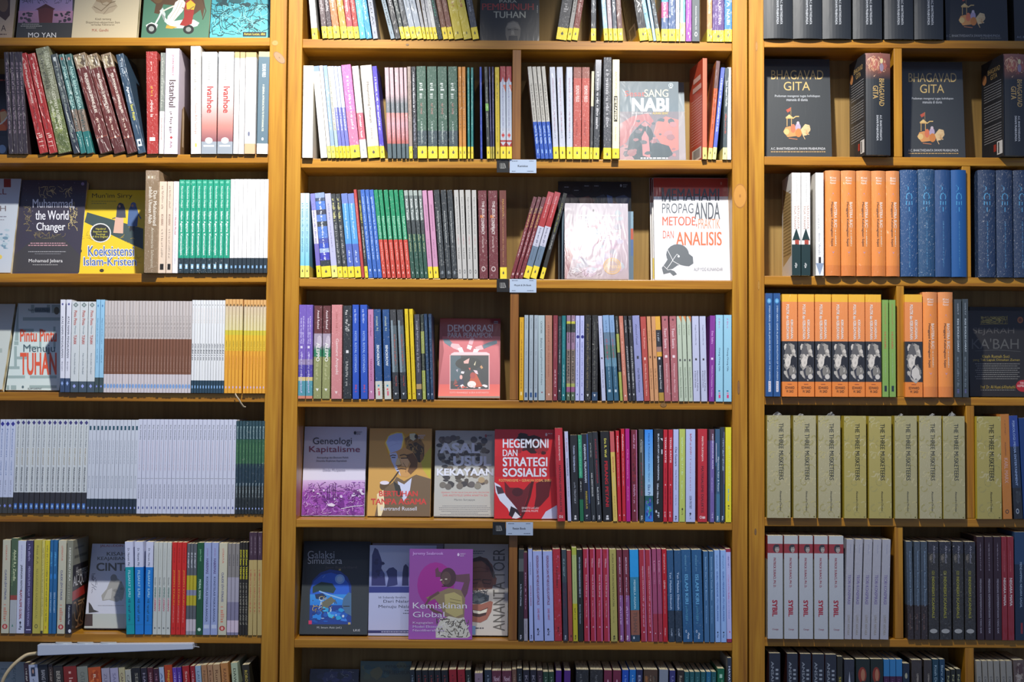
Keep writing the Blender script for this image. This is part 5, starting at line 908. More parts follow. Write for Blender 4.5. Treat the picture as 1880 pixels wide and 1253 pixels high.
C4(sp((676.8, 687, 675.4, 568.5)), Dz('#b4789c', tx=[('~', .06, .3, '#7c3c5c', .36, .6), ('TARIAN CINTA', .55, .8, '#8c2c5c', .34, .62, .6)], mk=[('v', .91, .935, .3, .65, '#e8d0e0')]), 'orchid-pink paperback')
C4(sp((689.6, 702.2, 686.2, 568.5), (706, 718.4, 702, 568.5)), Dz('#1c4474', [('#20487c', .8), ('#c4c4b8', 1)], [('~', .08, .24, '#a8b4a0', .3, .6), ('BINOKROW', .4, .63, '#e0e8ec', .3, .68, 1.3)], [('r', .84, .86, .35, .6, '#2c8ca8'), ('r', .88, .9, .35, .6, '#d85858'), ('r', .91, .96, .4, .66, '#c86070')], 'w'), 'navy-blue paperback with white foot')
C4(sp((721.8, 733, 715.6, 569), (736.2, 747.2, 728.5, 569)), Dz('#303438', [('#38393a', .18), ('#505c60', .7), ('#2c3034', 1)], [('~', .28, .62, '#a84c3c', .5, .74), ('~', .74, .86, '#9c3c30', .5, .74)], [('r', .12, .7, .1, .4, '#7c8c94'), ('v', .93, .955, .3, .65, '#d0d4d4')], 'w'), 'black and grey-blue red-lettered paperback')
C4(sp((749, 755.4, 742.5, 567.7), (757.2, 764, 750.8, 567.7)), Dz('#d4b81c', tx=[('~', .06, .24, '#8c7c20', .36, .6), ('~', .42, .8, '#a08c24', .36, .6)], mk=[('v', .93, .95, .3, .65, '#a85c30')], mat='g'), 'lemon-yellow paperback leaning left')
C4(sp((765.2, 774.8, 760.5, 577.7)), Dz('#3c3c44', [('#3a3a42', .82), ('#a88c5c', .88), ('#3c3c44', 1)], [('~', .08, .7, '#909098', .3, .66)], [('v', .93, .955, .3, .65, '#d0d4d4')], 'w'), 'anthracite crinkled paperback with tan stripe')
C4(sp((776.2, 782, 771.6, 577.7)), Dz('#2c342c', [('#2c342c', .2), ('#98a050', .46), ('#2c342c', .66), ('#a0a850', 1)], [('~', .1, .9, '#70745c', .3, .66)], mat='w'), 'slim black and lime paperback')
C4(sp((784, 790, 778, 577), (790.8, 796.6, 786.2, 577)), Dz('#1c3450', tx=[('~', .08, .85, '#4c6c8c', .3, .66)], mk=[('v', .93, .955, .3, .65, '#c0ccd8')], mat='w'), 'slim midnight-blue paperback')
face('C4', 804, 917.7, 585, '#7c1f22', 'red cover with ballot-box drawing and grey title, fourth shelf, centre case', [
    ('r', 800, 580, 925, 622, '#84242a'), ('g', 800, 618, 925, 712, '#b85a60', '#a04c54'), ('g', 800, 706, 925, 728, '#c04c44', '#cc6050'), ('r', 800, 728, 925, 734, '#7c7468'),  # pink below the title block is film haze painted into the print
    ('p', [(803, 590), (812, 618), (815, 645), (808, 690), (803, 726)], '#8c3038'),  # neighbouring book's shade along the left edge, painted into the print
    ('t', 'DEMOKRASI', 822, 596.5, 905, 609.5, '#b8b0b8', 1.6), ('t', 'PARA PERAMPOK', 822, 611, 904, 620.5, '#b8b0b8', 1.2), ('r', 907, 590, 914, 594.5, '#a8a8b4'), ('r', 908, 591, 910, 593.6, '#5c1418'), ('r', 911, 591, 913, 593.6, '#5c1418'),
    ('p', [(813, 623), (824, 623), (832, 632), (828, 638), (816, 630)], '#4c6470'), ('p', [(829, 631), (842, 632), (848, 640), (842, 644), (832, 640), (827, 636)], '#d0a0a4'), ('p', [(840, 640), (848, 638), (852, 648), (844, 648)], '#dcd8e0'),
    ('p', [(912, 625), (897, 629), (886, 634), (888, 641), (900, 636), (913, 631)], '#4c6470'), ('p', [(884, 634), (888, 642), (876, 644), (872, 638)], '#d0a0a4'), ('p', [(870, 641), (880, 642), (876, 648), (868, 648)], '#dcd8e0'), ('p', [(866, 620), (871, 622), (867, 634), (860, 632), (862, 624)], '#cc98a0'), ('p', [(859, 633), (867, 636), (864, 643), (857, 640)], '#e0dce4'),
    ('p', [(828, 650), (834, 647), (893, 647), (899, 650), (899, 653), (828, 653)], '#c8b4b8'), ('r', 825.5, 652, 899, 716, '#c49c9c'), ('r', 827, 653, 897, 715, '#2c3030'), ('r', 827, 653, 846, 700, '#3c5058'), ('e', 860, 668, 24, 12, '#20241e'),
    ('p', [(851, 664), (862, 658), (860, 668), (852, 668)], '#c89c94'), ('p', [(870, 670), (874, 663), (872, 672)], '#c8c0a0'), ('p', [(881, 674), (884, 671), (887, 676), (884, 678)], '#b08458'), ('p', [(847, 682), (853, 683), (851, 687), (846, 686)], '#c8c4c8'), ('p', [(860, 676), (864, 676), (863, 681)], '#b85848'), ('p', [(869, 680), (876, 681), (878, 688), (873, 686)], '#d0b4bc'), ('p', [(837, 680), (841, 678), (840, 684)], '#a09ca8'),
    ('p', [(862, 700), (866, 688), (874, 686), (880, 698), (886, 710), (866, 712), (858, 708)], '#a84828'), ('e', 868, 690, 5, 6, '#983c34'), ('e', 866, 706, 8, 6, '#dcc8c4'), ('p', [(838, 712), (842, 698), (848, 694), (852, 702), (850, 714)], '#242c40'), ('e', 846.5, 693, 2.6, 4, '#d09c94'), ('p', [(832, 708), (836, 696), (840, 704)], '#7c3c34'), ('b', 832, 706, 896, 715, 16, 2, 4, ['#c8acac', '#b84c38', '#e0d0d0', '#5c3030'], 31),
    ('t', 'TOTO RAHARDJO & EKA KARYANTO', 825, 720, 897, 724, '#e0bcb8', .6)], th=.016, d0=.05, mat='f')
C4(sp((953, 961, 954.6, 583)), Dz('#c8981c', tx=[('~', .06, .2, '#8c681c', .36, .6), ('~', .27, .86, '#643c1c', .36, .62)], mk=[('r', .9, .94, .3, .66, '#dcc88c')], mat='g'), 'marigold paperback against the wooden divider')
C4(sp((962, 969.2, 963.3, 579), (971, 978.3, 971.5, 579), (980, 987, 980.4, 579)), Dz('#98a4ac', tx=[('Nuruddin', .04, .17, '#6c7880', .36, .62), ('~', .28, .86, '#6c7880', .36, .6)], mk=[('r', .91, .965, .25, .75, '#2c4c78')], mat='g'), 'mist-blue paperback with navy foot mark')
C4(sp((988.4, 1000.4, 988, 579.5)), Dz('#a0b0b4', tx=[('CATATAN', .07, .21, '#4c585c', .36, .62), ('Bahasa Koma', .27, .5, '#5c6870', .36, .62), ('Menyebut Kedaya', .5, .82, '#5c6870', .36, .62)], mk=[('v', .9, .92, .4, .7, '#7c2c34')], mat='g'), 'broad mist-blue paperback')
C4(sp((1001.6, 1014, 1001.3, 579.5)), Dz('#a8745c', tx=[('~', .08, .3, '#7c4c3c', .36, .6), ('Dini Sastrawan', .3, .72, '#8c5844', .36, .64)], mk=[('v', .92, .945, .35, .65, '#dcc0b0')], mat='w'), 'clay-brown paperback')
C4(sp((1015, 1023.2, 1015, 579.5)), Dz('#7c2c34', tx=[('~', .1, .5, '#a86c70', .36, .6), ('~', .64, .84, '#dcb8bc', .36, .66)], mk=[('v', .93, .955, .3, .65, '#e0d0d0')], mat='s'), 'dark raspberry paperback')
C4(sp((1024.2, 1030.2, 1024.6, 581)), Dz('#24282a', tx=[('~', .12, .5, '#70747c', .36, .6), ('~', .4, .56, '#c0c4c4', .36, .6)], mk=[('v', .88, .9, .3, .7, '#d0d0d0')], mat='w'), 'slim black paperback right of raspberry')
C4(sp((1031, 1038, 1031, 580)), Dz('#146c70', tx=[('~', .08, .5, '#3c9ca0', .36, .6), ('~', .58, .84, '#b0d4d4', .36, .66)], mk=[('v', .93, .955, .3, .65, '#c8e0e0')], mat='s'), 'deep teal paperback')
C4(sp((1039.8, 1046.8, 1040, 579.5), (1048.2, 1055.2, 1048.2, 579.5)), Dz('#8c6c84', [('#8c7084', .07), ('#b8b43c', .1), ('#343c34', .2), ('#8c6c84', .4), ('#7c6c60', .8), ('#9ca054', .84), ('#8c5078', .9), ('#4c5c44', 1)], [('Zeanwaii', .09, .32, '#24241f', .3, .74, 1), ('BUTTERFLY', .42, .78, '#24241f', .25, .7, 1.5)], [('v', .93, .955, .3, .65, '#c8dcc8')], 'w'), 'mauve and lime butterfly paperback')
C4(sp((1056.2, 1063.6, 1057.3, 580), (1064.6, 1072, 1065.6, 580)), Dz('#b0b4dc', tx=[('~', .06, .21, '#6c70a8', .38, .62), ('~', .31, .84, '#50549c', .38, .64)], mk=[('e', .23, .27, .2, .95, '#2c2c7c'), ('v', .92, .945, .35, .65, '#34348c')], mat='g'), 'pale lilac paperback with indigo blot')
C4(sp((1073.8, 1084.6, 1075, 579)), Dz('#24221f', tx=[('~', .1, .88, '#6c6044', .3, .6)], mk=[('v', .925, .955, .3, .65, '#d0d0d0')], mat='w'), 'black film-wrapped paperback with bronze script')
C4(sp((1086.5, 1097.2, 1087, 579)), Dz('#24221f', [('#24221f', .9), ('#2c4460', 1)], [('~', .08, .88, '#5c5c54', .3, .6)], [('v', .925, .955, .3, .65, '#d0d0d0')], 'w'), 'black film-wrapped paperback with blue lower edge')
C4(sp((1105, 1112.3, 1098, 580.5)), Dz('#b4b8d0', tx=[('Andi S. Gomar', .15, .34, '#6c7088', .36, .62), ('The Poz Says Oy', .63, .85, '#3c3c50', .34, .66, .6)], mk=[('r', .49, .51, .3, .65, '#4c3c4c')], mat='g'), 'lilac-white paperback after the black ones')
C4(sp((1115, 1126.3, 1106.3, 579.5), (1127.6, 1136.4, 1118.3, 579.5)), Dz('#4c6c80', [('#7c9cc0', .2), ('#5c7488', .35), ('#4c6c68', .5), ('#5c8498', .6), ('#2c5870', 1)], [('~', .28, .52, '#a04c5c', .3, .6), ('~', .56, .84, '#9cb8c8', .45, .62), ('~', .06, .24, '#4c6890', .4, .6)], [('r', .87, .9, .25, .65, '#b8c8d0')], 's'), 'hazy blue seascape paperback')
C4(sp((1138.6, 1143.6, 1129.4, 581)), Dz('#343a2c', [('#30342c', .21), ('#98a048', .43), ('#30342c', .66), ('#98a44c', 1)], [('~', .05, .2, '#b0b0a8', .3, .66), ('~', .45, .64, '#84847c', .3, .66)], mat='w'), 'slim black-lime paperback leaning left')
C4(sp((1145, 1152.4, 1136.2, 580.8)), Dz('#b87460', tx=[('~', .08, .26, '#dca494', .3, .62), ('~', .3, .7, '#e0b0a0', .34, .62)], mk=[('e', .93, .95, .35, .65, '#e0c8c0')], mat='g'), 'salmon paperback leaning left')
C4(sp((1153.8, 1160, 1144.6, 580.6), (1160.8, 1167.6, 1153, 580.6)), Dz('#26262a', tx=[('Justin Camp', .05, .2, '#d0d0d0', .3, .62, .6), ('~', .36, .86, '#c4c4c4', .36, .68)], mk=[('v', .915, .94, .35, .65, '#e0e0e0')], mat='w'), 'slim black paperback with white script')
C4(sp((1168.6, 1181.6, 1160.6, 580)), Dz('#8488b4', tx=[('Ahmad Faisal', .1, .34, '#44486c', .36, .6), ('Dari Bilik Pesantren', .62, .9, '#34385c', .36, .64, .6)], mk=[('r', .475, .51, .36, .64, '#34343c')], mat='w'), 'soft violet paperback with dark square')
C4(sp((1182.8, 1193, 1175.4, 582)), Dz('#a8443a', tx=[('Toto Rahayu', .14, .38, '#dca89c', .34, .66), ('Seribu Kota, Seribu Cara', .56, .94, '#dcb4a8', .36, .64)], mk=[('r', .485, .515, .34, .64, '#e0c0b8')], mat='s'), 'tomato-red paperback leaning left')
C4(sp((1194, 1201, 1187.2, 581.5), (1202, 1209.4, 1195.6, 581.5)), Dz('#c08c60', tx=[('Yos A.', .16, .3, '#8c6040', .36, .64), ('Life as Divorce', .62, .86, '#6c4428', .34, .68, .5)], mk=[('r', .47, .495, .3, .65, '#6c4830')], mat='g'), 'apricot paperback')
C4(sp((1210.2, 1219.4, 1202.6, 581.5)), Dz('#24242a', [('#d09c30', .16), ('#28282c', .36), ('#8c6c64', .42), ('#c89430', .475), ('#1e1e22', .9), ('#a8842c', 1)], [('~', .2, .3, '#a8acb4', .3, .64), ('Becoming Hussy', .58, .86, '#d0d4d8', .3, .66, .6)], [('r', .485, .51, .3, .64, '#d8d8dc')], 's'), 'black and marigold pictorial paperback')
C4(sp((1220.3, 1232, 1214.6, 581), (1233.4, 1245.6, 1229, 581)), Dz('#a05c60', tx=[('Teori Sastra', .14, .38, '#e4ccd0', .3, .7, .6), ('Himpunan dan Hayat', .56, .9, '#d8b4b8', .36, .64)], mk=[('r', .46, .49, .3, .68, '#ecd8dc'), ('e', .03, .055, .35, .65, '#5c2c34')], mat='w'), 'old-rose paperback')
C4(sp((1246.8, 1255, 1242.4, 581), (1256, 1263.6, 1251.3, 581), (1264.6, 1272.2, 1260.4, 581)), Dz('#acb8a4', tx=[('Siti Fidel', .1, .22, '#74806c', .36, .62), ('Sebelum Manten Berkatalia', .6, .96, '#5c6c58', .34, .64, .5)], mk=[('q', 0, .075, .4, 1, '#c8804c'), ('r', .505, .53, .3, .68, '#4c4c4c')], mat='g'), 'sage-white paperback with orange corner')
C4(sp((1273.2, 1285.4, 1270.4, 581), (1287.6, 1298.8, 1284.2, 581)), Dz('#b0b4cc', tx=[('Angga Prawadika Aji', .1, .34, '#64687c', .4, .62), ('Manusia Paling', .64, .88, '#3c4058', .54, .76, .7), ('di Seluruh Dunia', .64, .84, '#3c4058', .26, .46, .7)], mk=[('r', .495, .52, .36, .64, '#3c3c40')], mat='g'), 'cool-white paperback with two-line title')
C4(sp((1301.6, 1311.4, 1303.6, 580)), Dz('#782c88', tx=[('Dea Safira', .18, .33, '#d0a0d8', .34, .66, .4), ('Sebelum Pertanyaan Terakhir', .58, .95, '#d0a8d8', .36, .64, .4)], mk=[('r', .49, .515, .3, .68, '#e0c8e4')], mat='s'), 'magenta-purple paperback with white square')
C4(sp((1314.3, 1327.4, 1315, 578.7), (1328.8, 1343.2, 1329.4, 577)), Dz('#8cbcd0', tx=[('~', .04, .15, '#a87ca8', .38, .58), ('Orang-Orang Gila', .38, .65, '#3c4c64', .36, .62, .4)], mk=[('r', .87, .885, .35, .6, '#2c6c90'), ('r', .895, .91, .38, .62, '#c86c90'), ('r', .92, .96, .38, .64, '#c83c70')], mat='g'), 'pale cyan paperback')

# fifth shelf, centre: four covers and a row of spines
face('C5', 553, 668.5, 784, '#acaebc', 'pale lavender cover with a purple factory town, fifth shelf, centre case', [
    ('g', 553, 780, 676, 884, '#acaebc', '#b8b4c4'), ('g', 553, 882, 676, 905, '#b098bc', '#844890'), ('g', 553, 904, 676, 947, '#7c3c8c', '#6c347c'),
    ('b', 553, 906, 674, 947, 60, 4, 10, ['#6c2c7c', '#84449a', '#5c2070', '#74348a'], 40), ('k', 556, 886, 672, 946, 300, 8, .8, ['#5c1c6c', '#9060a4', '#4c1c5c', '#8448a0', '#b898c4'], 41), ('b', 645, 898, 672, 912, 14, 2, 5, ['#3c2c48', '#c8c0d4', '#5c2c68'], 42), ('b', 612, 908, 672, 922, 22, 1, 3.5, ['#c4b4d4', '#5c2868'], 43), ('b', 572, 898, 600, 916, 10, 1, 3, ['#d0c4dc', '#5c2868'], 44), ('p', [(601, 927), (609, 924), (616, 928), (612, 931), (603, 930)], '#cfc8dc'), ('l', [(626, 935), (650, 930), (666, 929)], 1.2, '#cfc8dc'),
    *[('r', x, y, x+1.2, 918, '#3c1c48') for x, y in ((601, 896), (604.5, 890), (611, 888), (615, 889))],
    ('t', 'Geneologi', 575, 804, 646, 820, '#20202c', .2), ('t', 'Kapitalisme', 568, 820, 661, 834, '#6c2040', .2), ('t', 'Antropologi dan Ekonomi Politik', 582, 839, 640, 843.5, '#2c2c3c', .5), ('t', 'Dinamika Eksploitasi Kapitalistik', 581, 845, 637, 849.5, '#2c2c3c', .5), ('t', 'Dede Mulyanto', 593, 861, 634, 867, '#6c6c84', 0),
    ('e', 652, 795.5, 2.2, 3.2, '#20202c'), ('t', 'RESIST', 655, 793, 665, 795.6, '#2c2c3c', .6), ('t', 'BOOK', 655, 796.4, 662, 799, '#2c2c3c', .6)], th=.012, d0=.075)
face('C5', 673.8, 789.8, 787, '#a88048', 'tan cover with a white-haired pipe smoker and red title, fifth shelf, centre case', [
    ('g', 673, 786, 795, 950, '#a88040', '#a88444'), ('p', [(772, 845), (795, 820), (795, 880), (786, 876), (776, 862)], '#9c9030'),
    ('p', [(705, 815), (710, 803), (716, 796), (728, 792), (740, 793), (747, 799), (753, 794), (764, 794), (772, 802), (764, 814), (748, 816), (742, 828), (728, 836), (713, 836)], '#b08428'), ('p', [(707, 814), (712, 802), (718, 797), (729, 794), (739, 795), (743, 803), (740, 818), (736, 829), (728, 835), (715, 834), (711, 824)], '#c8b458'), ('p', [(709, 813), (714, 801), (728, 796), (738, 796), (740, 805), (737, 822), (731, 831), (717, 833), (713, 823)], '#a0aed6'), ('l', [(711, 812), (722, 808), (730, 812)], 1, '#8890b8'), ('l', [(716, 820), (728, 815), (737, 816)], 1, '#8890b8'),
    ('p', [(743, 806), (752, 800), (770, 802), (779, 818), (779, 838), (771, 850), (764, 846), (758, 832), (746, 826)], '#6c5028'), ('p', [(752, 797), (762, 796), (766, 804), (759, 810), (752, 806)], '#b8b898'), ('p', [(750, 816), (764, 812), (778, 822), (778, 839), (771, 850), (765, 848), (758, 836)], '#382c1c'), ('k', 746, 803, 776, 832, 24, 9, .9, ['#8c6c38', '#4c3820', '#a08448'], 55),
    ('p', [(715, 833), (728, 829), (742, 822), (758, 830), (767, 846), (768, 858), (756, 870), (747, 877), (736, 875), (727, 864), (719, 848)], '#a47c48'), ('p', [(715, 833), (727, 831), (730, 836), (731, 848), (729, 858), (734, 868), (736, 875), (727, 864), (719, 848)], '#98a0bc'), ('p', [(745, 836), (758, 832), (767, 846), (766, 860), (754, 872), (748, 866), (754, 852)], '#5c4024'), ('p', [(734, 842), (746, 840), (752, 848), (748, 858), (738, 856)], '#b89468'),
    ('l', [(716, 838), (721, 836), (727, 837)], 1.6, '#443420'), ('l', [(734, 837), (742, 835), (752, 838)], 2, '#443420'), ('l', [(719, 840.5), (726, 840.5)], 1.6, '#20180f'), ('l', [(736, 842), (749, 841.5)], 1.8, '#30241a'), ('p', [(729, 842), (733, 842), (736, 853), (728, 855), (726, 852)], '#b4a078'), ('l', [(727, 855), (733, 856.5), (737, 854)], 1.2, '#5c4424'), ('l', [(728, 863), (736, 861), (746, 862)], 1.7, '#3c2818'), ('l', [(740, 850), (746, 860), (745, 868)], .9, '#6c4c2c'), ('p', [(771, 836), (776, 832), (778, 842), (772, 850)], '#6c4c2c'),
    ('l', [(732, 866), (722, 880), (713, 890)], 2.6, '#3c2c1c'), ('e', 706, 893, 9, 8, '#4c3c28'), ('e', 706, 887, 8.5, 3.5, '#c4c0cc'),
    ('p', [(728, 876), (742, 884), (756, 876), (764, 872), (795, 880), (795, 950), (688, 950), (694, 920), (708, 896), (722, 886)], '#5c4c38'), ('p', [(730, 884), (742, 890), (756, 878), (752, 904), (742, 922), (734, 906)], '#b4bcd4'), ('p', [(692, 908), (704, 900), (706, 930), (700, 948), (694, 948)], '#c4b894'), ('p', [(722, 884), (734, 892), (740, 914), (728, 910)], '#2c2c28'),
    ('e', 764, 802, 3, 4, '#3c3428'), ('t', 'RESIST', 768, 799, 781, 802, '#c8ccd8', .5), ('t', 'BOOK', 768, 803, 778, 806, '#c8ccd8', .5),
    ('t', 'BERTUHAN', 696, 902, 767, 912, '#a83430', 2.2), ('t', 'TANPA AGAMA', 681, 916, 783, 927, '#a83430', 2.2), ('t', 'Bertrand Russell', 699, 931, 765, 938, '#d0d8e8', .8)], th=.014, d0=.07)
face('C5', 796, 906.7, 791, '#a4a49c', 'grey cover strewn with coins and a pale blue title, fifth shelf, centre case', [
    ('r', 796, 788, 908, 900, '#94948e'), ('b', 800, 800, 904, 898, 90, 4, 8.5, ['#4c4840', '#3c3630', '#5c5448', '#2e2c2c', '#645a4c', '#443c38'], 51), *[('e', x, y, 6.2, 5.6, c) for x, y, c in ((822, 807, '#5c544c'), (832, 805, '#504a46'), (870, 808, '#4a4644'), (889, 810, '#3c3c40'), (813, 891, '#5c5850'), (823, 894, '#54504a'), (844, 893, '#5a544c'), (866, 890, '#4c4846'), (877, 893, '#6c685c'), (884, 882, '#8c7a5c'))], ('r', 796, 900, 908, 948, '#94948e'),
    ('t', 'ASAL', 807, 814, 881, 833, '#b8bcc8', 3.4), ('t', 'USUL', 832, 838, 902, 856, '#b8bcc8', 3.4), ('t', 'KEKAYAAN', 802, 861, 906, 874, '#b8bcc8', 3),
    ('t', 'SEJARAH TEORI NILAI DALAM ILMU EKONOMI', 810, 903.5, 898, 907, '#a84848', .5), ('t', 'DARI ARISTOTELES SAMPAI AMARTYA SEN', 813, 908.5, 895, 912, '#a84848', .5), ('t', 'Martin Suryajaya', 834, 916.5, 872, 921, '#4c4c4c', .2),
    *[('~', 806+dx, y, 900-dx, y+1.1, '#6c6c6c') for dx, y in ((6, 929), (0, 932.3), (0, 935.6), (4, 938.9), (22, 942), (2, 945))], ('e', 892, 801, 2, 3, '#8c3c3c'), ('t', 'RESIST', 895, 799, 904, 801.6, '#4c4c54', .4)], th=.016, d0=.06, mat='f')
face('C5', 907, 1022.7, 789, '#9c1c20', 'red and black cover with angular white capitals, fifth shelf, centre case', [
    ('r', 907, 788, 1023, 838, '#a01c20'), ('p', [(907, 800), (918, 800), (912, 838), (907, 840)], '#a02024'), ('b', 940, 794, 1018, 838, 20, 5, 14, ['#24100f', '#34100f', '#741a1e'], 61), ('r', 907, 876, 1023, 955, '#a81c20'),  # dark blotches at the top are shade painted over the red
    ('p', [(926, 884), (936, 896), (952, 896), (962, 900), (972, 888), (980, 884), (966, 920), (958, 944), (944, 948), (938, 930), (928, 912)], '#54181c'), ('e', 950, 904, 10, 8, '#3c1418'), ('p', [(984, 888), (1000, 880), (1012, 884), (1008, 912), (992, 930), (980, 936), (984, 912)], '#4c1014'), ('l', [(978, 884), (972, 912), (962, 940), (956, 953)], 5, '#40100f'),
    ('p', [(908, 886), (918, 892), (930, 912), (942, 926), (950, 936), (948, 950), (938, 948), (932, 934), (918, 920), (910, 904)], '#c8ccdc'), ('p', [(910, 892), (922, 896), (926, 906), (914, 908)], '#3c2c34'), ('p', [(938, 930), (950, 936), (958, 952), (942, 952), (934, 946)], '#24181c'), ('p', [(946, 940), (956, 950), (948, 953), (940, 952)], '#d0d4e0'), ('p', [(994, 953), (1002, 940), (1012, 934), (1022, 928), (1023, 953)], '#b8c0dc'),
    ('t', 'HEGEMONI', 923, 806, 1007, 823, '#b8bcc8', 2), ('t', 'DAN', 923, 826, 950, 838, '#b8bcc8', 1.6), ('t', 'STRATEGI', 923, 840, 1005, 857, '#b8bcc8', 2.2), ('t', 'SOSIALIS', 923, 860, 1004, 876, '#b8bcc8', 2.2), ('t', 'POSTMARXISME + GERAKAN SOSIAL BARU', 916, 880, 1012, 885, '#c8a060', .8),
    ('t', 'ERNESTO LACLAU', 958, 931.5, 989, 935, '#d8ccd0', .6), ('t', 'CHANTAL MOUFFE', 958, 937, 988, 940.5, '#d8ccd0', .6), ('e', 1003, 798.5, 2, 3, '#b8a0a4'), ('~', 1006, 796, 1014, 797.4, '#a89094')], th=.018, d0=.03, tilt=.09, mat='g')
C5 = lambda q, des, desc, **k: books('C5', q, des, desc, **k)
rk = lambda c='#d8d8d8': [('e', .935, .955, .36, .64, c), ('~', .96, .985, .34, .66, c)]
ms = Dz('#9c1c24', tx=[('MARTIN SURYAJAYA', .08, .35, '#e0c4c0', .36, .6, 1), ('MATERIALISME DIALEKTIS', .4, .9, '#4c1014', .36, .62, 1)], mk=[('o', .935, .965, .2, .45, '#e8dcdc'), ('~', .94, .965, .5, .8, '#e8dcdc')])
C5(sp((1024, 1038, 1018.5, 786.8)), ms, 'thick scarlet paperback right of the red-black cover', prot=.014)
C5(sp((1042.4, 1049, 1036, 793)), Dz('#a8acc8', tx=[('F. Engels', .08, .23, '#8c3c48', .34, .66, .8), ('SOSIALISME', .3, .5, '#3c3c5c', .34, .66, 1), ('Utopis dan Ilmiah', .53, .73, '#50506c', .36, .62)], mat='g'), 'slim lavender paperback with maroon author')
C5(sp((1050.2, 1063, 1046.9, 799.5)), Dz('#222324', tx=[('TUHAN TERSEMBUNYI', .12, .43, '#a4b0c8', .36, .6, .8), ('~', .55, .62, '#70747c', .36, .6), ('TROTSKY', .63, .8, '#8c9098', .36, .64, .4)], mk=rk(), mat='g'), 'black paperback with grey-blue capitals')
C5(sp((1064.8, 1071.8, 1060.9, 799.5)), Dz('#1c2c24', [('#2c8060', .5), ('#1c1c1c', .75), ('#1c5c3c', 1)], [('~', .05, .48, '#68b090', .3, .66), ('~', .54, .66, '#c0c4c0', .36, .6)], mat='g'), 'slim green-topped black paperback')
C5(sp((1072.5, 1085.2, 1066.9, 797.5)), Dz('#20222a', tx=[('KARNAVAL PERLAWANAN', .12, .56, '#c4ccd8', .3, .6, 1), ('REBELLIUS', .66, .86, '#a89430', .34, .58, .6)], mk=[('r', 0, .8, .78, .95, '#2c4474'), ('~', .93, .97, .3, .6, '#d0d4d8')], mat='g'), 'blue-black paperback with tall white capitals')
C5(sp((1086, 1094.4, 1079.3, 794.7)), Dz('#1e2222', tx=[('~', .12, .28, '#9c9c98', .36, .6), ('KARL EMPAT RIVOLUSI', .46, .72, '#c0c0bc', .32, .62, .6)], mk=rk('#8c8c8c'), mat='s'), 'slim black paperback with white capitals low down')
C5(sp((1095.8, 1105.3, 1087.7, 794)), Dz('#202224', tx=[('KOMUNIS INDONESIA', .08, .58, '#7c1c28', .34, .66, 1), ('Ruth Indiah ML', .62, .82, '#c4c8c8', .36, .62, .5)], mk=rk(), mat='s'), 'black paperback with dark red capitals')
C5(sp((1107.4, 1123.6, 1102, 793)), Dz('#1d1c1b', tx=[('Eric R. Wolf', .08, .29, '#c0b84c', .4, .66, .8), ('PERANG PETANI', .33, .84, '#9c1c24', .36, .72, 2.4)], mk=rk(), mat='g'), 'broad black paperback with heavy red capitals')
C5(sp((1125.8, 1133.8, 1119.3, 793)), Dz('#b09c50', [('#a84c4c', .23), ('#b8a050', 1)], [('SEMIOTIKA', .28, .46, '#9c2c3c', .34, .66, 1), ('~', .5, .66, '#a0a484', .4, .6), ('Paul Cobley', .72, .96, '#6c5c34', .36, .6)], mat='g'), 'straw-yellow paperback with red head')
C5(sp((1135, 1141.2, 1130.2, 791.5), (1142.8, 1149.2, 1139.8, 788)), Dz('#a41c28', tx=[('Pendidikan', .06, .24, '#e8ccd0', .32, .68, 1.2), ('~', .26, .62, '#dc9ca4', .36, .6)], mk=[('^', .92, .94, .35, .65, '#e0c0c4')], mat='g'), 'ruby-red paperback')
C5(sp((1150, 1157.8, 1147.8, 788)), Dz('#94146c', tx=[('Che Guevara', .22, .54, '#d878b4', .34, .66), ('~', .62, .78, '#d07cb0', .36, .6)], mat='g'), 'magenta paperback between red and brown ones')
C5(sp((1160, 1171, 1158.6, 790)), Dz('#601824', tx=[('~', .05, .21, '#b0809c', .34, .62), ('~', .6, .8, '#a87c94', .3, .62)], mk=[('r', 0, 1, .82, .96, '#9c5c80'), ('b', .25, .6, .1, .8, '#7c2424,#4c1018'), ('^', .87, .89, .35, .6, '#d0c0c8')], mat='s'), 'maroon paperback with mauve edge')
C5(sp((1174, 1183, 1172.6, 789.5)), Dz('#34362e', tx=[('M. Fauzi Rahman', .11, .25, '#c4c4bc', .36, .6), ('~', .36, .72, '#6c3038', .36, .7)], mk=[('r', .12, .5, .7, .86, '#64707c')]+rk('#b0b0b0'), mat='s'), 'olive-black paperback left of the sky-blue one')
C5(sp((1184.2, 1199.4, 1183.4, 789.5)), Dz('#3c8cc8', [('#2c7cd0>#7cb4dc', .5), ('#7cb4dc>#a4c4dc', .72), ('#1c4c4c', .76), ('#1c4c4c>#2c6cb4', 1)], [('Hijrah & Perubahan dalam Quran', .04, .57, '#1c4878', .4, .62, .2), ('Eko Pr', .6, .72, '#1c3c6c', .36, .66, .4)], [('b', .74, .98, .05, .95, '#1c3c84,#2c7c5c,#4c9cd0,#5c4c9c')], 'g'), 'sky-blue paperback with an earthly globe at its foot')
C5(sp((1200.2, 1217, 1200, 788.5)), Dz('#1b1a19', tx=[('BUKU HITAM UJIAN NASIONAL', .05, .56, '#c0ccdc', .36, .58, 1.3), ('Editor: Hikma Azila', .59, .81, '#b0b8c4', .34, .54, .6)], mk=[('q', .1, .13, .7, .95, '#c0c8d4'), ('r', .22, .27, .82, .94, '#b0b8c4'), ('e', .875, .905, .18, .36, '#c8d0dc'), ('~', .9, .96, .4, .7, '#c8d0dc')], mat='g'), 'broad black paperback with white capitals mid-row')
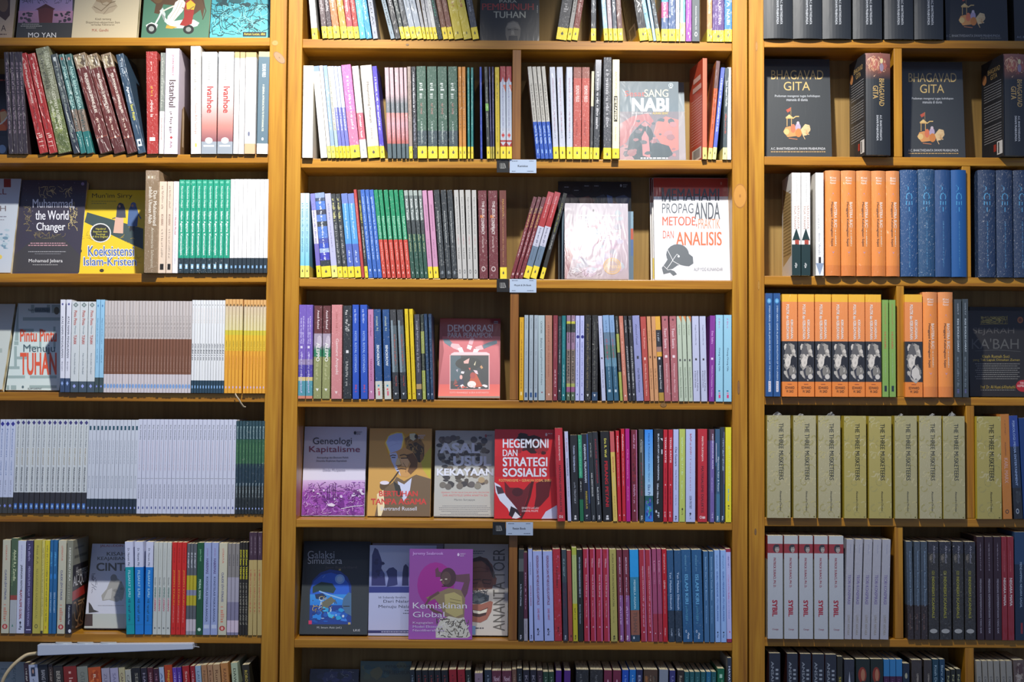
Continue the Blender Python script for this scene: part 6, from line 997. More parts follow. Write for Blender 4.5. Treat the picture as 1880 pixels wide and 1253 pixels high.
C5(sp((1217.8, 1225.3, 1217.8, 789.5), (1226.8, 1235, 1227, 788.4)), Dz('#a01c28', tx=[('TEORI KRITIS', .08, .36, '#dcc0c8', .34, .7, 1.3), ('~', .42, .56, '#5c1018', .4, .6), ('~', .63, .82, '#5c1018', .38, .6)], mk=[('^', .59, .605, .35, .65, '#e0d0d4'), ('o', .89, .91, .25, .55, '#e0d0d4'), ('~', .92, .95, .3, .6, '#e0d0d4')], mat='g'), 'cherry-red paperback with white capitals')
C5(sp((1236, 1245.8, 1236, 789)), Dz('#a0a8cc', tx=[('Che Guevara', .19, .4, '#2c2c44', .34, .68, 1), ('Sang Revolusioner', .44, .66, '#3c3c58', .36, .62, .6), ('~', .71, .83, '#6c7090', .4, .6)], mk=rk('#2c2c3c'), mat='g'), 'lavender-blue paperback with black lettering')
C5(sp((1247, 1257.8, 1248, 788.4)), Dz('#98a450', tx=[('~', .09, .5, '#a8c094', .36, .64), ('~', .56, .76, '#a8c094', .36, .6)], mk=[('e', .85, .88, .4, .66, '#3c3c20'), ('~', .89, .93, .4, .66, '#4c4c28')], mat='g'), 'olive-yellow paperback with pale blue lettering')
C5(sp((1259.2, 1276.4, 1260, 788.6)), Dz('#a4acd0', tx=[('~', .05, .3, '#8c3c4c', .42, .6), ('Tesis-tesis', .3, .67, '#7c4c6c', .44, .56, 0), ('LEON TROTSKY', .72, .86, '#34344c', .38, .62, .8)], mk=[('e', .9, .925, .38, .58, '#2c2c3c'), ('~', .93, .97, .38, .6, '#3c3c50')], mat='g'), 'broad pale blue-lilac paperback with maroon script')
C5(sp((1281, 1298.2, 1280.2, 788.2)), ms, 'thick scarlet paperback right of the blue-lilac one')
C5(sp((1301.3, 1311.4, 1301.6, 789)), Dz('#50406c', [('#4c2c3c', .12), ('#5c4c84', 1)], [('MEMBONGKAR AKAR', .05, .43, '#c8c4dc', .6, .82, 1), ('~', .52, .68, '#9c94c0', .5, .68)], [('r', 0, 1, .04, .24, '#1c1c20'), ('~', .9, .96, .55, .8, '#c4c0d8')], 's'), 'black and violet paperback near the right upright')
C5(sp((1313.2, 1322, 1313.2, 788.4)), Dz('#2c4c68', [('#2c4c68', .7), ('#34607c', 1)], [('Marxisme Fakir & Petani', .3, .67, '#c0d0dc', .5, .8, .8)], [('r', .15, .36, .15, .25, '#b0a8b8'), ('r', .4, 1, .04, .2, '#1c1c20')]+rk('#c0ccd4'), 's'), 'petrol-blue paperback near the right upright')
C5(sp((1322.7, 1330.4, 1321.8, 785)), Dz('#1c2430', tx=[('~', .12, .46, '#8ca4b4', .5, .78)], mk=[('r', .05, .6, .8, .95, '#5c5c84'), ('r', .6, .97, .75, .92, '#2c4c74')]+rk('#b0bcc8'), mat='s'), 'ink-black paperback left of the yellow one')
C5(sp((1332, 1342.8, 1331.6, 785)), Dz('#bcb41c', tx=[('~', .2, .62, '#c0c464', .5, .76), ('Sally Tomas', .65, .78, '#2c8cb4', .36, .62, 1)], mk=[('e', .82, .84, .4, .66, '#4c4c1c'), ('~', .85, .87, .4, .66, '#5c5c1c'), ('~', .89, .96, .42, .52, '#7c7c24')], mat='s'), 'acid-yellow paperback against the right upright')

# sixth shelf, centre
face('C6', 549, 674, 994.5, '#23292c', 'charcoal cover with an arched blue fantasy picture, sixth shelf, centre case', [
    ('g', 549, 990, 680, 1168, '#1e2224', '#272e32'), ('t', 'Galaksi', 565, 1012, 614, 1026, '#9ca0a4', .1), ('t', 'Simulacra', 565, 1024, 628, 1036, '#a0a4a8', .1), ('t', 'Jean Baudrillard', 597, 1040, 655, 1046, '#4c4444', 0),
    ('p', [(568, 1147), (569, 1084), (574, 1066), (588, 1052), (606, 1046), (624, 1049), (638, 1060), (645, 1076), (645, 1147)], '#14347c'), ('p', [(569, 1100), (570, 1084), (576, 1068), (590, 1056), (608, 1052), (628, 1058), (640, 1072), (642, 1096)], '#1c50b0'), ('e', 624, 1064, 9, 9, '#6c94c8'), ('e', 624, 1064, 5.5, 5.5, '#94b0d4'),
    ('p', [(574, 1078), (590, 1069), (610, 1072), (617, 1082), (612, 1090), (586, 1086), (574, 1090)], '#1c3434'), ('g', 569, 1092, 645, 1112, '#2c7cc0', '#1c6cbc'), ('p', [(578, 1092), (592, 1090), (600, 1096), (590, 1102), (580, 1100)], '#1c2c4c'), ('l', [(586, 1086), (602, 1092), (640, 1104)], 2.4, '#7ca4cc'),
    ('k', 574, 1096, 618, 1136, 40, 9, 1.2, ['#7c6c3c', '#3c3c3c', '#a08c50', '#9cb4c8'], 71), ('p', [(592, 1106), (608, 1096), (616, 1104), (602, 1116), (590, 1120)], '#5c5c4c'), ('b', 590, 1114, 640, 1146, 22, 3, 8, ['#1c84b8', '#2c6cc0', '#3c9cc4', '#144c9c'], 72), ('b', 570, 1118, 592, 1146, 14, 3, 7, ['#144490', '#1c70c0', '#103070'], 73),
    ('p', [(630, 1100), (640, 1088), (645, 1090), (645, 1132), (634, 1126), (628, 1114)], '#3c5c7c'), ('l', [(630, 1114), (642, 1114)], 2, '#24303c'), ('e', 630, 1132, 2.2, 2.4, '#c8dcec'), ('e', 617, 1130, 1.4, 1.4, '#a0c0dc'), ('l', [(592, 1062), (597, 1057)], .8, '#6c94d0'),
    ('r', 566.5, 1140, 572.5, 1147, '#b02c54'), ('r', 639, 1143.5, 643.5, 1147.5, '#9c8c5c'), ('r', 622, 1045, 626, 1048.5, '#8c7c4c'), ('t', 'M. Imam Aziz (ed.)', 582, 1151, 627, 1156, '#9ca0a4', .2), ('t', 'LKiS', 649, 1156, 661, 1160, '#b0b4b8', .8)], th=.016, d0=.045)
face('C6', 680, 812, 998.5, '#8c8c94', 'pale copy behind the lavender-blue statue cover, only its top strip showing', [('r', 680, 996, 816, 1003, '#7c6c78')], th=.01, d0=.09)
face('C6', 675.5, 799, 1002, '#a8aecb', 'lavender-blue cover with silhouetted statues, partly hidden, sixth shelf, centre case', [
    ('g', 675, 1000, 812, 1050, '#a0a4b8', '#a4a8c0'), ('g', 675, 1050, 812, 1088, '#949cc0', '#545c94'), ('r', 675, 1078, 812, 1089, '#2c3474'), ('r', 675, 1089, 812, 1157, '#a8aecb'),
    ('p', [(682, 1076), (683, 1020), (688, 1006), (694, 1010), (699, 1024), (702, 1034), (700, 1044), (706, 1054), (708, 1076)], '#2c2c5c'), ('p', [(710, 1078), (713, 1062), (709, 1050), (714, 1044), (722, 1042), (729, 1048), (729, 1062), (730, 1074), (724, 1076)], '#2c3060'), ('p', [(738, 1076), (739, 1052), (741, 1040), (745, 1036), (750, 1042), (750, 1076)], '#24244c'), ('b', 684, 1024, 708, 1074, 10, 3, 6, ['#383c70', '#20204c'], 75),
    ('t', 'Idi Subandy Ibrahim', 695, 1095.5, 745, 1100.5, '#3c3c48', .3), ('t', 'Dari Nalar Keterasingan', 704, 1102, 812, 1109, '#303040', .2), ('t', 'Menuju Nalar Pencerahan', 695, 1111.5, 812, 1118.5, '#303040', .2), ('~', 743, 1121, 760, 1122.4, '#50505c'), ('~', 740, 1126, 756, 1127.4, '#50505c'), ('r', 675, 1158, 812, 1163, '#2c2c5c'), ('~', 700, 1160, 800, 1161.6, '#a0a4c0')], th=.014, d0=.052, tilt=.1, mat='f')
face('C6', 749.6, 866.6, 1009, '#7c4490', 'violet cover with a child raising its arm, standing before the others, centre case', [
    ('g', 745, 1005, 870, 1150, '#7c4488', '#8c4c8c'), ('g', 745, 1148, 870, 1175, '#8c5098', '#94509c'), ('e', 800, 1075, 34, 42, '#8c2c7c'),  # violet darkens upward: the shelf's shade is kept in the colour
    ('p', [(822, 1052), (840, 1056), (862, 1054), (863, 1066), (858, 1090), (850, 1104), (844, 1092), (852, 1070), (836, 1068)], '#5c4048'), ('p', [(799, 1046), (804, 1042), (806, 1050), (818, 1054), (814, 1060), (800, 1060)], '#5c3c48'), ('e', 823, 1061, 14.5, 18, '#443034'), ('e', 819, 1062, 9, 12, '#54403c'), ('l', [(808, 1066), (812, 1065)], 2.2, '#b8ac9c'), ('l', [(817, 1064), (821, 1064)], 2.2, '#b8ac9c'), ('p', [(812, 1067), (815, 1067), (816, 1073), (811, 1073)], '#6c5048'), ('l', [(811, 1077), (818, 1077)], 1.6, '#34201c'),
    ('p', [(806, 1088), (824, 1080), (846, 1084), (854, 1100), (852, 1134), (842, 1138), (816, 1132), (808, 1112), (798, 1100), (790, 1104), (782, 1098)], '#7c6c50'), ('p', [(816, 1092), (834, 1088), (848, 1096), (850, 1128), (836, 1134), (818, 1124)], '#a09460'), ('l', [(806, 1088), (790, 1098), (782, 1110), (796, 1122), (812, 1128)], 5, '#5c4440'), ('l', [(826, 1100), (846, 1104)], 1, '#6c6040'), ('l', [(826, 1106), (846, 1110)], 1, '#6c6040'), ('l', [(828, 1112), (846, 1116)], 1, '#6c6040'),
    ('p', [(808, 1140), (824, 1132), (842, 1136), (852, 1134), (858, 1152), (864, 1168), (858, 1172), (800, 1172), (800, 1156)], '#b8b4a4'), ('k', 802, 1136, 860, 1170, 60, 10, 1.5, ['#34302c', '#5c5448', '#dcd8cc'], 81),
    ('t', 'Jeremy Seabrook', 757.5, 1014, 814, 1021, '#b894c8', 1), ('e', 841.5, 1019, 2, 3, '#c8b4d0'), ('t', 'RESIST', 845, 1016.5, 855, 1019, '#c8b4d0', .5), ('t', 'BOOK', 845, 1020, 852, 1022.5, '#c8b4d0', .5),
    ('t', 'Kemiskinan', 758, 1107, 857, 1118, '#e8e4ec', .6), ('t', 'Global', 758, 1124, 816, 1134, '#dcd4e4', .6), ('t', 'Kegagalan', 758, 1142, 795, 1147, '#c8b8d0', .2), ('t', 'Model Ekonomi', 758, 1149, 812, 1153.5, '#c8b8d0', .2), ('t', 'Neoliberalisme', 758, 1156, 816, 1160, '#c8b8d0', .2)], th=.012, d0=.006, tilt=.05)
face('C6', 812, 932, 999.4, '#b4b0a8', 'pale cover with a split laughing face drawing and sideways capitals, sixth shelf, centre case', [
    ('r', 812, 996, 936, 1170, '#b0aca4'),
    ('p', [(862, 1042), (866, 1028), (880, 1022), (894, 1026), (904, 1038), (908, 1056), (912, 1064), (906, 1074), (903, 1082), (862, 1086)], '#7c5040'), ('p', [(862, 1040), (868, 1026), (882, 1022), (896, 1030), (906, 1048), (906, 1066), (898, 1042), (884, 1030), (870, 1032)], '#4c3830'), ('l', [(866, 1044), (882, 1042), (896, 1046)], 1, '#5c3428'), ('l', [(868, 1050), (896, 1050)], 1, '#5c3428'), ('l', [(866, 1066), (882, 1064), (884, 1070), (868, 1072), (866, 1066)], 1.2, '#2c2420'), ('l', [(886, 1065), (902, 1066), (900, 1073), (887, 1071), (886, 1065)], 1.2, '#2c2420'), ('p', [(878, 1068), (884, 1068), (890, 1082), (874, 1084)], '#94644c'), ('p', [(904, 1060), (912, 1062), (910, 1076), (905, 1074)], '#8c5c48'),
    ('k', 862, 1082, 896, 1092, 50, 6, 1, ['#24282c', '#3c3c40'], 91), ('p', [(862, 1092), (880, 1088), (898, 1094), (897, 1104), (880, 1110), (862, 1108)], '#3c444c'), ('b', 864, 1092, 896, 1108, 12, 3, 6, ['#50585c', '#2c3438', '#5c6468'], 92),
    ('p', [(862, 1110), (884, 1110), (900, 1104), (905, 1106), (902, 1124), (894, 1138), (882, 1144), (866, 1142), (862, 1138)], '#8c5848'), ('p', [(866, 1120), (882, 1122), (896, 1116), (892, 1130), (880, 1134), (868, 1132)], '#3c2824'), ('p', [(868, 1121), (882, 1123), (895, 1118), (893, 1125), (880, 1128), (869, 1126)], '#c8c4b4'),
    ('u', 'ANANTA TOER', 905, 1008, 927, 1159, '#5c5850'), ('~', 868, 1012, 890, 1013.4, '#50505c'), ('~', 868, 1016, 886, 1017.4, '#50505c'), ('~', 866, 1153, 888, 1155, '#3c3c44'), ('r', 864, 1150, 873, 1166, '#6c8cb0')], th=.014, d0=.05)
C6 = lambda q, des, desc, **k: books('C6', q, des, desc, **k)
C6(sp((951.3, 961, 953, 1010)), Dz('#1f2220', [('#2c302e', .1), ('#4c504e', .24), ('#1c1e1c', 1)], [('In the Name of Identity', .38, .62, '#c4ccdc', .3, .58, 1.2)], rk('#a8a8b0'), 'g'), 'black paperback right of the lower divider')
C6(sp((962, 969, 961, 1015)), Dz('#4c2434', [('#4c2434', .75), ('#8c8890', 1)], [('Ellen & Marx', .23, .65, '#9c7c94', .36, .64, .4), ('~', .78, .92, '#5c5460', .36, .6)], mat='g'), 'plum paperback with grey foot')
C6(sp((972, 979.5, 969.5, 1009)), Dz('#9ca8d4', tx=[('ANDRE GORZON', .14, .28, '#444c7c', .34, .6, .6), ('ESTETIKA MARXIS', .4, .62, '#7c2c4c', .34, .64, .8)], mk=rk('#2c2c4c'), mat='g'), 'slim periwinkle paperback, sixth shelf')
C6(sp((981.4, 998.2, 978, 1013), (1000, 1017.3, 996.4, 1013)), Dz('#a0acdc', tx=[('KEKERASAN DAN METABOLIS KELAS KAPITALIS', .05, .6, '#64203c', .36, .62, 1.3), ('DAVID HARVEY', .64, .77, '#8c2c44', .38, .6, .8)], mk=[('e', .86, .885, .3, .5, '#20202c'), ('~', .89, .94, .3, .6, '#3c3c50')], mat='g'), 'broad periwinkle paperback with maroon capitals')
C6(sp((1018.3, 1032.3, 1014.4, 1008.8)), Dz('#94202c', [('#981c28', 1)], [('~', .2, .42, '#2c1014', .4, .62), ('~', .85, .92, '#3c1014', .4, .62)], [('b', .02, .98, .5, .98, '#a84460,#8c2838')], 'w'), 'crimson film-wrapped paperback, sixth shelf')
C6(sp((1034.2, 1042.7, 1031, 1010)), Dz('#2c3438', [('#303c40', .36), ('#2c2c38', 1)], [('~', .1, .3, '#7c9494', .3, .6), ('~', .4, .64, '#5c2434', .3, .6)], rk('#a0a8b0'), 's'), 'charcoal-teal paperback, sixth shelf')
C6(sp((1043.9, 1051.5, 1040.5, 1011.8)), Dz('#8c3c34', tx=[('~', .45, .56, '#5c3430', .4, .65)], mk=[('e', .93, .96, .5, .8, '#3c2020')], mat='g'), 'brick-pink paperback, sixth shelf')
C6(sp((1052.6, 1061, 1049.6, 1006)), Dz('#94983c', [('#98a03c', .08), ('#9ca868', .6), ('#a8a020', 1)], [('~', .08, .6, '#7c8c5c', .42, .62), ('~', .65, .77, '#3c3c1c', .36, .62)], rk('#2c2c18'), 'g'), 'tall lime-green paperback, sixth shelf')
C6(sp((1061.8, 1071.4, 1059, 1010)), Dz('#20211c', tx=[('WTO DAN PERDAGANGAN ABAD 21', .08, .52, '#a8b4c8', .34, .6, 1), ('Bonnie Setiawan', .6, .81, '#94a0b4', .34, .56, .8)], mat='g'), 'black paperback with pale capitals before four reds')
rdm = lambda b2: Dz('#981c2c', [('#981c2c', 1)], [('Wilson', .1, .2, '#d8b0b8', .34, .62, .6), ('Dunia di Balik Jeruji', .28, .52, '#d8b8c0', .36, .64, .6), ('~', .56, .74, '#c89ca8', .38, .56)], [('r', 0, 1, b2, .97, '#a84c74'), ('^', .835, .85, .36, .62, '#e0c8d0')], 's')
C6(sp((1072.8, 1083, 1070.2, 1008.8), (1085, 1094.6, 1082.4, 1008.8), (1096, 1107.3, 1094.2, 1008.8), (1109, 1119.8, 1106.4, 1008.8)), rdm(.72), 'ruby paperback with pink edge')
C6(sp((1121.8, 1134, 1118.6, 1009.4)), Dz('#98904c', tx=[('KUASA STIGMA DAN REPRESI INGATAN', .05, .62, '#4c4824', .36, .62, .8), ('~', .66, .8, '#7c7440', .4, .56)], mk=rk('#2c2c18'), mat='g'), 'khaki paperback with brown capitals, sixth shelf')
C6(sp((1136, 1145.7, 1132, 1010), (1147, 1157.8, 1143.2, 1010)), Dz('#64202c', [('#64202c', 1)], [('ANTI FILSAFAT', .08, .27, '#d0bcd0', .4, .64, .8), ('~', .3, .57, '#b8a0b8', .42, .62), ('~', .62, .82, '#c8a8d0', .36, .68)], [('r', .5, 1, .35, .97, '#7c4c80')]+rk('#d8c8d8'), 's'), 'oxblood and violet paperback')
C6(sp((1158.9, 1175, 1155.6, 1010)), Dz('#2078a0', [('#1c88c4', .3), ('#24708c', .66), ('#7c4c38', .93), ('#243444', 1)], [('MEMBELA AGAMA', .33, .65, '#c0e0e8', .4, .62, .8), ('TUHAN', .68, .9, '#5c4034', .3, .72, 1)], [('e', .945, .975, .25, .4, '#d0d4d8')], 's'), 'broad cyan paperback with copper lower panel')
C6(sp((1177.2, 1188.4, 1173, 1010), (1189.4, 1199.4, 1184.8, 1010)), Dz('#94202c', tx=[('SEJARAH GERAKAN KIRI', .18, .56, '#d0a8b4', .4, .64, .8), ('~', .58, .84, '#c894a4', .4, .6)], mk=[('r', 0, 1, .74, .96, '#9c5478'), ('e', .89, .905, .4, .6, '#d8c0c8')], mat='s'), 'carmine paperback with mauve edge')
C6(sp((1200, 1208, 1196.5, 1008.5), (1209, 1217, 1205.6, 1008.5)), Dz('#843450', [('#8c3c5c', .7), ('#8c2838', 1)], [('Lenin', .13, .25, '#d0a0b4', .36, .64, .6), ('~', .28, .38, '#b87c94', .4, .6)], [('^', .9, .915, .35, .62, '#d8c0c8')], 's'), 'rosewood paperback')
C6(sp((1217.7, 1226.2, 1215, 1009)), Dz('#a01820', tx=[('~', .05, .26, '#d0a4a8', .36, .62), ('LENIN', .34, .43, '#d8b4b4', .3, .62, 1), ('~', .45, .7, '#c0888c', .4, .58), ('~', .85, .94, '#d0a4a8', .36, .6)], mat='g'), 'vermilion paperback left of the navy row')
C6(sp((1227.6, 1239.4, 1224, 1011), (1240.3, 1253, 1237.4, 1011)), Dz('#1c3c64', [('#20486c', .66), ('#1c2c3c', 1)], [('Tan Malaka Dibunuh', .24, .65, '#a8bcd4', .36, .64, 1)], [('~', .86, .89, .4, .6, '#b0c0d4'), ('~', .9, .94, .4, .7, '#b0c0d4')], 'w'), 'navy paperback with pale rounded lettering')
C6(sp((1254.4, 1271.8, 1250.4, 1010), (1273.4, 1291.6, 1269.3, 1010)), Dz('#20527c', [('#1c4c74', 1)], [('~', .06, .24, '#50809c', .36, .56), ('ISLAM KIRI', .27, .59, '#5c9cc0', .32, .66, .6), ('~', .61, .82, '#3c7894', .3, .56)], [('o', .87, .9, .26, .42, '#c8d4e0'), ('~', .9, .97, .46, .68, '#c8d4e0')], 'w'), 'thick navy film-wrapped paperback')
C6(sp((1293.4, 1302.4, 1291, 1013), (1303.5, 1312.2, 1301.6, 1013)), Dz('#365c80', tx=[('Samsudin Dari Tanah Banten', .06, .54, '#8cb0d0', .38, .62, .6), ('~', .6, .8, '#7098bc', .38, .56)], mat='g'), 'steel-blue paperback')
C6(sp((1313.5, 1323, 1311.4, 1011), (1324, 1334, 1322.6, 1011)), Dz('#80a0cc', tx=[('~', .05, .2, '#5070a0', .36, .6), ('GURU MENDIDIK ITU MELAWAN', .23, .77, '#2c5090', .36, .64, 1)], mk=[('e', .885, .905, .34, .6, '#202c44'), ('~', .915, .95, .34, .62, '#2c3c5c')], mat='g'), 'light steel-blue paperback, blue capitals')
C6(sp((1334.8, 1343.6, 1332.6, 1008.4)), Dz('#8c94c4', [('#84243c', .035), ('#9ca0c8', .965), ('#84243c', 1)], [('~', .08, .2, '#50508c', .4, .66), ('~', .28, .55, '#9c6490', .36, .64), ('~', .55, .75, '#5c74b0', .4, .6)], [('e', .88, .9, .5, .7, '#9c2c50')], 'g'), 'lilac paperback with crimson ends by the upright')

# bottom shelf, centre
face('C7', 560, 652, 1229, '#242436', 'dark indigo cover with faint swirls, bottom shelf, centre case', [('b', 562, 1232, 650, 1256, 16, 5, 16, ['#34345c', '#1c1c28', '#3c3c68', '#2c2c44'], 4), ('k', 600, 1230, 650, 1250, 12, 8, .8, ['#8c8c94'], 5)], th=.016, d0=.04, mat='f')
face('C7', 657, 752, 1214.6, '#5c6450', 'teal and tan sky cover with small capitals, bottom shelf, centre case', [('g', 655, 1212, 755, 1254, '#4c6860', '#6c6848'), ('b', 658, 1216, 750, 1250, 14, 5, 14, ['#5c7468', '#6c7454', '#7c7850', '#48605c'], 8), ('t', 'PENJARAH', 708, 1222, 752, 1228, '#3c3824', .6), ('t', 'TERSELUBUNG', 704, 1232, 760, 1239, '#3c3824', .6)], th=.012, d0=.075)
face('C7', 668, 752, 1244.7, '#4c4484', 'purple cover edge in front of the teal sky cover, bottom shelf, centre case', [('l', [(712, 1245), (712, 1256)], .6, '#2c2858'), ('l', [(668, 1250), (752, 1250)], .6, '#6c64a0')], th=.012, d0=.05)
dk = T1('#1c1c1e', '#8c3430')
heads('C7', [
 (752, 761, 1231, T1('#1e242a', '#7c8c98'), 'first slim blue-black paperback after the covers'),
 (763, 773.4, 1231.5, dk, 'black paperback with red-brown script, second in line'),
 (774.6, 785.4, 1231.5, dk, 'black paperback with red-brown script, third in line'),
 (786.2, 796.6, 1231.5, dk, 'black paperback with red-brown script, fourth in line'),
 (797.6, 808.6, 1231.5, dk, 'black paperback with red-brown script, fifth in line'),
 (810, 822, 1231.5, dk, 'black paperback with red-brown script, sixth in line'),
 (824, 837.6, 1230.5, T1('#8c1c24', '#5c1018'), 'crimson paperback, first of a pair'),
 (839.6, 853, 1230.5, T1('#8c1c24', '#5c1018'), 'crimson paperback, second of a pair'),
 (854.4, 864.4, 1231, T1('#20241c', '#94a09c'), 'black-green paperback after the crimson pair'),
 ], -.05)
heads('C7', [
 (871.5, 886, 1237, T1('#84707c', '#5c4854'), 'mauve-grey low paperback'),
 (889.4, 902, 1231, T1('#28303c', '#8c98a8'), 'inky blue paperback beside mauve-grey'),
 (903, 920, 1232.5, Dz('#5c2434', tx=[('=Novel', .06, .12, '#c8a8b4', .2, .8)], mat='w'), 'wine paperback with small white word, left one'),
 (921.6, 939, 1232.5, Dz('#5c2434', tx=[('=Novel', .06, .12, '#c8a8b4', .2, .8)], mat='w'), 'wine paperback with small white word, right one'),
 (940, 948, 1230, T1('#6c4c3c', '#9c8470'), 'slim coffee-brown paperback'),
 (949, 958.5, 1228.5, T1('#1e2226', '#8c9498'), 'slim black paperback next to coffee-brown'),
 (960.3, 971.6, 1231, T1('#26242e', '#84808c', 'KIRAI'), 'black-violet paperback, first of two'),
 (973.3, 984.5, 1231, T1('#26242e', '#84808c', 'KIRAI'), 'black-violet paperback, second of two'),
 (986, 996, 1232, T1('#34242c', '#8c7480'), 'dark maroon-brown slim paperback'),
 (997, 1006.6, 1234.5, T1('#24402c', '#a0b0a0'), 'forest-green paperback, left one of a pair'),
 (1007.4, 1017, 1234.5, T1('#24402c', '#a0b0a0'), 'forest-green paperback, right one of a pair'),
 ], -.03)
heads('C7', [
 (1020.6, 1031, 1232, Dz('#4c2474', mk=[('r', .2, .3, .5, .85, '#c8c0d8')], mat='g'), 'royal-purple paperback, left one of a pair'),
 (1036, 1047.6, 1232, Dz('#4c2474', mk=[('r', .2, .3, .5, .85, '#c8c0d8')], mat='g'), 'royal-purple paperback, right one of a pair'),
 (1057.7, 1081, 1230.5, Dz('#1e1e1e', tx=[('~', .05, .3, '#5c5c5c', .3, .5)], mat='w'), 'broad black film-wrapped paperback, left one'),
 (1083.4, 1107, 1230.5, Dz('#242220', tx=[('~', .06, .3, '#5c5c5c', .4, .6)], mat='w'), 'broad black film-wrapped paperback, right one'),
 (1109.2, 1123.7, 1231.5, Dz('#6c243c', mk=[('e', .1, .2, .4, .6, '#c89cac')], mat='g'), 'mulberry paperback with white squiggle, left one'),
 (1125.6, 1140.4, 1231.5, Dz('#6c243c', mk=[('e', .1, .2, .4, .6, '#c89cac')], mat='g'), 'mulberry paperback with white squiggle, right one'),
 (1142.4, 1154.4, 1231, T1('#1c4cac', '#7ca0dc'), 'pure blue paperback, left of azure'),
 (1156, 1167.5, 1230.5, T1('#1c6cb8', '#a0c8e8'), 'azure paperback right of pure blue'),
 (1168.4, 1180, 1230.5, T1('#24284c', '#9098b4', 'Biru'), 'dark navy paperback with pale script'),
 (1182, 1207.4, 1230.5, Dz('#4c3828', mk=[('b', .04, .3, .05, .45, '#6c4830,#8c5c30'), ('b', .04, .3, .6, .95, '#34342c,#5c4c3c')], tx=[('~', .06, .3, '#9c8c74', .45, .56)], mat='g'), 'broad brown pictorial paperback'),
 (1210.6, 1227, 1230.5, Dz('#7c8490', mk=[('r', .16, .18, .25, .8, '#34383c'), ('r', .21, .23, .25, .8, '#34383c')], mat='g'), 'grey paperback with two dark bars'),
 (1229.6, 1240, 1232, T1('#34346c', '#7c7cac', 'Umami'), 'indigo paperback with violet lettering'),
 (1243.6, 1256, 1231.5, T1('#2c241f', '#9c9080', 'Roti Imawa'), 'umber paperback with pale lettering'),
 ]+[(a, b, 1234.5, T1('#1f5458' if i != 4 else '#1c6084', '#5c9094'), f'slim petrol-teal paperback, {ordn(i)} of six') for i, (a, b) in enumerate(((1257, 1265.6), (1266.6, 1275), (1276.2, 1285.6), (1287, 1295.6), (1297, 1305.4), (1306.4, 1315)))]+[
 (1317.4, 1330, 1228.5, T1('#146040', '#a0c8b0', 'IT'), 'emerald paperback near the bottom right upright'),
 ], .012)
heads('C7', [(1335.6, 1343, 1208.7, Dz('#2c3440', tx=[('HAYATAN', .08, .32, '#c0c8d8', .25, .7, 1.4)], mat='g', lside=[('r', 0, 0, 1, 1, '#8c887c')]), 'tall slate paperback with bold white capitals')], .0)

# shelf-edge cards
def card(row, bx0, bx1, wx1, y0, y1, word, lab):
    Y = -.0135 if row == 'C5' else -.0012
    P0 = at(bx0, y1, Y); e = bpy.data.objects.new('shelf_label', None); col.objects.link(e); e.location = P0; tag(e, lab, 'label', 'cards on the shelf edges')
    def rect(nm, x0, x1, ya, yb, c, th=.0009):
        a, b = at(x0, yb, Y)-P0, at(x1, ya, Y)-P0
        return link(nm, box_mesh(nm, (a.x, -th, a.z), (b.x, 0, b.z), plain('card_'+nm, c, .4, .2), .0002), e)
    rect('icon_plate', bx0, bx1, y0, y1, '#201f1c'); rect('name_card', bx1+.8, wx1, y0+.4, y1+.8, '#b8c8dc')
    A = Art(lambda u, v, k: (at(u, v, Y).x-P0.x, -.00095-EPS*k, at(u, v, Y).z-P0.z))
    cx = (bx0+bx1)/2; cy = (y0+y1)/2-.5; c = '#a8a8a4'
    for dx in (-4.2, -1.4, 1.4): A.draw(('l', [(cx+dx-1.1, cy+4.5), (cx+dx-1.1, cy-4.5), (cx+dx+1.1, cy-4.5), (cx+dx+1.1, cy+4.5), (cx+dx-1.1, cy+4.5)], .55, c))
    A.draw(('l', [(cx+3, cy-4), (cx+5.4, cy+4.2)], .6, c)); A.draw(('l', [(cx-5, cy+4.6), (cx+3.4, cy+4.6)], .8, c)); A.draw(('l', [(cx+1.8, cy-4), (cx+3, cy-4), (cx+4.4, cy+4.5), (cx+5.6, cy+4.2)], .5, c))
    mx = (bx1+wx1)/2; wd = 2.1*len(word)/2+2
    A.draw(('t', word, mx-wd*.88, (y0+y1)/2-2, mx+wd*.88, (y0+y1)/2+2, '#20242c', 1.2))
    for x0, x1, y in ((bx1+5, bx1+16, y0+3), (wx1-13, wx1-5, y0+3), (bx1+5, bx1+12, y1-2.4), (wx1-17, wx1-5, y1-2.4)): A.draw(('~', x0, y-.5, x1, y+.5, '#50586c'))
    link('card_print', A.mb.build('card_print', MATS['m']), e)
card('C2', 912, 934.8, 984.8, 293, 317, 'Kanisius', 'upper black and pale blue name card, under the second shelf of the centre case')
card('C3', 912, 934.8, 984.8, 512.5, 536.5, 'Mojok & EA Book', 'middle black and pale blue name card, under the third shelf of the centre case')
card('C5', 904.4, 928.2, 978.6, 959, 982.6, 'Resist Book', 'lowest black and pale blue name card, under the fifth shelf of the centre case')
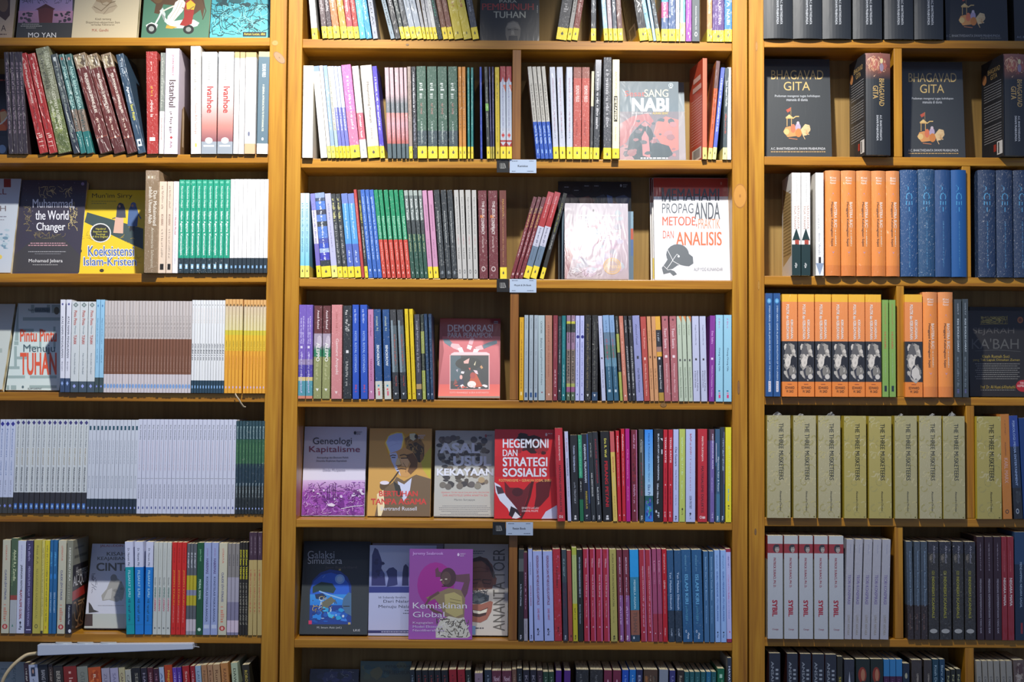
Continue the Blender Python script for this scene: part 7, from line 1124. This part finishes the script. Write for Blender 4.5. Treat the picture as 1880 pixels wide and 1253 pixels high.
# ------------------------------------------------------------------ RIGHT CASE
R = lambda row, q, des, desc, **k: books(row, q, des, desc, kind=k.pop('kind', 'hardback_book'), **k)
gsp = Dz('#24282c', [('#8c5c50>#6c3c34', .14), ('#7c4c3c>#24282c', .26), ('#24282c', 1)], [('BHAGAVAD', .25, .52, '#b8985c', .54, .74, .8), ('GITA', .32, .45, '#b8985c', .3, .5, .8), ('A.C. BHAKTIVEDANTA', .61, .86, '#c4c8cc', .56, .64, .4), ('SWAMI PRABHUPADA', .61, .86, '#c4c8cc', .43, .51, .4)],
   [('b', .02, .2, .05, .95, '#8c5044,#b07c5c,#a0584c,#c8a080'), ('e', .05, .1, .58, .7, '#d0c08c'), ('e', .1, .18, .56, .72, '#8c7c8c')], 'g', rnd=1)
R('R1', sp((1402.8, 1455.8, None, -112), (1456.8, 1509.8, None, -112), (1511, 1563.5, None, -112), (1567, 1620.5, None, -112), (1625, 1678, None, -112), (1680, 1733.4, None, -112)), gsp, 'very thick black hardback', prot=.012)
def chariot(x, y, s=1.0):
    q = lambda a, b: (x+a*s, y+b*s)
    return [('p', [q(6, 18), q(13, 12), q(20, 18)], '#d8b878'), ('r', *q(7, 18), *q(19, 20), '#c8a060'), ('l', [q(9, 20), q(9, 34)], 1.2*s, '#c8a060'), ('l', [q(17, 20), q(17, 34)], 1.2*s, '#c8a060'), ('p', [q(7, 4), q(16, -1), q(15, 6), q(10, 9)], '#b04c34'), ('l', [q(16, -1), q(16, 16)], .8*s, '#a08050'), ('l', [q(19, 20), q(25, 16), q(31, 16)], 2*s, '#c8a868'),
        ('p', [q(2, 44), q(6, 36), q(14, 34), q(24, 36), q(30, 42), q(26, 52), q(10, 54)], '#c88c50'), ('e', *q(8, 44), 5*s, 5.5*s, '#d0b070'), ('e', *q(20, 38), 4.5*s, 8*s, '#c86c48'), ('e', *q(29, 36), 5*s, 8*s, '#a898b0'), ('e', *q(29, 28), 2.6*s, 3*s, '#c0b0b8'), ('e', *q(30, 46), 6*s, 8*s, '#c07838'),
        ('p', [q(34, 40), q(42, 30), q(50, 32), q(52, 40), q(46, 50), q(38, 52)], '#d0b484'), ('b', *q(36, 28), *q(52, 50), 12, 2*s, 4*s, ['#d8c49c', '#b89060', '#c8a878'], 3), ('l', [q(12, 56), q(28, 58)], 1.4*s, '#b0704c'), ('l', [q(38, 50), q(42, 58)], 1.2*s, '#c8a878')]
def gita(x0, x1, y0, y1, gx, gy):
    w_ = x1-x0; h = y1-y0; X = lambda u: x0+u*w_; Y = lambda v: y0+v*h
    return [('r', X(0), Y(0), X(1), Y(1), '#2e3234'), ('t', 'BHAGAVAD', X(.095), Y(.115), X(.86), Y(.21), '#c4a868', .8), ('t', 'GITA', X(.28), Y(.235), X(.665), Y(.325), '#c4a868', .8),
        ('t', 'Pedoman mengenai tugas kehidupan', X(.15), Y(.37), X(.81), Y(.4), '#c0c4c8', .5), ('t', 'manusia di dunia', X(.32), Y(.405), X(.63), Y(.435), '#c0c4c8', .5), *chariot(gx, gy),
        ('t', 'A.C. BHAKTIVEDANTA SWAMI PRABHUPADA', X(.09), Y(.915), X(.89), Y(.94), '#c4c8cc', .5), ('~', X(.09), Y(.955), X(.89), Y(.965), '#a88c5c')]
face('R1', 1737, 1851, -112, '#26282a', 'black chariot cover cut by the frame top, top shelf, right case', [('r', 1735, -10, 1852, 72, '#26282a')]+chariot(1758, -6, .98)+[('t', 'A.C. BHAKTIVEDANTA SWAMI PRABHUPADA', 1737, 63.5, 1836, 68, '#8c9094', .5), ('~', 1800, 69.5, 1838, 71, '#6c6c68')], th=.04, d0=.03, tilt=.06, rnd=1)
face('R1', 1863, 1985, -112, '#232527', 'black hardback cover entering at the right frame edge, top shelf, right case', [('t', 'A.C. BHAKTIVEDANTA', 1867, 66, 1920, 70, '#8c9094', .5)], th=.04, d0=.03, tilt=.06, rnd=1)
face('R2', 1404.6, 1527.6, 108.5, '#2e3234', 'black cover with gold title and chariot, left one, second shelf, right case', gita(1404, 1529, 108.5, 286, 1436, 198), th=.042, d0=.055, tilt=.1, rnd=1)
face('R2', 1660, 1773, 114, '#26292b', 'black cover with gold title and chariot behind the divider, second shelf, right case', gita(1657, 1772, 114, 289, 1682, 207), th=.042, d0=.06, tilt=.09, rnd=1, mat='f')
gl = [('r', 0, 0, 1, 1, '#24262a'), ('t', 'BHAGAVAD', .3, .09, .85, .14, '#b8985c', .6), ('t', 'GITA', .42, .15, .72, .2, '#b8985c', .6), ('e', .14, .17, .1, .05, '#b87c4c')]+[('~', .12, .24+.026*i, .9, .247+.026*i, '#9c9c9c') for i in range(7)]+[('~', .12, .45+.026*i, .9, .457+.026*i, '#9c9c9c') for i in range(7)]+[('~', .12, .66+.026*i, .9, .667+.026*i, '#9c9c9c') for i in range(7)]+[('r', .7, .84, .94, .97, '#d8d4cc'), ('~', .74, .85, .8, .96, '#3c3c3c'), ('r', .55, .86, .66, .93, '#a03428')]
gs2 = dict(gsp); gs2['lside'] = gl
R('R2', sp((1589, 1637.5, None, 97)), gs2, 'very thick black hardback turned outward, left of the divider', yaw=.07, prot=.03)
R('R2', sp((1843.5, 1892, None, 98.4)), gs2, 'very thick black hardback turned outward by the frame edge', yaw=.1, prot=.03)
# third shelf
R('R3', sp((1454, 1470.4, None, 317.4)), Dz('#e0e0dc', [('#e8e6e2', .56), ('#e8e6e2', .7), ('#1c3434', 1)], [('~', .04, .28, '#b8b8b4', .5, .66), ('SATU KOTA', .32, .55, '#b89080', .62, .84, .3), ('TIGA TUHAN', .32, .55, '#b89080', .26, .48, .3)], [('^', .54, .66, .05, .95, '#1c3434'), ('r', .655, .7, .35, .8, '#a84838'), ('^', .69, .74, .1, .9, '#1c3434'), ('~', .88, .93, .3, .6, '#e0e0dc')], 'g', lside=[('r', 0, 0, 1, 1, '#e0dcd4'), ('p', [(.1, .1), (.9, .2), (.95, .8), (.1, .88)], '#b89c68')]+[('~', .15, .16+.032*i, .9, .17+.032*i, '#8c7448') for i in range(20)]), 'white and dark green paperback showing tan back cover', kind='paperback_book', prot=.016)
R('R3', sp((1471.4, 1488, None, 317.4)), Dz('#e0e0dc', [('#e8e6e2', .7), ('#1c3434', 1)], [('~', .04, .28, '#b8b8b4', .5, .66), ('SATU KOTA', .32, .55, '#b89080', .62, .84, .3), ('TIGA TUHAN', .32, .55, '#b89080', .26, .48, .3)], [('^', .54, .66, .05, .95, '#1c3434'), ('r', .655, .7, .35, .8, '#a84838'), ('^', .69, .74, .1, .9, '#1c3434'), ('~', .88, .93, .3, .6, '#e0e0dc')], 'g'), 'white and dark green paperback, second of two', kind='paperback_book', prot=.016)
R('R3', sp((1497.8, 1512.6, None, 317.4)), Dz('#e8e8e6', tx=[('SAMUDERA', .42, .56, '#c8c8c4', .56, .7, 0), ('CINTA', .41, .55, '#a8a8a8', .26, .46, .1), ("Ibnu 'Arabi", .59, .8, '#9c9ca4', .34, .6, .1)], mk=[('r', .82, .88, .35, .65, '#34343c'), ('p' if 0 else 'v', .88, 1, 0, 1, '#8c9cb4')], mat='g', lside=[('r', 0, 0, 1, 1, '#dcd8d0')]), 'white paperback with grey-blue foot beside the orange row', kind='paperback_book', prot=.016)
bah = Dz('#e08430', [('#d88a4c', .1), ('#e2883a', .9), ('#d67c34', 1)], [('BAHTERA SUCI', .3, .54, '#f0e0d0', .56, .76, 1.8), ('Menggapai Kebahagiaan Sejati', .3, .72, '#3c2820', .32, .5, 1), ('~', .55, .72, '#f0dcc0', .62, .72), ('=Kiai', .06, .08, '#ecd8c8', .3, .7), ('=Ahmad', .085, .105, '#ecd8c8', .3, .7), ('=Munawar', .11, .13, '#ecd8c8', .3, .7)], [('^', .19, .245, .25, .75, '#5c5090'), ('^', .21, .24, .4, .6, '#b48ca8'), ('v', .76, .81, .25, .75, '#5c5090'), ('v', .765, .79, .4, .6, '#b48ca8'), ('r', .925, .928, .25, .75, '#e8c8a0')], 's', rnd=1)
R('R3', sp((1516.5, 1543.8, None, 313), (1545.4, 1572.2, None, 313), (1573.7, 1600.4, None, 313), (1601.4, 1627.2, None, 314), (1628.2, 1652.8, None, 313.5)), bah, 'orange round-spined hardback', prot=.014)
ac = lambda c, m: Dz(c, tx=[('ACEH', .14, .4, '#4c9cc8', .3, .68, 0), ('~', .48, .92, '#4c84ac', .46, .54)], mat=m, rnd=1)
R('R3', sp((1654.6, 1686.2, None, 312)), ac('#1c4878', 'w'), 'blue hardback in crumpled film, first of four', prot=.012)
R('R3', sp((1687.4, 1717.4, None, 311)), ac('#204a70', 'w'), 'blue hardback in crumpled film, second of four', prot=.012)
R('R3', sp((1718.4, 1747.2, None, 312)), ac('#1c4474', 's'), 'blue hardback in crumpled film, third of four', prot=.012)
R('R3', sp((1748.4, 1766.4, None, 312) if 0 else (1748.4, 1776, None, 312)), ac('#1c5490', 'g'), 'bare blue hardback, fourth before the divider', prot=.012)
R('R3', sp((1798, 1829.6, None, 312), (1831.5, 1861.5, None, 311.5), (1863.2, 1893, None, 312)), ac('#1a3354', 'w'), 'dark blue hardback beyond the divider', prot=.01)
# fourth shelf
R('R4', sp((1405.8, 1419, None, 538.7), (1420.2, 1433, None, 538.7)), Dz('#1c4c84', tx=[('SYEKH ABDUL QADIR AL-JAILANI: REVELATION OF THE UNSEEN', .12, .84, '#c0d0e0', .4, .66, .6)], mk=[('e', .05, .1, .2, .8, '#4c90c0'), ('e', .06, .09, .35, .65, '#7cb4d8'), ('r', .85, .955, .38, .72, '#d0d0d8'), ('~', .86, .945, .46, .62, '#8c5c6c')]), 'sapphire paperback with white capitals', kind='paperback_book')
said = Dz('#e07c2c', [('#e8b02c', .075), ('#e08848', .46), ('#24262a', .855), ('#e2802e', 1)], [('POLITIK dan KEBUDAYAAN', .1, .44, '#ece0d4', .28, .46, 1.6), ('KEKUASAAN,', .25, .44, '#ece0d4', .54, .72, 1.6), ('=EDWARD', .9, .925, '#4c3018', .2, .8, .6), ('=W. SAID', .935, .96, '#4c3018', .26, .74, .6), ('~', .875, .88, '#a8542c', .2, .8)],
   [('b', .47, .66, .12, .95, '#c8c0b4,#9c968c,#b4aea4,#5c5a58'), ('b', .58, .74, .05, .7, '#b8b2a8,#8c8880,#d0c8bc'), ('e', .6, .74, .55, .92, '#1c1c20'), ('b', .7, .84, .05, .95, '#b0aaa0,#c8c2b8,#34343c,#7c7870'), ('e', .78, .83, .6, .9, '#c4beb4')], 's')
R('R4', sp((1436, 1464.2, None, 540.5), (1465.6, 1495.3, None, 540.5), (1496.8, 1526.5, None, 540.5), (1527.9, 1557.4, None, 540.5), (1558.7, 1588.4, None, 540.8), (1589.6, 1618.6, None, 540.8)), said, 'orange paperback with black-white picture', kind='paperback_book', prot=.012)
R('R4', sp((1620.6, 1631.8, None, 551), (1633.6, 1645, None, 551)), Dz('#7ca050', tx=[('~', .04, .3, '#a0744c', .4, .58), ('HUZAIRI', .33, .5, '#b05c44', .3, .6, .8), ('~', .55, .8, '#94a87c', .4, .56)], mk=[('r', .885, .945, .3, .68, '#24343c')], mat='g'), 'leaf-green paperback with red lettering', kind='paperback_book')
R('R4', sp((1662.2, 1694.2, None, 541)), said, 'lone orange picture-spine paperback right of the divider', kind='paperback_book', prot=.012)
R('R4', sp((1695.8, 1722.6, None, 536.5), (1724.4, 1751.2, None, 537)), bah, 'orange round-spined hardback', prot=.012, group='orange hardbacks on the fourth shelf of the right case')
R('R4', sp((1753.8, 1766.4, None, 550), (1768.2, 1778.8, None, 549.5)), Dz('#3c4448', tx=[('~', .04, .16, '#8c949c', .4, .6), ('KIAI SHOLEH DARAT', .2, .54, '#b8c4cc', .36, .62, .5), ('~', .59, .9, '#707c84', .3, .6)], mk=[('~', .92, .96, .3, .7, '#5c5c8c')], mat='g'), 'slate-green paperback with pale capitals', kind='paperback_book')
face('R4', 1786, 1905, 564, '#1c1b17', 'tall black book rising behind the gold-lettered black cover, right case', [('~', 1800, 575, 1870, 577, '#34322a')], th=.012, d0=.09)
face('R4', 1780.6, 1895, 571, '#211f1e', 'black cover with gold calligraphy and red badge, fourth shelf, right case', [
    ('r', 1780, 570, 1896, 730, '#232120'), ('r', 1799, 580, 1850, 596, '#2c2a20'), ('k', 1801, 582, 1848, 594, 70, 12, 1, ['#8c7c3c', '#a89848', '#6c602c'], 101), ('l', [(1799, 596), (1850, 595), (1849, 580)], .8, '#8c7c3c'), ('e', 1873, 588, 5.5, 6, '#9c5c30'), ('e', 1873, 588, 3, 3.4, '#6c3820'),
    ('t', 'SEJARAH', 1786, 602, 1862, 616, '#4c4a48', .6), ('t', "KA'BAH", 1784, 622, 1870, 641, '#50504e', .8), ('l', [(1790, 645), (1830, 643), (1874, 646)], 1, '#484846'),
    ('t', 'Kisah Rumah Suci', 1803, 652, 1853, 657.5, '#a08c3c', .8), ('t', 'yang Tak Lapuk Dimakan Zaman', 1786, 659, 1872, 664.5, '#a08c3c', .8), *[('~', 1790+(i % 3)*2, 668+i*3.9, 1872-(i % 2)*4, 669.2+i*3.9, '#7c7c78') for i in range(8)], ('t', 'Prof. Dr. Ali Husni al-Kharbuthli', 1800, 708, 1864, 714, '#a08c3c', .4), ('~', 1800, 716, 1864, 717.4, '#6c6c68'),
    ('e', 1878, 709, 13, 11, '#a0242c'), ('t', 'TERBIT', 1872, 702, 1886, 706, '#e0c8c8', .6), ('t', 'KEMBALI', 1868, 707, 1886, 711, '#e0c8c8', .6)], th=.024, d0=.06, tilt=.1)
# fifth shelf
mus = lambda m: Dz('#a39a56', [({'w': '#b0a880', 's': '#aaa274', 'm': '#aca060'}[m], 1)], [('THE THREE MUSKETEERS', .075, .63, '#2c3028', .5, .7, .5), ('Alexandre Dumas', .735, .93, '#3c3c30', .54, .62, .2)], [('c', .01, .99, .04, .96, '#b8ae78,#a39a62,#bcb284')], m, lside=[('r', 0, 0, 1, 1, '#b8a430')])  # wrapped copies paler and greyer: the film's haze is put into the colour
fl_ = []
mu = [((1408.4, 1451.6), 'w', 763), ((1456.8, 1498.8), 'w', 763.4), ((1502.4, 1543.6), 'w', 763.6), ((1550, 1591), 'm', 764), ((1595.6, 1637.6), 'm', 764.6), ((1643.2, 1684.6), 's', 764), ((1688.4, 1729.6), 'w', 764), ((1732.2, 1772.6), 's', 764.6)]
lab = ['first', 'second', 'third', 'fourth', 'fifth', 'sixth', 'seventh', 'eighth']
for i, ((a, b), m_, y) in enumerate(mu):
    e = R('R5', sp((a, b, None, y)), mus(m_), f'thick khaki scroll-patterned hardback, {lab[i]} from the left', group='khaki hardbacks on the fifth shelf of the right case')[0]
    if m_ != 'm': fl_.append((e, (b-a)*S, i))
R('R5', sp((1794.2, 1839.6, None, 765)), mus('m'), 'thick khaki scroll-patterned hardback right of the divider', group='khaki hardbacks on the fifth shelf of the right case')
R('R5', sp((1842.2, 1858.6, 1836, 761)), Dz('#c07828', tx=[('~', .06, .2, '#8c5420', .45, .6), ('MUHAMMAD', .27, .4, '#7c4c20', .4, .56, .5), ('KARL MARX', .42, .66, '#d0a08c', .3, .7, .8)], mk=[('o', .91, .95, .25, .65, '#2c241c')], mat='s'), 'amber paperback with ring logo leaning left', kind='paperback_book')
R('R5', sp((1862, 1878.4, 1851.6, 764)), Dz('#1c2c4c', [('#24408c', .3), ('#1c2c44', .7), ('#1c1e20', 1)], [('PSIKOLOGI MEDIA ENTERTAINMENT', .05, .68, '#9cb4dc', .38, .62, .6)], [('b', .72, .86, .3, .9, '#3c4448,#2c3034'), ('o', .9, .95, .25, .6, '#a8b0b4')], 's'), 'dark blue paperback with pale slanted capitals', kind='paperback_book')
R('R5', sp((1880, 1897, 1870.6, 768)), Dz('#1c3c74', mat='g'), 'blue paperback half outside the frame', kind='paperback_book')
# sixth shelf
syb = Dz('#acb0b0', [('#b0b4b4', .08), ('#8c2c30', .17), ('#acb0b4', 1)], [('PATRICK SURACI, PH. D.', .215, .505, '#8c2c38', .36, .54, 1), ('SYBIL', .625, .785, '#9c1c2c', .3, .64, 2.4), ('=Change', .9, .92, '#8c4c54', .3, .7)], [('e', .085, .165, .35, .78, '#2c2c30'), ('e', .1, .165, .48, .76, '#a09890'), ('r', .118, .123, .5, .6, '#3c3430'), ('r', .118, .123, .64, .74, '#3c3430'), ('r', .147, .15, .56, .7, '#5c4040'), ('e', .085, .112, .42, .76, '#2c2a2c')], 's', lside=[('r', 0, 0, 1, 1, '#b0ac94'), ('r', 0, 0, 1, .23, '#a02c20')])
R('R6', sp((1409.4, 1437.6, None, 984), (1439.8, 1465.4, None, 985), (1467.4, 1493, None, 985.5), (1495.2, 1520.4, None, 986), (1522.4, 1549.2, None, 986.4)), syb, 'thick white paperback with red portrait band', kind='paperback_book', prot=.01)
R('R6', sp((1550.8, 1564, 1554.7, 991), (1565.8, 1579.8, 1570.7, 991), (1582, 1597.2, 1587, 991), (1598.9, 1613.8, 1603.7, 991), (1616, 1631.2, 1620.4, 991)), Dz('#a0a0a8', tx=[('TEORI KONSPIRASI', .355, .65, '#5c4c84', .3, .68, .8), ('LEWIT ANTARA', .76, .96, '#847c6c', .34, .64, .5), ('~', .05, .14, '#8488a0', .5, .6)], mat='w'), 'grey-white film-wrapped paperback', kind='paperback_book', prot=.01)
R('R6', sp((1667, 1678, 1663.6, 995), (1679.2, 1690.3, 1677.7, 995), (1691.5, 1703.6, 1690.4, 995)), Dz('#24282e', [('#3c4854', .65), ('#2c2220', 1)], [('Kapitalisasi Berujung Monopoli', .1, .66, '#7c94ac', .46, .7, .5), ('~', .74, .9, '#5c443c', .3, .62)], mat='w'), 'blue-black and brown paperback', kind='paperback_book')
R('R6', sp((1705.2, 1724.2, 1703.8, 995), (1725.9, 1747.2, 1724.6, 995), (1750, 1770, 1748, 993.6), (1772.2, 1791.8, 1771.4, 995)), Dz('#28261f', [('#26262e', .12), ('#2a2824', 1)], [('AfredSuci', .04, .22, '#8c8c98', .48, .66, .4), ("121 INDONESIA'S", .3, .56, '#94902c', .34, .6, 1), ('SCANDALS', .57, .78, '#94902c', .34, .58, 1)], [('e', .89, .935, .12, .84, '#9c9c98'), ('b', .12, .22, .1, .5, '#6c6458,#4c4840')], 'w'), 'black paperback with yellow-green lettering', kind='paperback_book')
R('R6', sp((1794.6, 1807.6, 1793.4, 986), (1809.2, 1824.4, 1808.8, 986), (1825.6, 1839.6, 1825, 986)), Dz('#2e1c24', tx=[('~', .06, .33, '#8c8490', .46, .6), ('MENGENAI KEPEMERINTAHAN YANG BAIK', .41, .94, '#94909c', .4, .62, .8)], mat='g'), 'aubergine-brown paperback', kind='paperback_book')
R('R6', sp((1840.4, 1850.2, None, 986), (1851.2, 1862.6, None, 986)), Dz('#841c24', tx=[('NEGARA MAFIA', .4, .67, '#c8c0bc', .3, .72, 1.6), ('~', .14, .34, '#b0605c', .4, .56)], mat='s'), 'blood-red paperback with white capitals', kind='paperback_book')
R('R6', sp((1864.4, 1884, None, 977.5)), Dz('#1c3044', [('#203c5c', .3), ('#18283c', 1)], [('MENDAMPING NEGARA GAGAL', .28, .7, '#8ca0b4', .46, .66, .6)], [('r', .84, .94, .5, .7, '#7c2c34')], 'g'), 'navy paperback cut by the right frame edge', kind='paperback_book')
# bottom shelf
ans = Dz('#262a34', tx=[('ANSAH', .08, .3, '#8c949c', .18, .42, .4), ('III', .15, .25, '#8c949c', .58, .82, .4)], mk=[('r', .36, .362, .2, .8, '#8c8c80'), ('r', .36, .44, .49, .51, '#8c8c80')], mat='g', lside=[('r', 0, 0, 1, 1, '#48201c')])
heads('R7', [(a, b, 1200+i*.6, ans, f'blue-black upright-lettered book, {ordn(i)} of five') for i, (a, b) in enumerate(((1412, 1432.6), (1444.8, 1464.6), (1468.9, 1488.8), (1491.4, 1513.2), (1514.9, 1535.6)))]+[
 (1537, 1547, 1206, Dz('#24241c', tx=[('SEHAT', .2, .4, '#a89c3c', .3, .7, .6)], mat='g'), 'black paperback with gold capitals'),
 (1550, 1568.6, 1211.6, Dz('#262832', mk=[('^', .12, .26, .4, .62, '#a8acb8')], mat='s'), 'ink-grey paperback with white spike'),
 (1571.6, 1597, 1211, Dz('#1a241f', mk=[('e', .08, .24, .15, .75, '#7c2c1c'), ('e', .1, .22, .35, .65, '#a06c50'), ('e', .22, .32, .25, .75, '#1c2c2c'), ('~', .3, .33, .2, .8, '#b0b0a8')], mat='g'), 'dark green portrait paperback, left one'),
 (1598.4, 1621.2, 1211, Dz('#1a241f', mk=[('e', .08, .24, .15, .75, '#7c2c1c'), ('e', .1, .22, .35, .65, '#a06c50'), ('e', .22, .32, .25, .75, '#1c2c2c'), ('~', .3, .33, .2, .8, '#b0b0a8')], mat='g'), 'dark green portrait paperback, right one'),
 *[(a, b, 1211.6, Dz('#2c6c9c', [('#3074a8', .17), ('#3c1c3c', 1)], [('~', .2, .34, '#6c4c6c', .3, .6)], mat='g'), f'blue-over-purple paperback, {o} of three') for a, b, o in ((1622.6, 1633, 'first'), (1633.8, 1644.6, 'second'), (1645.4, 1656.4, 'third'))],
 (1657.6, 1669.6, 1219, Dz('#1c2838', mk=[('e', .1, .16, .3, .7, '#9c9c84')], mat='g'), 'small navy paperback with round mark'),
 (1673.4, 1692.4, 1212.6, Dz('#342c26', tx=[('LEMBAR', .14, .24, '#a8a090', .5, .68, .8)], mat='s'), 'coffee-black paperback, left one of two'),
 (1696.2, 1710.6, 1212.6, Dz('#342c26', tx=[('LEMBAR', .14, .24, '#a8a090', .5, .68, .8)], mat='s'), 'coffee-black paperback, right one of two'),
 (1712.2, 1723.4, 1211.4, T1('#1c3c4c', '#8ca4b0', 'Kisah Dunia'), 'ocean-blue paperback, left one of two'),
 (1724.9, 1734.6, 1211.4, T1('#1c3c54', '#8ca4b0', 'Baru Anda'), 'ocean-blue paperback, right one of two'),
 *[(a, b, y, T1('#24261f', '#9c9c70', 'NITRI'), f'low black-green paperback, {o} of three') for a, b, y, o in ((1737, 1744.8, 1232, 'first'), (1745.8, 1754, 1230, 'second'), (1755.6, 1764, 1229.4, 'third'))],
 ], .0)
dp = Dz('#8c887c', tx=[('DEEPAK C', .16, .4, '#50504c', .3, .7, .6)], mat='w')
heads('R7', [(a, b, 1214.6, dp, f'grey-cream film-wrapped paperback, {ordn(i)} of six') for i, (a, b) in enumerate(((1792, 1801.4), (1803, 1812.4), (1813.6, 1823), (1824.4, 1834.6), (1836.4, 1846), (1847.2, 1857.6)))]+[(1860, 1880, 1213, Dz('#5c4c44', mk=[('b', .02, .3, .05, .95, '#8c7c70,#4c3430,#9c9084')], tx=[('HAMKA', .16, .4, '#a8a098', .3, .55, .6)], mat='w'), 'brown crumpled film-wrapped paperback at the corner')], -.035)
# crumpled film corners sticking up
for e, w_, i in fl_:
    h = max(c.data.vertices[k].co.z for c in e.children if c.data.name.startswith('cover') for k in range(len(c.data.vertices)))
    film_tuft(e, w_, h, 40+i, .018 if i in (0, 2, 7) else .011)

# ------------------------------------------------------------------ beyond the 300 largest paperbacks the rest is joined
def exec_tail():
    bpy.context.view_layer.update()
    pb = [o for o in col.objects if o.parent is None and o.name.split('.')[0] == 'paperback_book']
    sz = []
    for o in pb:
        P = []
        for c in o.children:
            if c.data.name.startswith('cover'):
                mw = o.matrix_basis
                xs = [v.co for v in c.data.vertices]; x1 = max(v.x for v in xs); z1 = max(v.z for v in xs)
                P = [pix(mw @ Vector((a, 0, b))) for a, b in ((0, 0), (x1, 0), (x1, z1), (0, z1))]; break
        cl = [(min(max(x, 0), 1880), min(max(y, 0), 1253)) for x, y in P]
        A_ = abs(sum(cl[i][0]*cl[(i+1) % 4][1]-cl[(i+1) % 4][0]*cl[i][1] for i in range(4)))/2
        if o.get('group'): A_ = 0  # filled below with the mean of the run, so a run stays together
        sz.append([A_ or None, o, abs(sum(cl[i][0]*cl[(i+1) % 4][1]-cl[(i+1) % 4][0]*cl[i][1] for i in range(4)))/2])
    g = {}
    for r in sz: g.setdefault(r[1].get('group') or r[1].name, []).append(r[2])
    sz.sort(key=lambda r: -sum(g[r[1].get('group') or r[1].name])/len(g[r[1].get('group') or r[1].name]))
    rest = [r[1] for r in sz[300:]]
    V = []; Fc = []; Cc = []; mats = []; mi = []
    for o in rest:
        mw = o.matrix_basis
        for c in o.children:
            if not hasattr(c.data, 'color_attributes') or 'Col' not in c.data.color_attributes: continue
            me = c.data; b = len(V); m_ = me.materials[0]
            if m_ not in mats: mats.append(m_)
            k = mats.index(m_)
            V += [tuple(mw @ (c.matrix_basis @ v.co)) for v in me.vertices]
            for p_ in me.polygons: Fc.append(tuple(b+i for i in p_.vertices)); mi.append(k)
            ca = me.color_attributes['Col'].data
            buf = [0.0]*(4*len(ca)); ca.foreach_get('color', buf); Cc += buf
    me = bpy.data.meshes.new('paperback_books'); me.from_pydata(V, [], Fc)
    me.color_attributes.new('Col', 'FLOAT_COLOR', 'CORNER').data.foreach_set('color', Cc)
    for m_ in mats: me.materials.append(m_)
    me.polygons.foreach_set('material_index', mi); me.update()
    for o in rest:
        for c in list(o.children): bpy.data.objects.remove(c)
        bpy.data.objects.remove(o)
    o = link('paperback_books', me); o['kind'] = 'stuff'
    tag(o, 'the slimmest paperbacks filling dense runs and the half-seen bottom shelves', 'books')
    print('JOINED', len(rest), [r[2] for r in sz[299:301]])
exec_tail()
print('OBJECTS', len(bpy.data.objects), 'TRIS', sum(sum(len(p.vertices)-2 for p in m.polygons) for m in bpy.data.meshes))
d = {k: v for k, v in _seen.items() if v > 1}
if d: print('SAME LABELS', d)
